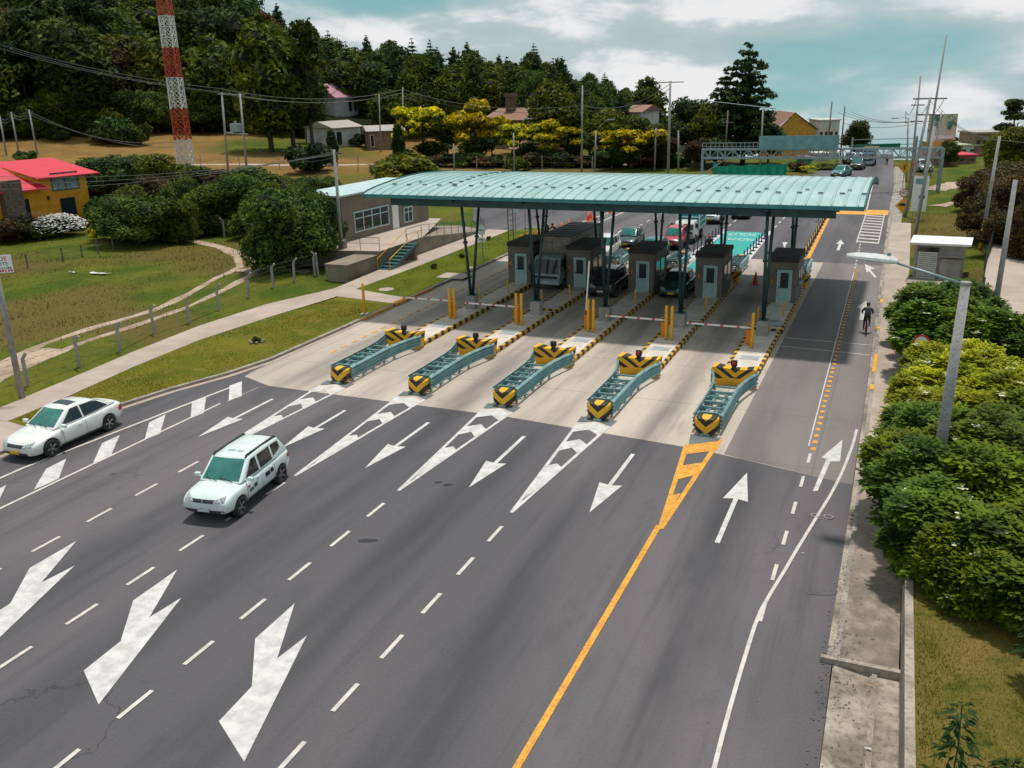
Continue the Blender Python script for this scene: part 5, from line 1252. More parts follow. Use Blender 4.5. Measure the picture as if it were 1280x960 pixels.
for r, st in ((219, 2.0), (229, 2.15), (241, 2.1), (255, 2.1), (271, 2.1), (290, 2.1), (312, 2.1), (336, 2.1)):
    a = -57+R_.uniform(0, 2)
    while a < -14:
        aj = a+R_.uniform(-.5, .5); rj = r+R_.uniform(-5, 5)
        if aj > -33.5 and r < 248: a += st; continue
        if -36.6 < aj < -33.0 and r < 250: a += st; continue
        x, y = rj*sin(radians(aj)), rj*cos(radians(aj))
        if aj < -37: kind, h = R_.choice([('dark', 22), ('broad', 20), ('dark', 23), ('broad', 21), ('brown', 18), ('euc', 26), ('oval', 22)]); wd = 1.1
        elif aj < -28: kind, h = R_.choice([('cone', 17), ('oval', 15), ('broad', 14), ('dark', 15), ('fir', 17)]); wd = 1.25
        else: kind, h = R_.choice([('cone', 16), ('fir', 18), ('oval', 13), ('oval', 14), ('cone', 16)]); wd = 1.25
        if aj > -21: h *= lerp(.85, .5, (aj+21)/7)
        lab = {'dark': 'dark rounded tree among the hillside forest on the left', 'broad': 'mid green spreading tree among the hillside forest', 'brown': 'brownish tree among the hillside forest', 'euc': 'tall thin eucalyptus among the hillside forest', 'oval': 'rounded upright tree among the hillside forest', 'cone': 'broad conical conifer among the hillside forest', 'fir': 'slender spiky conifer on the hillside skyline'}[kind]
        tree(kind, R_.randrange(3), (x, y, terr(x, y)), h*R_.uniform(.82, 1.15), lab, 'tree', 'forest trees on the hillside', wd*R_.uniform(.9, 1.15)); nf += 1
        a += st*(1 if kind not in ('fir',) else .75)
print('forest', nf)
def TP(kind, v, px, py, top, lab, wpx=None, cat='tree', group=None, name=None, leafm=None, nat=None):
    p = T(px, py); h = hgt(p, top); cm, tm, H = proto(kind, v); nat = {'broad': .62, 'dark': .62, 'near': .75, 'brown': .62, 'shrub': 1.0, 'yellow': 1.05, 'cone': .42, 'fir': .38, 'cypress': .18, 'oval': .5, 'cedar': .62, 'euc': .35}[kind]
    d = (p-CAM).dot(FW); wide = 1.0 if wpx is None else (wpx*d/F_PX)/(h*nat); return tree(kind, v, p, h, lab, cat, group, wide, name, leafm)
TP('cedar', 0, 928, 206, 55, 'tall dark cedar with layered boughs behind the gantry', 88)
TP('cedar', 1, 903, 206, 88, 'shorter dark cedar left of the tallest one', 62)
TP('oval', 0, 808, 190, 91, 'dark egg shaped tree left of the tall crossarm pole', 46, leafm='leaf_dark')
TP('oval', 1, 690, 196, 94, 'large soft green willow like tree behind the yellow blossom trees', 62)
for k, (px, py, tp, w_, kd) in enumerate(((862, 204, 116, 50, 'dark'), (880, 207, 122, 46, 'broad'), (840, 206, 134, 44, 'dark'), (760, 200, 122, 55, 'broad'), (775, 196, 112, 46, 'cone'), (737, 196, 118, 42, 'broad'), (795, 200, 140, 46, 'dark'), (815, 207, 150, 40, 'broad'), (960, 204, 150, 40, 'dark'), (560, 196, 140, 44, 'dark'), (640, 192, 150, 34, 'dark'), (615, 196, 150, 30, 'brown'), (720, 206, 160, 34, 'dark'), (830, 210, 165, 36, 'brown'), (872, 212, 168, 34, 'brown'), (752, 208, 165, 44, 'dark'), (895, 210, 165, 50, 'dark'), (765, 212, 178, 40, 'dark'), (600, 203, 170, 50, 'dark'), (665, 203, 172, 44, 'dark'), (545, 203, 172, 44, 'dark'))):
    TP(kd, k % 3, px, py, tp, 'bushy tree in the belt of trees behind the canopy', w_, group='belt of trees behind the canopy')
for k, (px, py, tp, w_, lab) in enumerate(((530, 203, 122, 84, 'yellow blossoming tree right of the slim cypress'), (590, 204, 120, 92, 'largest yellow blossoming tree left of the tiled house'), (650, 205, 146, 70, 'yellow blossoming tree in front of the tiled house chimneys'), (694, 206, 146, 78, 'yellow blossoming tree right of the tiled house'), (788, 210, 154, 88, 'yellow green tree left of the tall crossarm pole'), (724, 196, 142, 48, 'small yellow blossoming tree beside the thin mast'), (758, 208, 156, 48, 'small yellow tree by the far lamp'))):
    TP('yellow', k % 2, px, py, tp, lab, w_)
for k, (px, py, tp, w_, kd) in enumerate(((392, 192, 22, 60, 'euc'), (368, 190, 20, 80, 'dark'), (393, 178, 60, 40, 'broad'), (340, 190, 10, 80, 'oval'), (398, 160, 30, 40, 'euc'), (458, 140, 62, 44, 'cone'), (476, 158, 60, 56, 'oval'), (500, 160, 52, 52, 'cone'), (522, 168, 66, 50, 'broad'), (545, 168, 60, 52, 'cone'), (570, 170, 76, 50, 'oval'), (594, 172, 70, 46, 'cone'), (616, 170, 84, 50, 'oval'), (642, 172, 78, 46, 'cone'), (664, 174, 86, 44, 'broad'), (714, 178, 92, 44, 'cone'), (738, 182, 96, 44, 'oval'), (760, 186, 104, 36, 'fir'), (486, 172, 108, 44, 'oval'), (512, 174, 112, 46, 'broad'), (636, 160, 70, 40, 'fir'), (600, 160, 62, 40, 'fir'), (578, 160, 64, 36, 'fir'))):
    TP(kd, k % 3, px, py, tp, ['big tree of the forest edge around the sheds and the brick house'][0], w_, group='trees of the forest edge')
for k, px in enumerate(range(505, 860, 21)): TP('shrub', k % 2, px, 209-abs(px-640)*.004, 186+(k*7) % 9, 'dark bush under the yellow blossom trees', 34, 'shrub', 'dark bushes below the yellow trees', leafm=['leaf_dark', 'leaf_mid', 'leaf_brown'][k % 3])
for k in range(19):
    a = radians(-57+k*1.2); x, y = 213*sin(a), 213*cos(a); t = tree('near', k % 3, (x, y, terr(x, y)), 8+(k*5) % 4, 'low leafy tree filling the foot of the hillside forest', 'tree', 'low trees at the foot of the forest', 1.3, leafm=['leaf_dark', 'leaf_mid'][k % 2])
TP('cypress', 0, 417, 206, 162, 'slim dark cypress left of the white sheds', 13); TP('cypress', 1, 500, 206, 154, 'slim dark cypress right of the sheds', 15)
TP('shrub', 0, 386, 216, 175, 'round dark clipped bush beside the hay field', 52, 'shrub', leafm='leaf_dark')
TP('near', 0, 366, 336, 204, 'wide dark tree right of the dirt track bend', 112); TP('near', 1, 396, 326, 216, 'dark tree beside the office wall', 66)
TP('near', 2, 176, 306, 226, 'bushy multi stemmed tree beside the yellow house', 88); TP('near', 0, 222, 303, 236, 'small leafy tree at the far end of the dirt track', 56)
for k, (px, py, tp, w_, kd) in enumerate(((262, 292, 214, 66, 'near'), (305, 290, 206, 70, 'near'), (335, 285, 210, 60, 'near'), (140, 262, 190, 60, 'dark'), (175, 258, 186, 60, 'near'), (212, 262, 190, 56, 'broad'), (245, 255, 202, 60, 'dark'), (285, 255, 205, 54, 'brown'), (325, 262, 206, 66, 'broad'), (350, 248, 210, 50, 'near'), (230, 285, 214, 50, 'near'), (200, 280, 212, 60, 'brown'), (120, 240, 188, 54, 'broad'), (155, 240, 200, 50, 'near'), (400, 262, 208, 52, 'near'), (410, 290, 228, 50, 'near'), (270, 270, 226, 60, 'broad'), (310, 268, 222, 70, 'near'), (170, 285, 220, 50, 'broad'), (378, 285, 222, 50, 'dark'))):
    TP(kd, k % 3, px, py, tp, 'dense tree in the thicket between the yellow house and the office', w_, group='thicket of trees behind the dirt track')
for k, (px, py, tp, w_) in enumerate(((150, 300, 262, 50), (205, 300, 268, 44), (240, 297, 262, 44), (275, 292, 258, 46), (318, 296, 258, 50), (350, 306, 262, 46), (395, 330, 280, 44), (132, 282, 240, 40), (228, 270, 232, 50), (265, 262, 226, 50), (300, 258, 224, 50), (340, 266, 228, 50), (378, 262, 226, 44), (408, 300, 262, 36))): TP('shrub', k % 2, px, py, tp, 'leafy undergrowth bush filling the thicket behind the dirt track', w_, 'shrub', 'undergrowth of the thicket')
for k, (px, py, tp, w_) in enumerate(((155, 181, 142, 40), (128, 178, 158, 40), (175, 182, 152, 24), (70, 176, 160, 30))): TP('shrub', k % 2, px, py, tp, 'bush at the forest edge of the hay field', w_, 'shrub', 'bushes at the forest edge')
for k, (px, py, tp, w_, lm_) in enumerate(((36, 204, 186, 24, 'leaf_mid'), (450, 183, 165, 22, 'leaf_dark'), (469, 184, 166, 24, 'leaf_dark'))): TP('shrub', 1, px, py, tp, ['low bush above the red roof', 'dark bush in front of the white shed', 'dark bush between the two sheds'][k], w_, 'shrub', leafm=lm_)
TP('shrub', 0, 507, 226, 190, 'spiky green bush just behind the left end of the canopy', 66, 'shrub', leafm='leaf_olive')
TP('shrub', 1, 645, 214, 196, 'grey green shrub behind the canopy by the lamp pole', 26, 'shrub')
TP('broad', 2, 1070, 176, 149, 'dark tree on the crest behind the gantry sign', 38, leafm='leaf_dark'); TP('broad', 1, 1184, 208, 172, 'small dark tree beside the billboard', 28, leafm='leaf_dark')
TP('brown', 2, 1192, 190, 168, 'small brown tree behind the billboard', 26)
TP('oval', 2, 975, 196, 166, 'small tree left of the yellow gabled house', 22)
TP('near', 0, 1262, 215, 142, 'dark green tree at the right edge above the scrub', 70, leafm='leaf_mid'); TP('euc', 0, 1262, 190, 116, 'thin feathery tree at the right edge', 44)
for k, (px, py, tp, w_) in enumerate(((1238, 300, 208, 66), (1262, 292, 196, 70), (1280, 300, 190, 60), (1225, 262, 200, 50), (1250, 255, 190, 60), (1275, 250, 180, 60), (1290, 330, 215, 60), (1244, 320, 250, 44))):
    TP('near', k % 3, px, py, tp+8, 'dense brown scrub tree on the right hand bank', w_*1.2, group='brown scrub on the right bank', leafm='leaf_brown', name='scrub_tree')
# ------------------------------------------------------------------ hedge on the right, near the camera
def bushmesh(seed, leafm, n, lift=0):
    rnd = random.Random(seed); B = [(0, 0, 1.05, 1.0, .95)]
    for k in range(19): a = rnd.uniform(0, 2*pi); q = rnd.uniform(.4, 1.45); B.append((q*cos(a), q*sin(a), rnd.uniform(.6, 2.25)-q*.2, rnd.uniform(.28, .60), .85))
    mb = MB(); 
    for (cx, cy, cz, r, sq) in B:
        for _ in range(int(n*r*r/4.6)):
            th = rnd.uniform(0, 2*pi); u = rnd.uniform(-.7, 1); s_ = sqrt(1-u*u); d = Vector((s_*cos(th), s_*sin(th), u)); rr = r*rnd.uniform(.72, 1.10)
            p = Vector((cx+d.x*rr, cy+d.y*rr, cz+d.z*rr*sq)); ax = (d+Vector((rnd.uniform(-.8, .8), rnd.uniform(-.8, .8), rnd.uniform(-.6, .5)))).normalized()
            # a sprig of four pointed leaflets
            sd_ = ax.cross(Vector((0, 0, 1))).normalized(); L = rnd.uniform(.13, .24)
            for q in range(4):
                bs = p+ax*(L*(.2+.28*q)); dr = (ax*.6+sd_*(1 if q % 2 else -1)*.9+Vector((0, 0, rnd.uniform(-.45, .15)))).normalized(); wd = dr.cross(Vector((rnd.uniform(-.3, .3), rnd.uniform(-.3, .3), 1))).normalized()*L*.26
                mb.quad(bs, bs+dr*L*.5+wd, bs+dr*L*1.05+Vector((0, 0, -.012)), bs+dr*L*.5-wd)
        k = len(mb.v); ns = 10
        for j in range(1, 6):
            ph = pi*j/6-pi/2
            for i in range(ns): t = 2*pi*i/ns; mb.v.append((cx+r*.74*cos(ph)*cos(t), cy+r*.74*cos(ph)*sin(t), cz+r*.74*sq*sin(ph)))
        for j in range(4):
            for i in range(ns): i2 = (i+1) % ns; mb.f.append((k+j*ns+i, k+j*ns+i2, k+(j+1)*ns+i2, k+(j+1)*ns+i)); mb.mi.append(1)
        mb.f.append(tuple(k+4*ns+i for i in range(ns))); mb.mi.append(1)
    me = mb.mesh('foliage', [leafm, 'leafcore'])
    st = MB(); 
    for k in range(7): a = k*.9; st.tube((.1*cos(a), .1*sin(a), -.4), (.75*cos(a), .75*sin(a), 1.3), .035, .012, 6)
    fl = MB()
    for k in range(26):
        a = rnd.uniform(0, 2*pi); u = rnd.uniform(.0, 1); s_ = sqrt(1-u*u); b_ = B[rnd.randrange(len(B))]; c_ = Vector((b_[0]+b_[3]*1.16*s_*cos(a), b_[1]+b_[3]*1.16*s_*sin(a), b_[2]+b_[3]*1.12*u*.95))
        if any((c_-Vector(o_[:3])).length < o_[3]*.72 for o_ in B): continue
        for q in range(20): o_ = Vector((rnd.gauss(0, .07), rnd.gauss(0, .07), rnd.gauss(.05, .02)))+c_; z = rnd.uniform(.025, .048); fl.quad(o_+Vector((-z, -z, 0)), o_+Vector((z, -z, .01)), o_+Vector((z, z, 0)), o_+Vector((-z, z, .012)))
    return me, st.mesh('stem', 'bark'), fl.mesh('blossom', 'flower')
BG = [bushmesh(s, 'leaf_bushg', 5200) for s in (3, 4, 5)]; BY = [bushmesh(s, 'leaf_bushy', 5200) for s in (6, 7)]
def hedge(x, y, z, s, kind, label, group):
    me, st, fl = (BG if kind != 'y' else BY)[R_.randrange(2 if kind == 'y' else 3)]
    t = thing('hedge_bush', label, 'bush', (x, y, z), R_.uniform(0, 6.28), group); t.scale = (s*1.05, s*1.05, s*R_.uniform(.88, 1.05))
    for n_, m_ in (('foliage', me), ('stem', st), ('blossom', fl)):
        o = bpy.data.objects.new(n_, m_); COL.objects.link(o); o.parent = t
        if kind == 'd' and n_ == 'foliage': o.material_slots[0].link = 'OBJECT'; o.material_slots[0].material = M['leaf_bushm']
M['leaf_bushm'] = leafmat('leaf_hedge_mid', (.03, .07, .008), (.13, .20, .02), .03, .9)
gG, gY, gD = 'deep green elder bushes of the near hedge', 'lime green bushes in the middle of the hedge', 'round green bushes at the far end of the hedge'
for (x, y, s, k) in ((2.3, 22.9, .78, 'g'), (3.7, 22.6, .9, 'g'), (5.2, 22.7, .95, 'g'), (1.95, 24.5, .95, 'g'), (3.2, 24.2, 1.05, 'g'), (4.7, 24.2, 1.1, 'g'), (1.65, 26.6, 1.0, 'g'), (3.2, 26.4, 1.12, 'g'), (4.9, 26.6, 1.15, 'g'), (1.55, 28.9, .95, 'g'), (3.1, 28.7, 1.1, 'g'), (5.0, 29.0, 1.15, 'g'), (1.5, 31.0, .95, 'g'), (3.3, 31.1, 1.05, 'g'), (5.2, 31.4, 1.1, 'g'), (6.3, 28, 1.1, 'g'), (6.2, 25.5, 1.0, 'g'), (7, 31, 1.1, 'g'),
                     (1.6, 33.3, .92, 'y'), (3.2, 33.5, 1.0, 'y'), (5.0, 33.8, 1.0, 'g'), (1.75, 35.6, .9, 'y'), (3.3, 35.8, .98, 'y'), (4.8, 36.2, .95, 'y'), (1.9, 37.9, .9, 'y'), (3.4, 38.2, .95, 'y'), (4.7, 38.6, .9, 'y'), (2.2, 40.2, .88, 'y'), (3.7, 40.4, .9, 'y'),
                     (1.9, 44.8, 1.15, 'd'), (3.3, 45.5, 1.1, 'd'), (2.3, 47.6, 1.15, 'd'), (3.9, 48.3, 1.0, 'd'), (1.7, 50.2, 1.0, 'd'), (3.2, 51.0, 1.1, 'd'), (4.6, 45.8, .9, 'd'), (2.2, 53.0, .85, 'd'), (3.4, 53.4, .8, 'd')):
    hedge(x, y, .72 if k != 'd' else .85, s, k, {'g': 'deep green bush with cream flower heads in the near hedge', 'y': 'lime yellow leafed bush in the middle stretch of the hedge', 'd': 'round mid green bush at the far end of the hedge'}[k], {'g': gG, 'y': gY, 'd': gD}[k])
# saplings in the planter
def sapling(p, h, label, seed, n=60, L=.24):
    rnd = random.Random(seed); t = thing('sapling', label, 'young plant', p, 0); MB().path([(0, 0, -.1), (.02, .02, h*.5), (-.02, .03, h)], .014, 6).build('stem', 'bark', t)
    mb = MB()
    for k in range(n):
        z = h*(.25+.75*k/n); a = k*2.4; o_ = Vector((0, 0, z)); l = L*rnd.uniform(.7, 1.3); tw = Vector((cos(a), sin(a), .25)).normalized(); q = o_+tw*rnd.uniform(.05, .32)*(1.2-z/h*.7)
        for e in range(2):
            a2 = a+rnd.uniform(-.8, .8); dr = Vector((cos(a2), sin(a2), rnd.uniform(-.5, -.05))).normalized(); sd_ = Vector((-sin(a2), cos(a2), 0))*l*.16
            mb.quad(q, q+dr*l*.5+sd_, q+dr*l+Vector((0, 0, -l*.2)), q+dr*l*.5-sd_)
    mb.build('leaves', 'leaf_dark', t)
g = G(1197, 985, 1.0); sapling((g.x-.1, g.y+.15, .95), 1.75, 'young plant with long drooping leaves near the bottom right corner', 2)
g = G(1262, 990, 1.0); sapling((g.x, g.y, .95), .7, 'smaller drooping plant at the bottom right corner', 5); g = G(1168, 995, 1.0); sapling((g.x, g.y, .95), .5, 'little seedling at the bottom edge beside the wall', 8)
g = G(1290, 850, 1.0); sapling((g.x, g.y, .95), 2.3, 'leafy sapling leaning in from the right edge below the hedge', 9, 110, .3)
# retaining wall of the planter
mb = MB(); 
wp_ = [(1.22, 3), (1.16, 12), (1.10, 17), (1.04, 22), (1.0, 30), (1.0, 44), (.98, 55.5)]
for (x, y), (x2, y2) in zip(wp_, wp_[1:]):
    zt = 1.02; mb.quad((x, y, -.2), (x, y, zt), (x2, y2, zt), (x2, y2, -.2)); mb.quad((x, y, zt), (x+.2, y, zt), (x2+.2, y2, zt), (x2, y2, zt)); mb.quad((x+.2, y, zt), (x+.2, y, .2), (x2+.2, y2, .2), (x2+.2, y2, zt))
o = mb.build('retaining_wall', 'wallc'); tag(o, 'weathered concrete retaining wall along the right hand planter', 'wall')
struct(MB().flat([(1.3, 2), (12, 2), (12, 24), (1.24, 24)], .965).build('planter_grass', 'planter'))
# grass blades
def tufts(name, n, area, zf, h, m, seed, label=None):
    rnd = random.Random(seed); mb = MB()
    for _ in range(n):
        x, y = area(rnd)
        if x is None: continue
        z = zf(x, y); a = rnd.uniform(0, pi); hh = h*rnd.uniform(.5, 1.4)*(1+.6*noise.noise(Vector((x*.4, y*.4, 3)))); w_ = hh*.16; lx, ly = rnd.uniform(-.5, .5)*hh, rnd.uniform(-.5, .5)*hh
        mb.quad((x-cos(a)*w_, y-sin(a)*w_, z-.01), (x+cos(a)*w_, y+sin(a)*w_, z-.01), (x+lx, y+ly, z+hh))
    o = mb.build(name, m); o['kind'] = 'stuff'; o['label'] = label; o['category'] = 'grass'; return o
M['blade'] = leafmat('grass_blades', (.09, .115, .012), (.20, .19, .03), 0, .3, True); M['bladed'] = leafmat('grass_blades_dry', (.12, .09, .03), (.24, .19, .06), 0, .5, True); M['bladev'] = leafmat('grass_blades_verge', (.10, .11, .012), (.20, .18, .03), 0, .5, True)
def a_field(r):
    d = r.random()**.7; x = -39.2-d*48; y = r.uniform(26, 74); 
    return x, y
tufts('field_grass', 42000, a_field, terr, .085, 'blade', 1, 'rough green grass growing over the left hand field'); tufts('dry_grass', 12000, lambda r: (lambda x, y: (x, y) if noise.noise(Vector((x*.09, y*.09, 5))) > -.02 else (None, None))(-41-r.random()*40, r.uniform(30, 70)), terr, .15, 'bladed', 2, 'dry brown grass patches in the left hand field')
tufts('verge_grass', 26000, lambda r: (lambda y: (r.uniform(piece(y, [(25, -35.1), (33, -35.8), (39, -36.1), (50, -34.8)]), piece(y, [(24, -32.7), (28.5, -32.4), (34, -30.8), (37, -30.3)])), y))(r.uniform(25.5, 49.5)), lambda x, y: .125, .055, 'bladev', 3, 'short olive grass on the verge by the kerb')
tufts('verge_grass', 16000, lambda r: (r.uniform(-34.5, -30.2), r.uniform(53.1, 79)), lambda x, y: .13, .06, 'bladev', 4, 'short grass on the far verge by the canopy')
tufts('planter_grass_blades', 36000, lambda r: (r.uniform(1.32, 8), r.uniform(12, 24)), lambda x, y: .965, .05, 'bladev', 5, 'patchy grass in the planter at bottom right')
tufts('bank_grass', 12000, lambda r: (r.uniform(1.1, 9), r.uniform(57, 105)), terr, .09, 'blade', 6, 'green grass on the right hand bank')
# ------------------------------------------------------------------ buildings
def facade(A, B):
    """local frame: x along the wall from A to B, y into the building"""
    u = Vector((B.x-A.x, B.y-A.y, 0)); L = u.length; return L, atan2(u.y, u.x)
def wq(A, B, px, py): return wallpt(A, B, px, py)
def window(t, x0, x1, z0, z1, frm, gl, y=-.03, mull=1, name='window', sill=True, fw=.07):
    w_ = MB(); w_.box(((x0+x1)/2, y, z0), (x1-x0+fw, .08, fw)); w_.box(((x0+x1)/2, y, z1), (x1-x0+fw, .08, fw))
    for k in range(mull+1): x = lerp(x0, x1, k/mull); w_.box((x, y, (z0+z1)/2), (fw, .08, z1-z0-fw))
    o = w_.build(name, frm, t); MB().box(((x0+x1)/2, y+.02, (z0+z1)/2), (x1-x0, .03, z1-z0)).build('pane', gl, o); return o
# yellow house
A = T(25, 297); B_ = T(117.5, 281.5); A.z = B_.z = min(A.z, B_.z); L, rz = facade(A, B_)
hs = thing('yellow_house', 'yellow brick house with red corrugated roofs and white flowering bush in front', 'house', A, rz)
def hq(px, py): s_, z = wq(A, B_, px, py); return s_, z-A.z
s0 = hq(50, 240)[0]; ze = hq(105, 216)[1]; zl = hq(40, 236)[1]
MB().box(((s0+L)/2, 3.6, ze/2-.3), (L-s0, 7.2, ze+.6)).build('wall', 'yellowwall', hs)
MB().box((s0/2-3, 3.3, zl/2-.3), (s0+6-.01, 6.6, zl+.6)).build('wall', 'yellowwall', hs)
mb = MB(); y0, y1 = -.7, 8; z0, z1 = ze-.05, ze+1.5
mb.quad((s0-.4, y0, z0), (L+1.2, y0, z0), (L-.6, y1-3, z1), (s0-2.2, y1-3, z1)); mb.quad((s0-.4, y0, z0-.12), (L+1.2, y0, z0-.12), (L+1.2, y0, z0), (s0-.4, y0, z0)); mb.quad((s0-2.2, y1-3, z1), (L-.6, y1-3, z1), (L+.4, y1, z0), (s0-.4, y1, z0)); mb.quad((L+1.2, y0, z0), (L+.4, y1, z0), (L-.6, y1-3, z1))
mb.build('roof', 'redroof', hs)
mb = MB(); mb.quad((-6, -.8, zl), (s0+.6, -.8, zl), (s0-2.0, 4.4, zl+2.6), (-6, 4.4, zl+2.6)); mb.quad((-6, -.8, zl-.12), (s0+.6, -.8, zl-.12), (s0+.6, -.8, zl), (-6, -.8, zl)); mb.build('roof', 'redroof', hs)
mb = MB(); mb.quad((s0-2.6, 3.6, zl+.5), (s0+.02, 0, zl-.2), (s0+.02, 0, ze+.1), (s0-2.2, 4, ze+1.2)); mb.build('gable', 'yellowwall', hs)
mb = MB(); mb.box((-.3, -.5, 2.6), (1.9, 1.0, 6.2)); mb.build('chimney', 'stone', hs)
for (a, b_, m_, ml) in (((62, 217), (99, 235), 'curtain', 2), ((75, 248.5), (96, 267), 'glassd', 2), ((17.5, 251), (39, 270), 'glassd', 2)):
    s_, z1_ = hq(*a); s2, z2_ = hq(*b_); window(hs, s_, s2, z2_, z1_, 'black', m_, mull=ml)
s_, z_ = hq(60, 247.5); MB().box((s_, -.1, z_), (.2, .2, .35)).build('wall_lamp', 'black', hs)
mb = MB(); mb.box((L+1.3, 2.2, 1.6), (2.2, 3.0, 3.2)); mb.build('porch', 'black', hs); mb = MB(); mb.quad((L+.05, -.2, 3.9), (L+3.2, -.2, 2.9), (L+3.2, 4.2, 2.9), (L+.05, 4.2, 3.9)); mb.build('porch_roof', 'redroof', hs)
def flowershrub(px, py, top, w_, label, fm, lm):
    t = TP('shrub', 0, px, py, top, label, w_, 'shrub', leafm=lm); rnd = random.Random(px); mb = MB()
    for _ in range(800):
        a = rnd.uniform(0, 2*pi); u = rnd.uniform(-.2, 1); s_ = sqrt(1-u*u); rr = rnd.uniform(1.75, 2.35); c_ = Vector((rr*s_*cos(a), rr*s_*sin(a), 1.4+rr*.85*u)); z = rnd.uniform(.04, .08); mb.quad(c_+Vector((-z, -z, 0)), c_+Vector((z, -z, z)), c_+Vector((z, z, z)), c_+Vector((-z, z, 0)))
    mb.build('blossom', fm, t)
for px, py, tp, w_, lb in ((48, 298, 268, 44, 'white flowering bush left of the lower window of the yellow house'), (76, 295, 270, 44, 'white flowering bush below the lower window of the yellow house')): flowershrub(px, py, tp, w_, lb, 'flowerw', 'leaf_dark')
TP('shrub', 1, 12, 303, 268, 'brownish bush below the stone chimney', 46, 'shrub', leafm='leaf_brown')
for px, py, tp, lb in ((116, 300, 283, 'yellow flowering plant left of the fence posts'), (131, 298, 280, 'yellow flowering plant beside the bushy tree')): TP('shrub', 1, px, py, tp, lb, 12, 'shrub', leafm='leaf_yellow')
# toll office on its terrace
ZT = 1.5
A = G(430, 303, ZT); B_ = G(536, 274.5, ZT); L, rz = facade(A, B_)
of = thing('toll_office', 'brown plastered single storey toll office with long window band on the terrace', 'building', (A.x, A.y, ZT), rz)
def oq(px, py): s_, z = wq(A, B_, px, py); return s_, z-ZT
zt = oq(430, 246)[1]
MB().box((L/2, 2.25, zt/2-.8), (L, 4.5, zt+1.6)).build('wall', 'office', of)
mb = MB(); mb.box((L/2, 2.3, zt+.08), (L+.5, 4.9, .14)); mb.build('roof', mat('pale_office_roof', (.48, .60, .60), (.38, .5, .5), 1, .5), of)
for a, b_, ml in (((442, 266), (486.5, 286), 4), ((504.5, 260), (515.5, 277), 2)):
    s_, z1_ = oq(*a); s2, _ = oq(*b_); z2_ = oq(a[0], b_[1]+(5 if ml == 4 else 1.5))[1]; o = window(of, s_, s2, z2_, z1_, 'frame', 'glassd', mull=ml, fw=.09)
    MB().box(((s_+s2)/2, -.04, lerp(z2_, z1_, .68)), (s2-s_, .07, .07)).build('transom', 'frame', of)
s_, zb = oq(494, 293); MB().box((s_+.2, -.03, 1.1), (.95, .06, 2.2)).build('door', 'white', of); MB().box((-.03, 1.6, 1.6), (.05, 1.6, 1.2)).build('side_window', 'glassd', of)
# terrace
te = thing('terrace', 'raised plastered terrace with railing in front of the toll office', 'terrace', (0, 0, 0))
poly = [(-37.0, 66.0), (-37.0, 59.6), (-40.9, 58.4), (-50, 60.5), (-50, 80), (-37.0, 80.0)]
mb = MB(); mb.prism([(-37.05, 60.0), (-44, 58.8), (-48, 60), (-48, 78), (-37.05, 67)], -.1, ZT-.03)
mb.quad((-37.05, 67, ZT-.03), (-37.05, 67, -.1), (-37.05, 80, -.1), (-37.05, 80, .05)); mb.quad((-37.05, 67, ZT-.03), (-37.05, 80, .05), (-41, 82, .05), (-44, 72, ZT-.03))
mb.build('terrace_wall', 'terrace', te)
MB().flat([(-37.0, 59.95), (-44, 58.75), (-48, 60), (-48, 77), (-40.5, 77), (-37.0, 67)], ZT-.015).build('floor', 'walk', te)
mb = MB()
def rail(pts, h=1.0):
    for a, b_ in zip(pts, pts[1:]):
        a, b_ = Vector(a), Vector(b_); mb.tube(a+Vector((0, 0, h)), b_+Vector((0, 0, h)), .025, n=6); mb.tube(a+Vector((0, 0, h*.55)), b_+Vector((0, 0, h*.55)), .018, n=6); n = max(1, int((b_-a).length/1.3))
        for k in range(n+1): q = a.lerp(b_, k/n); mb.tube(q, q+Vector((0, 0, h)), .022, n=6)
rail([(-37.15, 64.4, ZT), (-37.15, 67, ZT), (-37.15, 79.5, .1), (-40, 84, .1)]); rail([(-37.15, 60.2, ZT), (-43.5, 59.2, ZT)]); mb.build('railing', 'col', te)
sg = thing('stair', 'green steel stair with yellow handrails leading up to the terrace', 'stair', (0, 0, 0))
mb = MB(); 
for k in range(9): f_ = k/8; mb.box((-36.45, lerp(59.7, 63.9, f_), lerp(.12, ZT-.05, f_)), (1.0, .46, .05))
for s in (-.52, .52): mb.bar((-36.45+s, 59.4, .02), (-36.45+s, 64.1, ZT-.1), .05, .26)
mb.build('treads', 'greenstair', sg)
for s in (-.55, .55): MB().path([(-36.45+s, 59.5, .1), (-36.45+s, 59.5, 1.0), (-36.45+s, 64.1, ZT+.95), (-36.45+s, 64.4, ZT+.1)], .03).build('handrail', 'yellow', sg)
MB().box((-36.45, 63.9, ZT/2-.1), (.9, .3, ZT-.25)).build('support', 'terrace', sg)
o = MB().box((0, 0, .55), (1.9, 4.2, 1.2)).box((0, 0, 1.19), (2.0, 4.3, .10)).build('planter_block', 'terrace'); o.location = (-38.1, 57.6, 0); tag(o, 'low plastered block at the corner of the terrace beside the path', 'block')
o = MB().box((0, 0, .3), (.5, .5, .7)).build('flower_pot', 'terrace'); o.location = (-40.6, 60.3, ZT); tag(o, 'square planter pot on the terrace corner', 'planter'); 
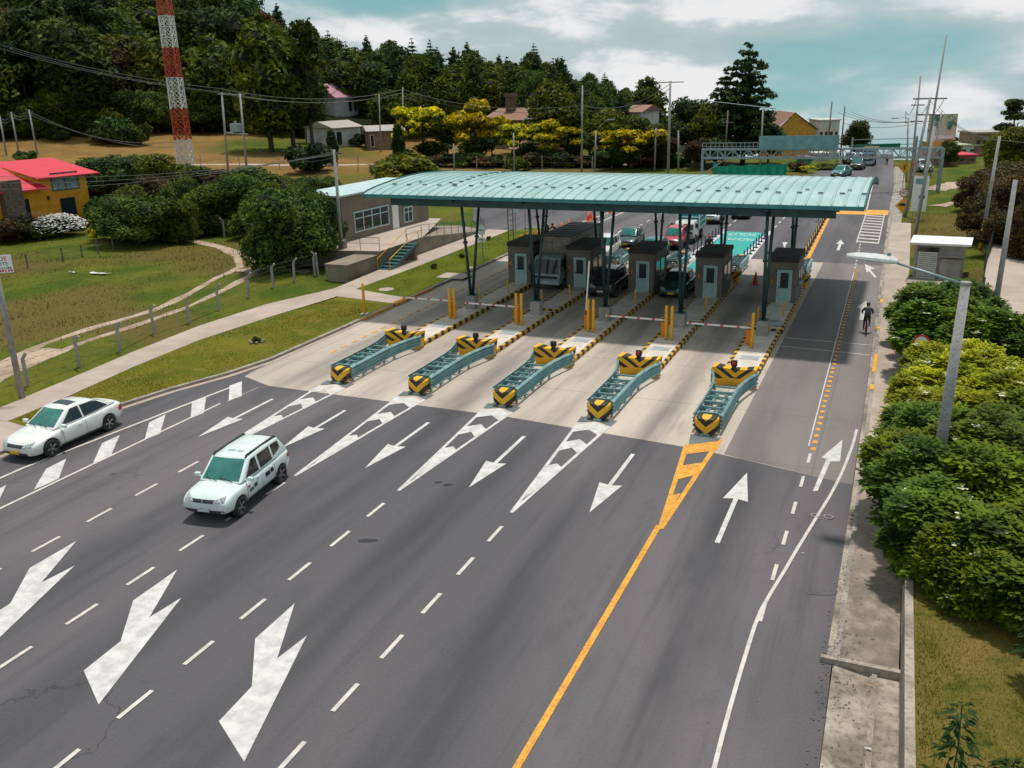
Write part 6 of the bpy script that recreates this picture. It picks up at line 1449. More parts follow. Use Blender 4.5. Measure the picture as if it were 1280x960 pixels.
# houses in the back
def house(label, pxl, pyl, pxr, pyr, ytop_e, ytop_r, depth, wallm, roofm, gable=False, wins=(), name='house', cat='house', hip=0):
    A = T(pxl, pyl); B_ = T(pxr, pyr); A.z = B_.z = (A.z+B_.z)/2; L, rz = facade(A, B_); t = thing(name, label, cat, A, rz); he = hgt(A, ytop_e); hr = hgt(A.lerp(B_, .5), ytop_r)
    MB().box((L/2, depth/2, he/2-.8), (L, depth, he+1.6)).build('wall', wallm, t)
    mb = MB(); o_ = .5
    if gable:
        mb.quad((L/2, -o_, hr), (L/2, depth+o_, hr), (-o_, depth+o_, he-.2), (-o_, -o_, he-.2)); mb.quad((L+o_, -o_, he-.2), (L+o_, depth+o_, he-.2), (L/2, depth+o_, hr), (L/2, -o_, hr)); mb.build('roof', roofm, t)
        MB().quad((0, 0, he-.1), (L, 0, he-.1), (L/2, 0, hr-.15)).build('gable', wallm, t)
    else:
        mb.quad((-o_, -o_, he), (L+o_, -o_, he), (L+o_-hip, depth/2, hr), (-o_+hip, depth/2, hr)); mb.quad((L+o_, depth+o_, he), (-o_, depth+o_, he), (-o_+hip, depth/2, hr), (L+o_-hip, depth/2, hr)); mb.quad((-o_, -o_, he-.12), (L+o_, -o_, he-.12), (L+o_, -o_, he), (-o_, -o_, he))
        for x, h_ in ((-o_, hip), (L+o_, -hip)): mb.quad((x, -o_, he), (x+h_, depth/2, hr), (x, depth+o_, he))
        mb.build('roof', roofm, t)
    for (u0, u1, v0, v1, gl) in wins: window(t, L*u0, L*u1, he*v0, he*v1, 'white', gl, mull=1)
    return t, L, he, hr
house('white shed with pale tin roof in front of the forest', 418, 184, 452, 182, 160, 151, 9, 'whitewall', 'tinroof', wins=((.1, .3, .1, .8, 'glassd'),), name='shed', cat='shed')
house('brick shed with pale roof left of the slim cypress', 462, 188, 505, 187, 164, 157, 8, 'brickwall', 'tinroof', wins=((.05, .15, .2, .8, 'glassd'),), name='shed', cat='shed')
house('small white house with pink roof high on the forest edge', 420, 146, 449, 143, 122, 104, 8, 'whitewall', 'pinkroof', wins=((.55, .7, .2, .8, 'glassd'), (.78, .9, .2, .8, 'glassd')))
t, L, he, hr = house('long brick house with clay tile roof and three chimneys', 606, 184, 712, 188, 150, 136, 14, 'brickwall', 'tileroof', wins=((.55, .62, .1, .5, 'glassd'), (.15, .3, .3, .8, 'glassd')))
for f_ in (.18, .50, .66): MB().box((L*f_, 5, hr+.6), (1.6, 1.6, 3.4)).box((L*f_, 5, hr+2.5), (2.0, 2.0, .6)).build('chimney', 'stone', t)
house('garage part of the brick house with a low tiled roof', 640, 197, 702, 199, 186, 176, 6, 'brickwall', 'tileroof', wins=((.6, .75, .1, .9, 'whitewall'),), name='annex', cat='house')
o, L, he, hr = house('house with orange roof edge peeping between trees', 782, 196, 800, 197, 140, 132, 8, 'whitewall', 'tileroof')
M['ochre'] = mat('ochre_wall', (.55, .28, .04), (.42, .2, .03), 1, .8)
A_ = at(968, 186, 205); B2 = at(1018, 186, 205); L, rz = facade(A_, B2); A_.z = B2.z = min(A_.z, B2.z)
yh = thing('ochre_house', 'ochre gabled house standing behind the overhead gantry', 'house', A_, rz); he, hp = hgt(A_, 163), hgt((A_+B2)/2, 141)
MB().box((L/2, 7, he/2-2), (L, 14, he+4)).build('wall', 'ochre', yh); MB().quad((0, 0, he), (L, 0, he), (L*.45, 0, hp)).build('gable', 'ochre', yh)
mb = MB(); mb.quad((L*.45, -.4, hp+.1), (L*.45, 14.4, hp+.1), (-.7, 14.4, he-.2), (-.7, -.4, he-.2)); mb.quad((L+.7, -.4, he-.2), (L+.7, 14.4, he-.2), (L*.45, 14.4, hp+.1), (L*.45, -.4, hp+.1)); mb.build('roof', 'tileroof', yh)
def block(label, px0, px1, py, top, dist, depth, m_, roofm=None, name='building', cat='building', base=186):
    A_ = at(px0, base, dist); B2 = at(px1, base, dist); A_.z = B2.z = min(A_.z, B2.z); L, rz = facade(A_, B2); h = hgt(A_, top); t = thing(name, label, cat, A_, rz)
    MB().box((L/2, depth/2, h/2-1.5), (L, depth, h+3)).build('wall', m_, t); MB().box((L/2, depth/2, h+.12), (L+.5, depth+.5, .24)).build('roof', roofm or m_, t)
    mb = MB(); [mb.box((L*(k+.5)/4, -.03, h*.62), (L*.13, .05, h*.2)) for k in range(4)]; mb.build('windows', 'glassd', t); return t
block('small white building with flat roof right of the ochre house', 1022, 1047, 186, 151, 215, 8, 'whitewall')
block('grey roofed hut above the red roofed shop', 1218, 1248, 190, 167, 150, 6, 'brickwall', 'tinroof', 'hut', 'hut', base=190)
block('pale green roofed shop behind the poles on the right', 1190, 1231, 205, 183, 150, 8, 'whitewall', 'greenroof', 'shop', 'shop'); block('shop with bright red tin roof on the right bank', 1176, 1222, 218, 196, 134, 5, 'brickwall', 'redroof', 'shop', 'shop')
block('low roadside building with green awning at the crest', 1168, 1192, 205, 180, 160, 6, 'whitewall', 'greenroof', 'shop', 'shop')
block('small white kiosk on the crest behind the gantry', 1017, 1036, 205, 193, 150, 3, 'whitewall', name='kiosk', cat='kiosk', base=205); block('low timber stall with green front on the crest', 1002, 1014, 208, 198, 146, 3, 'greenfab', 'polewood', 'stall', 'stall', base=208)
TP('shrub', 0, 996, 214, 200, 'dark shrub at the end of the green netting', 22, 'shrub', leafm='leaf_brown'); TP('shrub', 1, 1040, 212, 203, 'low green hedge by the kiosk on the crest', 30, 'shrub'); TP('yellow', 0, 1008, 216, 206, 'low yellow flowered plants by the crest kiosk', 22, 'shrub', name='shrub')
for k, (px, py, col_, lb) in enumerate(((1046, 205, 'maroon', 'person in dark red standing by the crest kiosk'), (1053, 206, 'navy', 'person in navy standing by the crest kiosk'), (1062, 205, 'cone', 'person in an orange vest beside the far road'), (1108, 207, 'navy', 'person standing at the kerb on the crest'))):
    p = T(px, py); person(lb, p, k*1.3, standing(.05, .05), RR, [col_, 'navy', 'skin', 'black'])
p = T(1153, 216); car('pale car parked on the right verge behind the poles', 'car', (p.x, p.y+2, p.z), D+.3, 'suv', 'cgrey', 'cglassd', detail=False, name='suv_car')
p = T(1141, 214); o = thing('traffic_drum', 'orange and white drum at the right kerb near the crest', 'drum', p); MB().tube((0, 0, 0), (0, 0, 1.3), .4, .35, 14).build('drum', 'cone', o); MB().tube((0, 0, .5), (0, 0, .75), .39, .38, 14).build('band', 'white', o)
# service shed on the right bank
A_ = Vector((1.0, 66.9, .2)); sh = thing('service_shed', 'small grey concrete shed with white slab roof and louvred door', 'shed', A_, radians(-3))
MB().box((1.55, 1.3, 1.0), (3.1, 2.6, 2.6)).build('wall', 'concrete', sh); mb = MB(); mb.prism([(-.35, -.4), (3.4, -.25), (3.5, 2.9), (-.3, 2.9)], 2.36, 2.50); mb.build('roof', 'white', sh)
d_ = MB().box((.85, -.04, .95), (1.15, .06, 1.8)).build('louvre_door', 'white', sh); mb = MB(); [mb.box((.85, -.08, .2+k*.14), (1.05, .04, .05)) for k in range(12)]; mb.build('louvres', 'concrete', d_)
MB().box((.85, -.03, 2.02), (1.3, .06, .3)).build('vent', 'glassd', sh); MB().box((2.3, -.12, .72), (1.3, .26, 1.5)).build('side_cabinet', 'concrete', sh); MB().box((2.3, -.2, 1.66), (1.5, .5, .10)).build('ledge', 'kerb', sh)
o = MB().flat([(-.2, 0), (3.4, 0), (3.4, 1.8), (-.2, 1.8)], 0).build('concrete_step', 'kerb'); o.location = (.9, 64.9, .27); struct(o)
# ------------------------------------------------------------------ fences
def fence(label, posts, h, kind, m_='concrete', wires=4, mesh=False, name='wire_fence', wm='wirel'):
    t = thing(name, label, 'fence', posts[0]); o0 = Vector(posts[0])
    pm = MB()
    if kind == 'bent': pm.box((0, 0, h*.42), (.13, .13, h*.84)).bar((0, 0, h*.82), (.30, .0, h), .11)
    else: pm.tube((0, 0, 0), (0, 0, h), .07 if kind == 'wood' else .04, n=7)
    me = pm.mesh('post', m_)
    for i, p in enumerate(posts):
        a = Vector(posts[max(0, i-1)]); b_ = Vector(posts[min(len(posts)-1, i+1)]); o = bpy.data.objects.new('post', me); COL.objects.link(o); o.parent = t; o.location = Vector(p)-o0
        o.rotation_euler = (random.uniform(-.04, .04), random.uniform(-.04, .04), atan2(b_.y-a.y, b_.x-a.x)-pi/2)
    mb = MB()
    for a, b_ in zip(posts, posts[1:]):
        a, b_ = Vector(a)-o0, Vector(b_)-o0
        for k in range(wires): z = h*(.2+.72*k/max(1, wires-1)); mb.tube(a+Vector((0, 0, z)), b_+Vector((0, 0, z)), .008, n=4, cap=False)
    if wires: mb.build('wire', wm, t)
    return t
fp = [(35, 483), (99, 459), (150, 440), (193, 417), (237, 404), (274, 388), (311, 372), (342, 360), (368, 352), (394, 345)]
fence('wire fence on bent concrete posts along the dirt track', [tuple(T(-25, 505))]+[tuple(T(*q)) for q in fp], 1.75, 'bent', wires=5)
fence('second bent post fence in front of the dark trees', [tuple(T(*q)) for q in ((250, 292), (281, 297), (318, 303), (352, 316), (383, 330), (398, 345))], 1.9, 'bent', wires=5)
fence('row of old timber posts across the left field', [tuple(T(*q)) for q in ((-10, 352), (35, 336), (79, 327), (103, 322), (123, 318), (142, 312))], 1.15, 'wood', 'polewood', 3, wm='wire')
fence('line of thin posts along the field path behind the canopy', [tuple(T(*q)) for q in ((215, 214), (252, 213), (300, 213), (350, 212), (400, 212), (448, 214), (505, 214), (568, 215), (596, 214), (632, 214), (678, 214), (740, 215))], 2.4, 'wood', 'concrete', 3)
fence('mesh fence along the concrete street on the right', [(4.7, 52.5, terr(4.7, 52.5)), (4.7, 55.5, terr(4.7, 55.5)), (4.75, 58.5, terr(4.7, 58.5)), (5.0, 62, 1.0), (5.3, 66, 1.1), (5.9, 71, 1.3), (6.5, 76, 1.5), (8.2, 83, 2.1), (9.8, 89, 2.6)], 1.6, 'thin', 'col', 9, wm='wire')
o = MB(); 
for k in range(5): o.box((5.75+.1*k, 40.2+k*2.0, 1.75), (.08, 2.0, 1.7))
o = o.build('green_barrier', 'greenfab'); tag(o, 'bright green fabric barrier at the right edge behind the hedge', 'barrier')
# gate posts
# green construction netting and gantry
def at_plane(px, py, A, B_):
    s_, z = wallpt(A, B_, px, py); u = Vector((B_.x-A.x, B_.y-A.y, 0)).normalized(); return Vector((A.x, A.y, 0))+u*s_+Vector((0, 0, z))
ga = Vector((-23.6, 115, 0)); gb = Vector((3.6, 118.5, 0)); L, rz = facade(ga, gb)
gt = thing('overhead_gantry', 'grey steel lattice gantry spanning the road with green sign panels', 'gantry', ga, rz)
def gz(px, py): return wallpt(ga, gb, px, py)
zt_, zm_, zb_ = gz(960, 178)[1], gz(960, 187)[1], gz(960, 198)[1]
print('gantry z', zt_, zm_, zb_)
mb = MB()
for y in (0, 1.4):
    mb.box((L/2, y, zm_), (L, .16, .16)); mb.box((L/2, y, zb_), (L, .16, .16)); n = 30
    for k in range(n):
        xa, xb = L*k/n, L*(k+1)/n; mb.bar((xa, y, zb_ if k % 2 else zm_), (xb, y, zm_ if k % 2 else zb_), .09); mb.box((xa, y, (zb_+zm_)/2), (.08, .08, zm_-zb_))
for k in range(16): mb.box((L*k/15, .7, zm_), (.08, 1.4, .08)); mb.box((L*k/15, .7, zb_), (.08, 1.4, .08))
M['gantrysteel'] = mat('pale_galvanised_steel', (.30, .37, .38), (.22, .28, .30), 4, .5, .3)
mb.build('truss', 'gantrysteel', gt)
mb = MB(); sr_ = gz(952, 190)[0]
mb.box((sr_/2, -.3, zt_), (sr_, .07, .07)); mb.box((sr_/2, -.3, (zt_+zm_)/2), (sr_, .05, .05)); [mb.box((sr_*k/14, -.3, (zt_+zm_)/2), (.07, .07, zt_-zm_)) for k in range(15)]
mb.build('walkway_railing', 'gantrysteel', gt)
for sx in (0, L):
    mb = MB()
    for y in (0, 1.4):
        mb.box((sx, y, zm_/2), (.22, .22, zm_)); 
    for k in range(7): mb.bar((sx, 0, zm_*k/7), (sx, 1.4, zm_*(k+1)/7), .07)
    mb.bar((sx+(3 if sx == 0 else -3), 0, zb_), (sx, 0, zb_-2.0), .12); mb.build('post', 'gantrysteel', gt)
s1, s2 = gz(949, 178)[0], gz(1048, 178)[0]; zA = gz(1000, 169)[1]
M['signteal'] = mat('weathered_green_sign', (.17, .36, .36), (.12, .27, .27), 1.2, .6)
sp_ = MB().box(((s1+s2)/2, -.45, (zA+zm_)/2), (s2-s1, .12, zA-zm_-.05)).build('sign_panel', 'signteal', gt)
mb = MB(); [mb.box((lerp(s1, s2, k/9), -.53, (zA+zm_)/2), (.06, .05, zA-zm_)) for k in range(10)]; mb.build('panel_ribs', 'gantrysteel', sp_)
# second far gantry with a dark green sign
fa = at(1062, 200, 165); fb = at(1150, 200, 165); fa.z = fb.z = min(fa.z, fb.z); L, rz = facade(fa, fb); f2 = thing('sign_gantry', 'far overhead sign frame with long dark green panel', 'gantry', fa, rz)
def fz(px, py): s_, z = wallpt(fa, fb, px, py); return s_, z-fa.z
a_, b_ = fz(1068, 187), fz(1125, 179)
M['signgreen'] = mat('dark_green_sign', (.005, .16, .09), (.004, .12, .07), 2, .5)
MB().box(((a_[0]+b_[0])/2, -.2, (a_[1]+b_[1])/2), (b_[0]-a_[0], .15, b_[1]-a_[1])).build('sign_panel', 'signgreen', f2); MB().box((L*.45, 0, b_[1]+.8), (L*.9, .12, .12)).box((L*.45, 0, b_[1]-.2), (L*.9, .12, .12)).build('beam', 'gantrysteel', f2)
for x in (.2, L-1): MB().box((x, 0, b_[1]/2), (.3, .3, b_[1]+2.4)).build('post', 'gantrysteel', f2)
# green netting
na_ = at(892, 205, 128); nb = at(984, 205, 128); na_.z = nb.z = 0; L, rz = facade(na_, nb); nz0 = thing('green_netting', 'sagging green construction netting on posts behind the canopy', 'netting', na_, rz)
zt2 = wallpt(na_, nb, 935, 205)[1]; mb = MB(); n = 46
tops = [zt2*(1-.13*abs(sin(pi*4*k/n))**.8)+(.5 if k < 3 else 0) for k in range(n+1)]
for k in range(n): xa, xb = L*k/n, L*(k+1)/n; ya, yb = .25*sin(k*1.3), .25*sin((k+1)*1.3); mb.quad((xa, ya, .1), (xb, yb, .1), (xb, yb*.5, tops[k+1]), (xa, ya*.5, tops[k]))
mb.build('net', 'greenfab', nz0, True); [MB().tube((L*k/4, .3, 0), (L*k/4, .3, zt2+.1), .05).build('post', 'polewood', nz0) for k in range(5)]
# ------------------------------------------------------------------ tower, poles, wires
tb = T(233, 207); tw = thing('lattice_tower', 'tall red and white steel lattice mast in the hay field', 'tower', tb, .35)
M['tred'] = mat('mast_red', (.42, .055, .02), (.33, .04, .015), 3, .6); M['twhite'] = mat('mast_white', (.62, .64, .62), (.5, .52, .5), 3, .6)
ed = [0]+[hgt(tb, y) for y in (175, 136, 97, 60, 20)]; 
while ed[-1] < 50: ed.append(ed[-1]+6.0)
for k, (z0, z1) in enumerate(zip(ed, ed[1:])):
    mb = MB(); hw0 = lambda z: 1.05-.008*z; nn = 3
    for j in range(nn):
        a0, a1 = lerp(z0, z1, j/nn), lerp(z0, z1, (j+1)/nn)
        cs = lambda z: [Vector((sx*hw0(z), sy*hw0(z), z)) for sx, sy in ((-1, -1), (1, -1), (1, 1), (-1, 1))]
        c0, c1 = cs(a0), cs(a1)
        for q in range(4):
            mb.bar(c0[q], c1[q], .20); mb.bar(c0[q], c1[(q+1) % 4], .11); mb.bar(c0[(q+1) % 4], c1[q], .11); mb.bar(c1[q], c1[(q+1) % 4], .10)
    mb.build('mast_section', 'twhite' if k % 2 == 0 else 'tred', tw)
POLES = {}
def pole(key, base, topy, label, r=.15, m_='pole', arm=None, lamp=None, yb=0, lean=None, cat='utility pole', name='utility_pole', dist=None, group=None, h=None):
    p = at(base[0], base[1], dist) if dist else T(*base); h = h or hgt(p, topy)
    t = thing(name, label, cat, p, 0, group); top = Vector((0, 0, h))
    if lean is not None:  # horizontal drift of the top so that it leans as seen
        q = proj(p+top); top.x += (lean-q[0])*((p-CAM).dot(FW))/F_PX
    MB().tube((0, 0, -.3), top, r, r*.68, 14).build('shaft', m_, t, True)
    if yb: MB().tube((0, 0, 0), top*(yb/h), r*1.04, r*1.0, 14).build('painted_base', 'yellow', t, True)
    if arm: 
        for a_ in ([arm] if not isinstance(arm, list) else arm): MB().box((top.x*(a_[1] if len(a_) > 1 else .985), 0, h*(a_[1] if len(a_) > 1 else .985)), (a_[0], .12, .12)).build('crossarm', 'polewood', t)
    if lamp:
        dx, dz, l_ = lamp; a = top+Vector((0, 0, -.15)); b_ = a+Vector((dx, 0, dz)); MB().path([a, a.lerp(b_, .5)+Vector((0, 0, .12)), b_], .035).build('lamp_arm', 'gantrysteel', t, True)
        MB().box((b_.x+(l_/2)*(1 if dx > 0 else -1), 0, b_.z), (l_, .28, .14)).build('lamp_head', 'gantrysteel', t, bev=.03)
    POLES[key] = p+top; return t
# near street lamp, right
pb = Vector((1.72, 28.2, .95)); hh = 0
for _ in range(1):
    hh = hgt(pb, 352)
sl_ = thing('street_lamp', 'concrete street lamp pole rising out of the hedge with arm over the road', 'street lamp', pb, 0)
tp = Vector((0, 0, hh)); q = proj(pb+tp); print('lamp top', q, hh); tp.x += (1207-q[0])*((pb+tp-CAM).dot(FW))/F_PX
MB().tube((0, 0, -1), tp, .19, .13, 18).build('shaft', 'pole', sl_, True); MB().tube(tp+Vector((0, 0, -.12)), tp+Vector((0, 0, .0)), .15, .15, 16).build('top_clamp', 'kerb', sl_)
dl = (pb+tp-CAM).dot(FW); he_ = Vector((-2.0, .35, .42)); MB().tube(tp+Vector((-.1, 0, -.06)), tp+he_, .045, .035, 10).build('lamp_arm', 'gantrysteel', sl_, True)
hd = tp+he_; mb = MB(); KS = 1.3
sec = [(s_*KS, w_*KS, h_*KS) for s_, w_, h_ in ((-.05, .10, .07), (.12, .17, .12), (.45, .21, .13), (.85, .19, .10), (1.05, .10, .05))]
dv = Vector((-1, .10, .07)).normalized(); sv_ = Vector((.1, 1, 0)).normalized(); rows = []
for s_, w_, h_ in sec:
    c_ = hd+dv*(s_-.1); rows.append([c_+sv_*(w_*cos(2*pi*i/14))+Vector((0, 0, h_*max(-.35, sin(2*pi*i/14)))) for i in range(14)])
for a, b_ in zip(rows, rows[1:]):
    for i in range(14): j = (i+1) % 14; mb.quad(a[i], a[j], b_[j], b_[i])
mb.quad(*rows[0]); mb.quad(*reversed(rows[-1]))
M['lamphead'] = mat('pale_lamp_housing', (.55, .56, .56), (.45, .46, .47), 3, .5)
mb.build('lamp_head', 'lamphead', sl_, True); MB().tube(hd+dv*.1+Vector((0, 0, .1)), hd+dv*.1+Vector((0, 0, .24)), .06, .05, 12).build('photocell', 'signteal', sl_)
pole('r2', (1237, 428), 225, 'grey concrete pole with yellow foot right of the hedge', .15, yb=.35, lean=1269)
pole('r3', (1225, 312), 170, 'concrete pole with tall yellow base beside the mesh fence', .15, yb=1.6, lean=1249)
pole('ra', (1130.6, 271), 122, 'leaning pole with crossarm on the right kerb, left one of the thick pair', .17, arm=[(3.0, .99), (1.6, .86)], lean=1161); pole('rb', (1143, 296), 158, 'leaning thick pole beside the shed, right one of the pair', .17, lean=1167)
pole('rc', (1137, 236), 95, 'tall thin pole behind the bus stop sign', .14, lean=1151, arm=(1.5, .75)); pole('rd', (1152, 232), 44, 'very tall thin mast among the right hand poles', .15, lean=1182, m_='pole')
pole('re', (1133, 228), 147, 'grey pole with short lamp nearest the road crest', .14, lean=1136, lamp=(-1.2, .1, .8)); pole('rf', (1140, 215), 148, 'slim pole on the crest beside the kerb', .12, lean=1146, arm=(1.6, .95)); pole('rg', (1162, 222), 138, 'slim pole in front of the billboard', .10, lean=1177)
pole('l1', (29, 503), 250, 'weathered pole carrying a for sale board at the left edge', .15, lean=-22, m_='pole', h=9.2)
pole('l2', (429, 331), 187, 'concrete pole with crossarm by the office', .15, lean=417.5, arm=(1.4, .97))
pole('h1', (285, 213), 116, 'left pole of the transformer H frame in the field', .20, lean=278); pole('h2', (309, 219), 117, 'right pole of the transformer H frame in the field', .20, lean=300.5)
a, b_ = POLES['h1'], POLES['h2']; c_ = (a+b_)/2; o = MB().bar(a-c_+Vector((-.8, 0, -.2)), b_-c_+Vector((.8, 0, -.2)), .16).bar(a-c_+Vector((0, 0, -6.2)), b_-c_+Vector((.5, 0, -6.2)), .35, .2).build('crossbeam', 'pole'); 
trn = thing('transformer', 'pale transformer box on beams between the two H frame poles', 'transformer', c_); o.parent = trn; MB().box((.2, 0, -5.3), (1.6, 1.0, 1.3)).box((.2, 0, -4.5), (.3, .3, .5)).build('tank', 'gantrysteel', trn, bev=.05)
for k, (bx_, ty, ln) in enumerate((((47, 194), 137, 36), ((24, 194), 140, 14), ((8, 194), 145, 0))): pole(f'f{k}', bx_, ty, ['pale pole right of three behind the red roof', 'middle pole of three behind the red roof', 'leftmost pole behind the red roof'][k], .18, lean=ln, arm=(1.6, .95) if k == 1 else None)
for k, (bx_, ty, ln, kw) in enumerate((((383, 178), 148, 381, {}), ((392, 178), 148, 390, {}), ((476, 190), 118, 474, {}), ((504, 200), 109, 504, dict(arm=(2.2, .7))), ((568, 216), 180, 567, {}), ((727, 216), 107, 728, dict(r=.16)), ((835, 219), 101, 838, dict(arm=(4, .985), r=.22)), ((905, 212), 138, 910, dict(m_='polewood', arm=(1.8, .8))), ((950, 214), 133, 954, {}), ((848, 214), 163, 848, {}), ((818, 214), 160, 820, {}))):
    pole(f'm{k}', bx_, ty, ['thin pole at the edge of the forest, left of a pair', 'thin pole at the edge of the forest, right of a pair', 'pale pole beside the brick shed', 'pole with small crossarm beside the slim cypress', 'short concrete pole left behind the canopy', 'tall thin pole behind the canopy middle', 'tall pole with top crossarm behind the canopy', 'timber pole in front of the tall cedar', 'pale pole right of the tall cedar', 'short pole right of the tall crossarm pole', 'short pole left of the tall crossarm pole'][k], lean=ln, **{**dict(r=.15), **kw})
pole('s1', (643, 216), 166, 'street lamp with raised arm behind the canopy left of the thin pole', .14, lamp=(2.0, 2.2, 1.2), name='street_lamp', cat='street lamp', lean=642); pole('s2', (743, 217), 163, 'street lamp with curved arm right of the tall thin pole', .14, lamp=(1.8, 1.7, 1.1), name='street_lamp', cat='street lamp', lean=745)
pole('k1', (1033, 200), 127, 'dark pole on the crest left of the tree', .16, m_='polewood', dist=170, lean=1040, h=None); pole('k2', (1050, 200), 133, 'dark pole on the crest near the white building', .16, m_='polewood', dist=172, lean=1056)
bo = thing('boom', 'long thin boom across the tall cedar', 'boom', POLES['m8']); MB().tube((1.9, 0, -.35), (-8.2, 0, .9), .07, .05, 8).build('tube', 'gantrysteel', bo)
def wire(pts_, sag, label, r=.03, m_='wirel', n=14):
    mb = MB(); pts = []
    for a, b_ in zip(pts_, pts_[1:]):
        a, b_ = Vector(a), Vector(b_)
        for i in range(n): t = i/n; pts.append(a.lerp(b_, t)-Vector((0, 0, sag*4*t*(1-t))))
    pts.append(Vector(pts_[-1])); o0 = pts[0].copy(); pts = [p-o0 for p in pts]
    for a, b_ in zip(pts, pts[1:]): mb.tube(a, b_, r, r, 4, False)
    o = mb.build('power_line', m_); o.location = o0; return tag(o, label, 'power line', 'overhead cables')
def off(k, z, x=0): return POLES[k]+Vector((x, 0, z))
far_l = T(-40, 150)+Vector((0, 0, 18))
for dx, dz in ((-.5, 0), (.5, 0), (0, .6)):
    wire([far_l+Vector((0, dx*2, dz)), off('h1', dz, dx), off('m3', -1+dz), off('m5', -3.4+dz), off('m6', -1.0+dz)], 1.6, 'pale overhead cable crossing in front of the hillside forest', .035)
for dx in (-.6, .0, .6): wire([off('l2', -.3, dx), T(-60, 335)+Vector((0, 0, 7+dx))], .9, 'thin cable running from the office pole to the left edge', .018, 'wirel')
for k, dz in enumerate((-.3, -.8)): wire([off('f0', dz), off('f1', dz), off('f2', dz), off('f2', dz)+Vector((-40, 5, 0))], .7, 'cable strung between the three poles behind the red roof', .04); wire([off('f0', dz), T(245, 205)+Vector((0, 0, 3+k))], 2.2, 'slack cable dropping from the pale pole towards the mast', .04)
wire([off('l2', -.6), off('h2', -7)], 1.5, 'dark cable from the office pole towards the H frame', .02, 'wire')
for dx in (-1.2, 0, 1.2): wire([off('ra', -.2, dx), off('rc', -4, dx), off('rf', -.4, dx), off('k2', -1, dx)], .8, 'dark cable along the right hand poles to the crest', .03, 'wire')
wire([off('rb', -.4), off('rg', -1), off('k2', -3)], 1.0, 'dark cable from the thick pole past the billboard', .03, 'wire'); wire([off('r3', -.3), off('rd', -8)], .8, 'cable from the yellow based pole to the tall mast', .025, 'wire'); wire([off('ra', -.3), off('r3', -.3), off('r3', 1)+Vector((20, -6, 0))], .8, 'cable leaving the frame at the right edge', .025, 'wire')
# ------------------------------------------------------------------ signs
def disc(t, z, r, face, rim, y=-.06):
    MB().tube((0, y, z), (0, y-.03, z), r, r, 28).build('sign_plate', rim, t); o = MB().tube((0, y-.032, z), (0, y-.04, z), r*.78, r*.78, 28).build('sign_face', face, t); return o
# for-sale board
p = T(29, 503); fs = thing('for_sale_board', 'white board with pink and blue lettering fixed to the left pole', 'sign', (0, 0, 0))
pp = CAM+ray(11, 327)*34.5; 
u = Vector((.80, .60, 0)); pp = p+(POLES['l1']-p)*.62
zz_ = min(((abs(proj(p+(POLES['l1']-p)*q)[1]-330), q) for q in [i/200 for i in range(200)]))[1]; pp = p+(POLES['l1']-p)*zz_; fs.location = pp; fs.rotation_euler = (0, 0, radians(36))
MB().box((-.02, -.19, 0), (1.62, .03, .80)).build('board', 'white', fs)
for s_, z, sz, m_ in (('SE VENDE', .22, .30, 'pinkink'), ('CASA LOTE', -.02, .25, 'blueink'), ('INFORMES', -.18, .10, 'blueink'), ('CEL. 310 000 0000', -.31, .14, 'pinkink')):
    pass
M['pinkink'] = mat('pink_ink', (.60, .03, .12), None, 4, .6); M['blueink'] = mat('blue_ink', (.01, .08, .16), None, 4, .6)
for s_, z, sz, m_ in (('SE VENDE', .22, .29, 'pinkink'), ('CASA LOTE', -.02, .25, 'blueink')): text(s_, sz, (-.02, -.208, z), 0, m_, 'lettering', 0, fs, (pi/2, 0, 0))
mb = MB(); rnd = random.Random(4)
for k in range(17): mb.box((-.72+k*.088, -.209, -.19), (rnd.uniform(.03, .07), .004, .07))
mb.build('small_lettering', 'blueink', fs); mb = MB(); [mb.box((-.72+k*.12, -.209, -.31), (rnd.uniform(.05, .10), .004, .11)) for k in range(13) if k not in (3, 7)]; mb.build('number_line', 'pinkink', fs)
# round sign left of the booths
g = G(604, 330.5, .13); t = thing('round_sign', 'white round sign with smaller plate on a post in the far verge', 'sign', g, radians(-20)); MB().tube((0, 0, 0), (0, 0, 3.0), .04).build('post', 'gantrysteel', t); disc(t, 2.7, .42, 'white', 'white'); MB().box((0, -.06, 1.95), (.8, .03, .34)).build('lower_plate', 'white', t); MB().box((0, -.1, 2.7), (.45, .01, .08)).build('legend', 'plasticd', t); MB().box((0, -.08, 1.95), (.5, .01, .06)).build('legend', 'plasticd', t)
# blue panels on posts
for k, (px, py, w_) in enumerate(((657, 312, 1.5), (645, 312, .9))):
    g = G(px, py, .13) if k else G(657, 300, .13); t = thing('info_panel', ['pale blue sign panel seen under the canopy, right one', 'pale blue sign panel seen under the canopy, left one'][k], 'sign', g, radians(-15)); MB().tube((0, 0, 0), (0, 0, 4.6), .05).build('post', 'gantrysteel', t); MB().box((0, -.06, 3.9), (w_, .04, 1.6)).build('panel', 'frame', t)
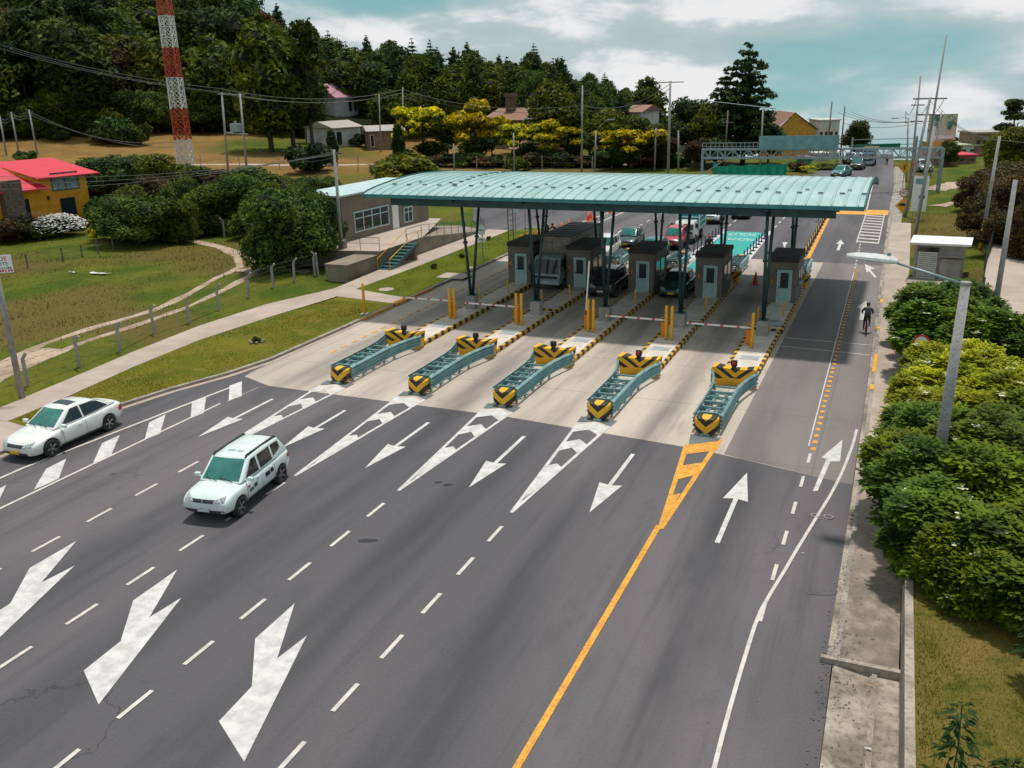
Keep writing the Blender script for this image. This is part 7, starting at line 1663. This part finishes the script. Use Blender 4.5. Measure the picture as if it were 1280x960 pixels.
# right kerb signs
p = T(1127, 268); t = thing('road_sign', 'round red rimmed speed sign reading 40 above a yellow hump warning diamond', 'sign', p, radians(-3)); h_ = hgt(p, 236); MB().tube((0, 0, 0), (0, 0, h_), .05).build('post', 'gantrysteel', t)
disc(t, hgt(p, 241), .42, 'white', 'red'); text('40', .48, (0, -.105, hgt(p, 241)), 0, 'black', 'number', 0, t, (pi/2, 0, 0))
zc = hgt(p, 257); MB().quad((0, -.08, zc-.72), (.72, -.08, zc), (0, -.08, zc+.72), (-.72, -.08, zc)).build('warning_plate', 'yellow', t); MB().quad(*[(.34*cos(a), -.09, zc+.04+.22*max(0, sin(a))) for a in [i*pi/8 for i in range(9)]]).box((0, -.09, zc), (.8, .01, .06)).build('hump_symbol', 'black', t)
p = T(1128, 236); t = thing('road_sign', 'yellow diamond sign farther up the right kerb', 'sign', p, 0); MB().tube((0, 0, 0), (0, 0, hgt(p, 203)), .05).build('post', 'gantrysteel', t); zc = hgt(p, 209); MB().quad((0, -.08, zc-.75), (.75, -.08, zc), (0, -.08, zc+.75), (-.75, -.08, zc)).build('warning_plate', 'yellow', t); MB().bar((0, -.1, zc-.35), (0, -.1, zc+.3), .12).build('symbol', 'black', t)
p = T(1146, 276); t = thing('bus_stop_board', 'upright white board with green emblem between the right hand poles', 'sign', p, 0); z0, z1 = hgt(p, 264), hgt(p, 220); MB().box((0, -.05, (z0+z1)/2), (1.35, .08, z1-z0)).build('board', 'white', t); MB().tube((-.45, 0, 0), (-.45, 0, z1), .05).tube((.45, 0, 0), (.45, 0, z1), .05).build('posts', 'gantrysteel', t); MB().box((0, -.1, z1-.5), (.9, .02, .5)).build('legend', 'signteal', t); MB().tube((.2, -.09, (z0+z1)/2-.3), (.2, -.11, (z0+z1)/2-.3), .28, .28, 6).build('emblem', 'leaf_bushm', t)
# sign at hedge gap
t = thing('road_sign', 'round red rimmed sign half hidden in the gap of the hedge', 'sign', (1.35, 42.6, .9), radians(-4)); MB().tube((0, 0, 0), (0, 0, 1.7), .04).build('post', 'gantrysteel', t); disc(t, 1.35, .36, 'white', 'red'); MB().box((0, -.105, 1.35), (.22, .01, .18)).box((-.05, -.105, 1.42), (.3, .01, .05)).build('symbol', 'plasticd', t)
o = MB().box((0, 0, .65), (.35, .35, 1.7)).build('gate_post', 'wallc'); o.location = (.95, 43.6, 0); tag(o, 'stubby concrete post at the gap in the hedge', 'post')
# billboard
ba = at(1155, 200, 138); bb = at(1190, 200, 138); ba.z = bb.z = min(ba.z, bb.z); L, rz = facade(ba, bb); t = thing('billboard', 'roadside billboard with green landscape picture and yellow foot', 'billboard', ba, rz)
z1, z0, z2 = hgt(ba, 143), hgt(ba, 176), hgt(ba, 183)
def pic(nt, x, y, z): return ramp(nt, noi(nt, pos(nt, False), .55, 5, .7), .42, .55)
M['bbpic'] = stripes('billboard_picture', pic, (.03, .16, .13), (.55, .52, .38), wear=0); MB().box((L/2, -.1, (z0+z1)/2), (L, .15, z1-z0)).build('picture', 'bbpic', t); MB().box((L/2, -.1, (z0+z2)/2), (L, .15, z0-z2-.05)).build('banner', 'paint_y', t); MB().box((L/2, -.2, z0+.5), (L*.8, .03, .5)).build('caption', 'white', t); [MB().tube((L*f_, 0, -1), (L*f_, 0, z2), .15).build('post', 'gantrysteel', t) for f_ in (.25, .75)]
# litter, stones, small plants in the verge
for k, (px, py, s_) in enumerate(((321, 428, .30), (543, 336, .35), (577, 322, .3), (611, 300, .3))):
    g = G(px, py, .13); t = thing('verge_shrub', ['small clipped plant with pale stones in the near verge', 'small dark plant in the far verge, nearest the path', 'small dark plant in the far verge beside the kerb pad', 'small plant in the far verge by the round sign'][k], 'plant', g)
    cm, tm, H = proto('shrub', k % 2); o = bpy.data.objects.new('foliage', cm); COL.objects.link(o); o.parent = t; o.scale = (s_*.45,)*3; o.material_slots[0].link = 'OBJECT'; o.material_slots[0].material = M['leaf_dark']
    if k == 0: mb = MB(); [mb.box((.38*cos(a), .38*sin(a), .06), (.16, .14, .12), a) for a in [i*.9 for i in range(7)]]; mb.build('stone_ring', 'kerb', t)
for k, (px, py, w_, m_, lb) in enumerate(((120, 344, 1.6, 'white', 'torn white plastic sheet lying in the left field'), (90, 342, .7, 'white', 'small white litter beside the plastic sheet'), (1084, 940, .14, 'white', 'crumpled white paper in the roadside drain'), (1087, 860, .12, 'paint_y', 'orange wrapper in the roadside drain'), (1003, 694, .08, 'white', 'small white scrap on the right hand lane'))):
    p = T(px, py) if k < 2 else G(px, py, .0); rnd = random.Random(k); mb = MB(); q_ = [(w_*(i/5-.5), rnd.uniform(-.3, .3)*w_*.5, rnd.uniform(.03, .12)*min(1, w_*2)+.02) for i in range(6)]
    for a, b_ in zip(q_, q_[1:]): mb.quad(a, b_, (b_[0]+.1*w_, b_[1]+w_*.3, b_[2]*.6), (a[0], a[1]+w_*.25, a[2]*.4+.02))
    o = mb.build('litter', m_); o.location = p+Vector((0, 0, .05)); tag(o, lb, 'litter')
rnd = random.Random(9); mb = MB()
for k in range(300):
    x = -.75+abs(rnd.gauss(0, .5)); y = rnd.uniform(12, 26) if rnd.random() < .7 else rnd.uniform(18.5, 21.5); s_ = rnd.uniform(.012, .04)
    if x > .9: continue
    z = .145 if (y > 20.3 and x > -.6) else (.012 if x < -.45 else .012-max(0, (x+.45)/.87)*.126)
    mb.quad((x-s_, y, z+.004), (x, y-s_*.6, z+.012), (x+s_, y+.01, z+.006), (x, y+s_, z+.014))
o = mb.build('fallen_leaves', 'polewood'); o['kind'] = 'stuff'; o['label'] = 'scattered dead leaves along the right kerb and drain'; o['category'] = 'leaves'
o = MB().box((0, 0, 1.2), (.3, 22, 2.6)).build('stone_wall', 'kerb'); p = T(622, 262); o.location = (p.x-6, p.y+8, 0); o.rotation_euler = (0, 0, radians(62)); tag(o, 'low grey stone wall beyond the office and side road', 'wall')
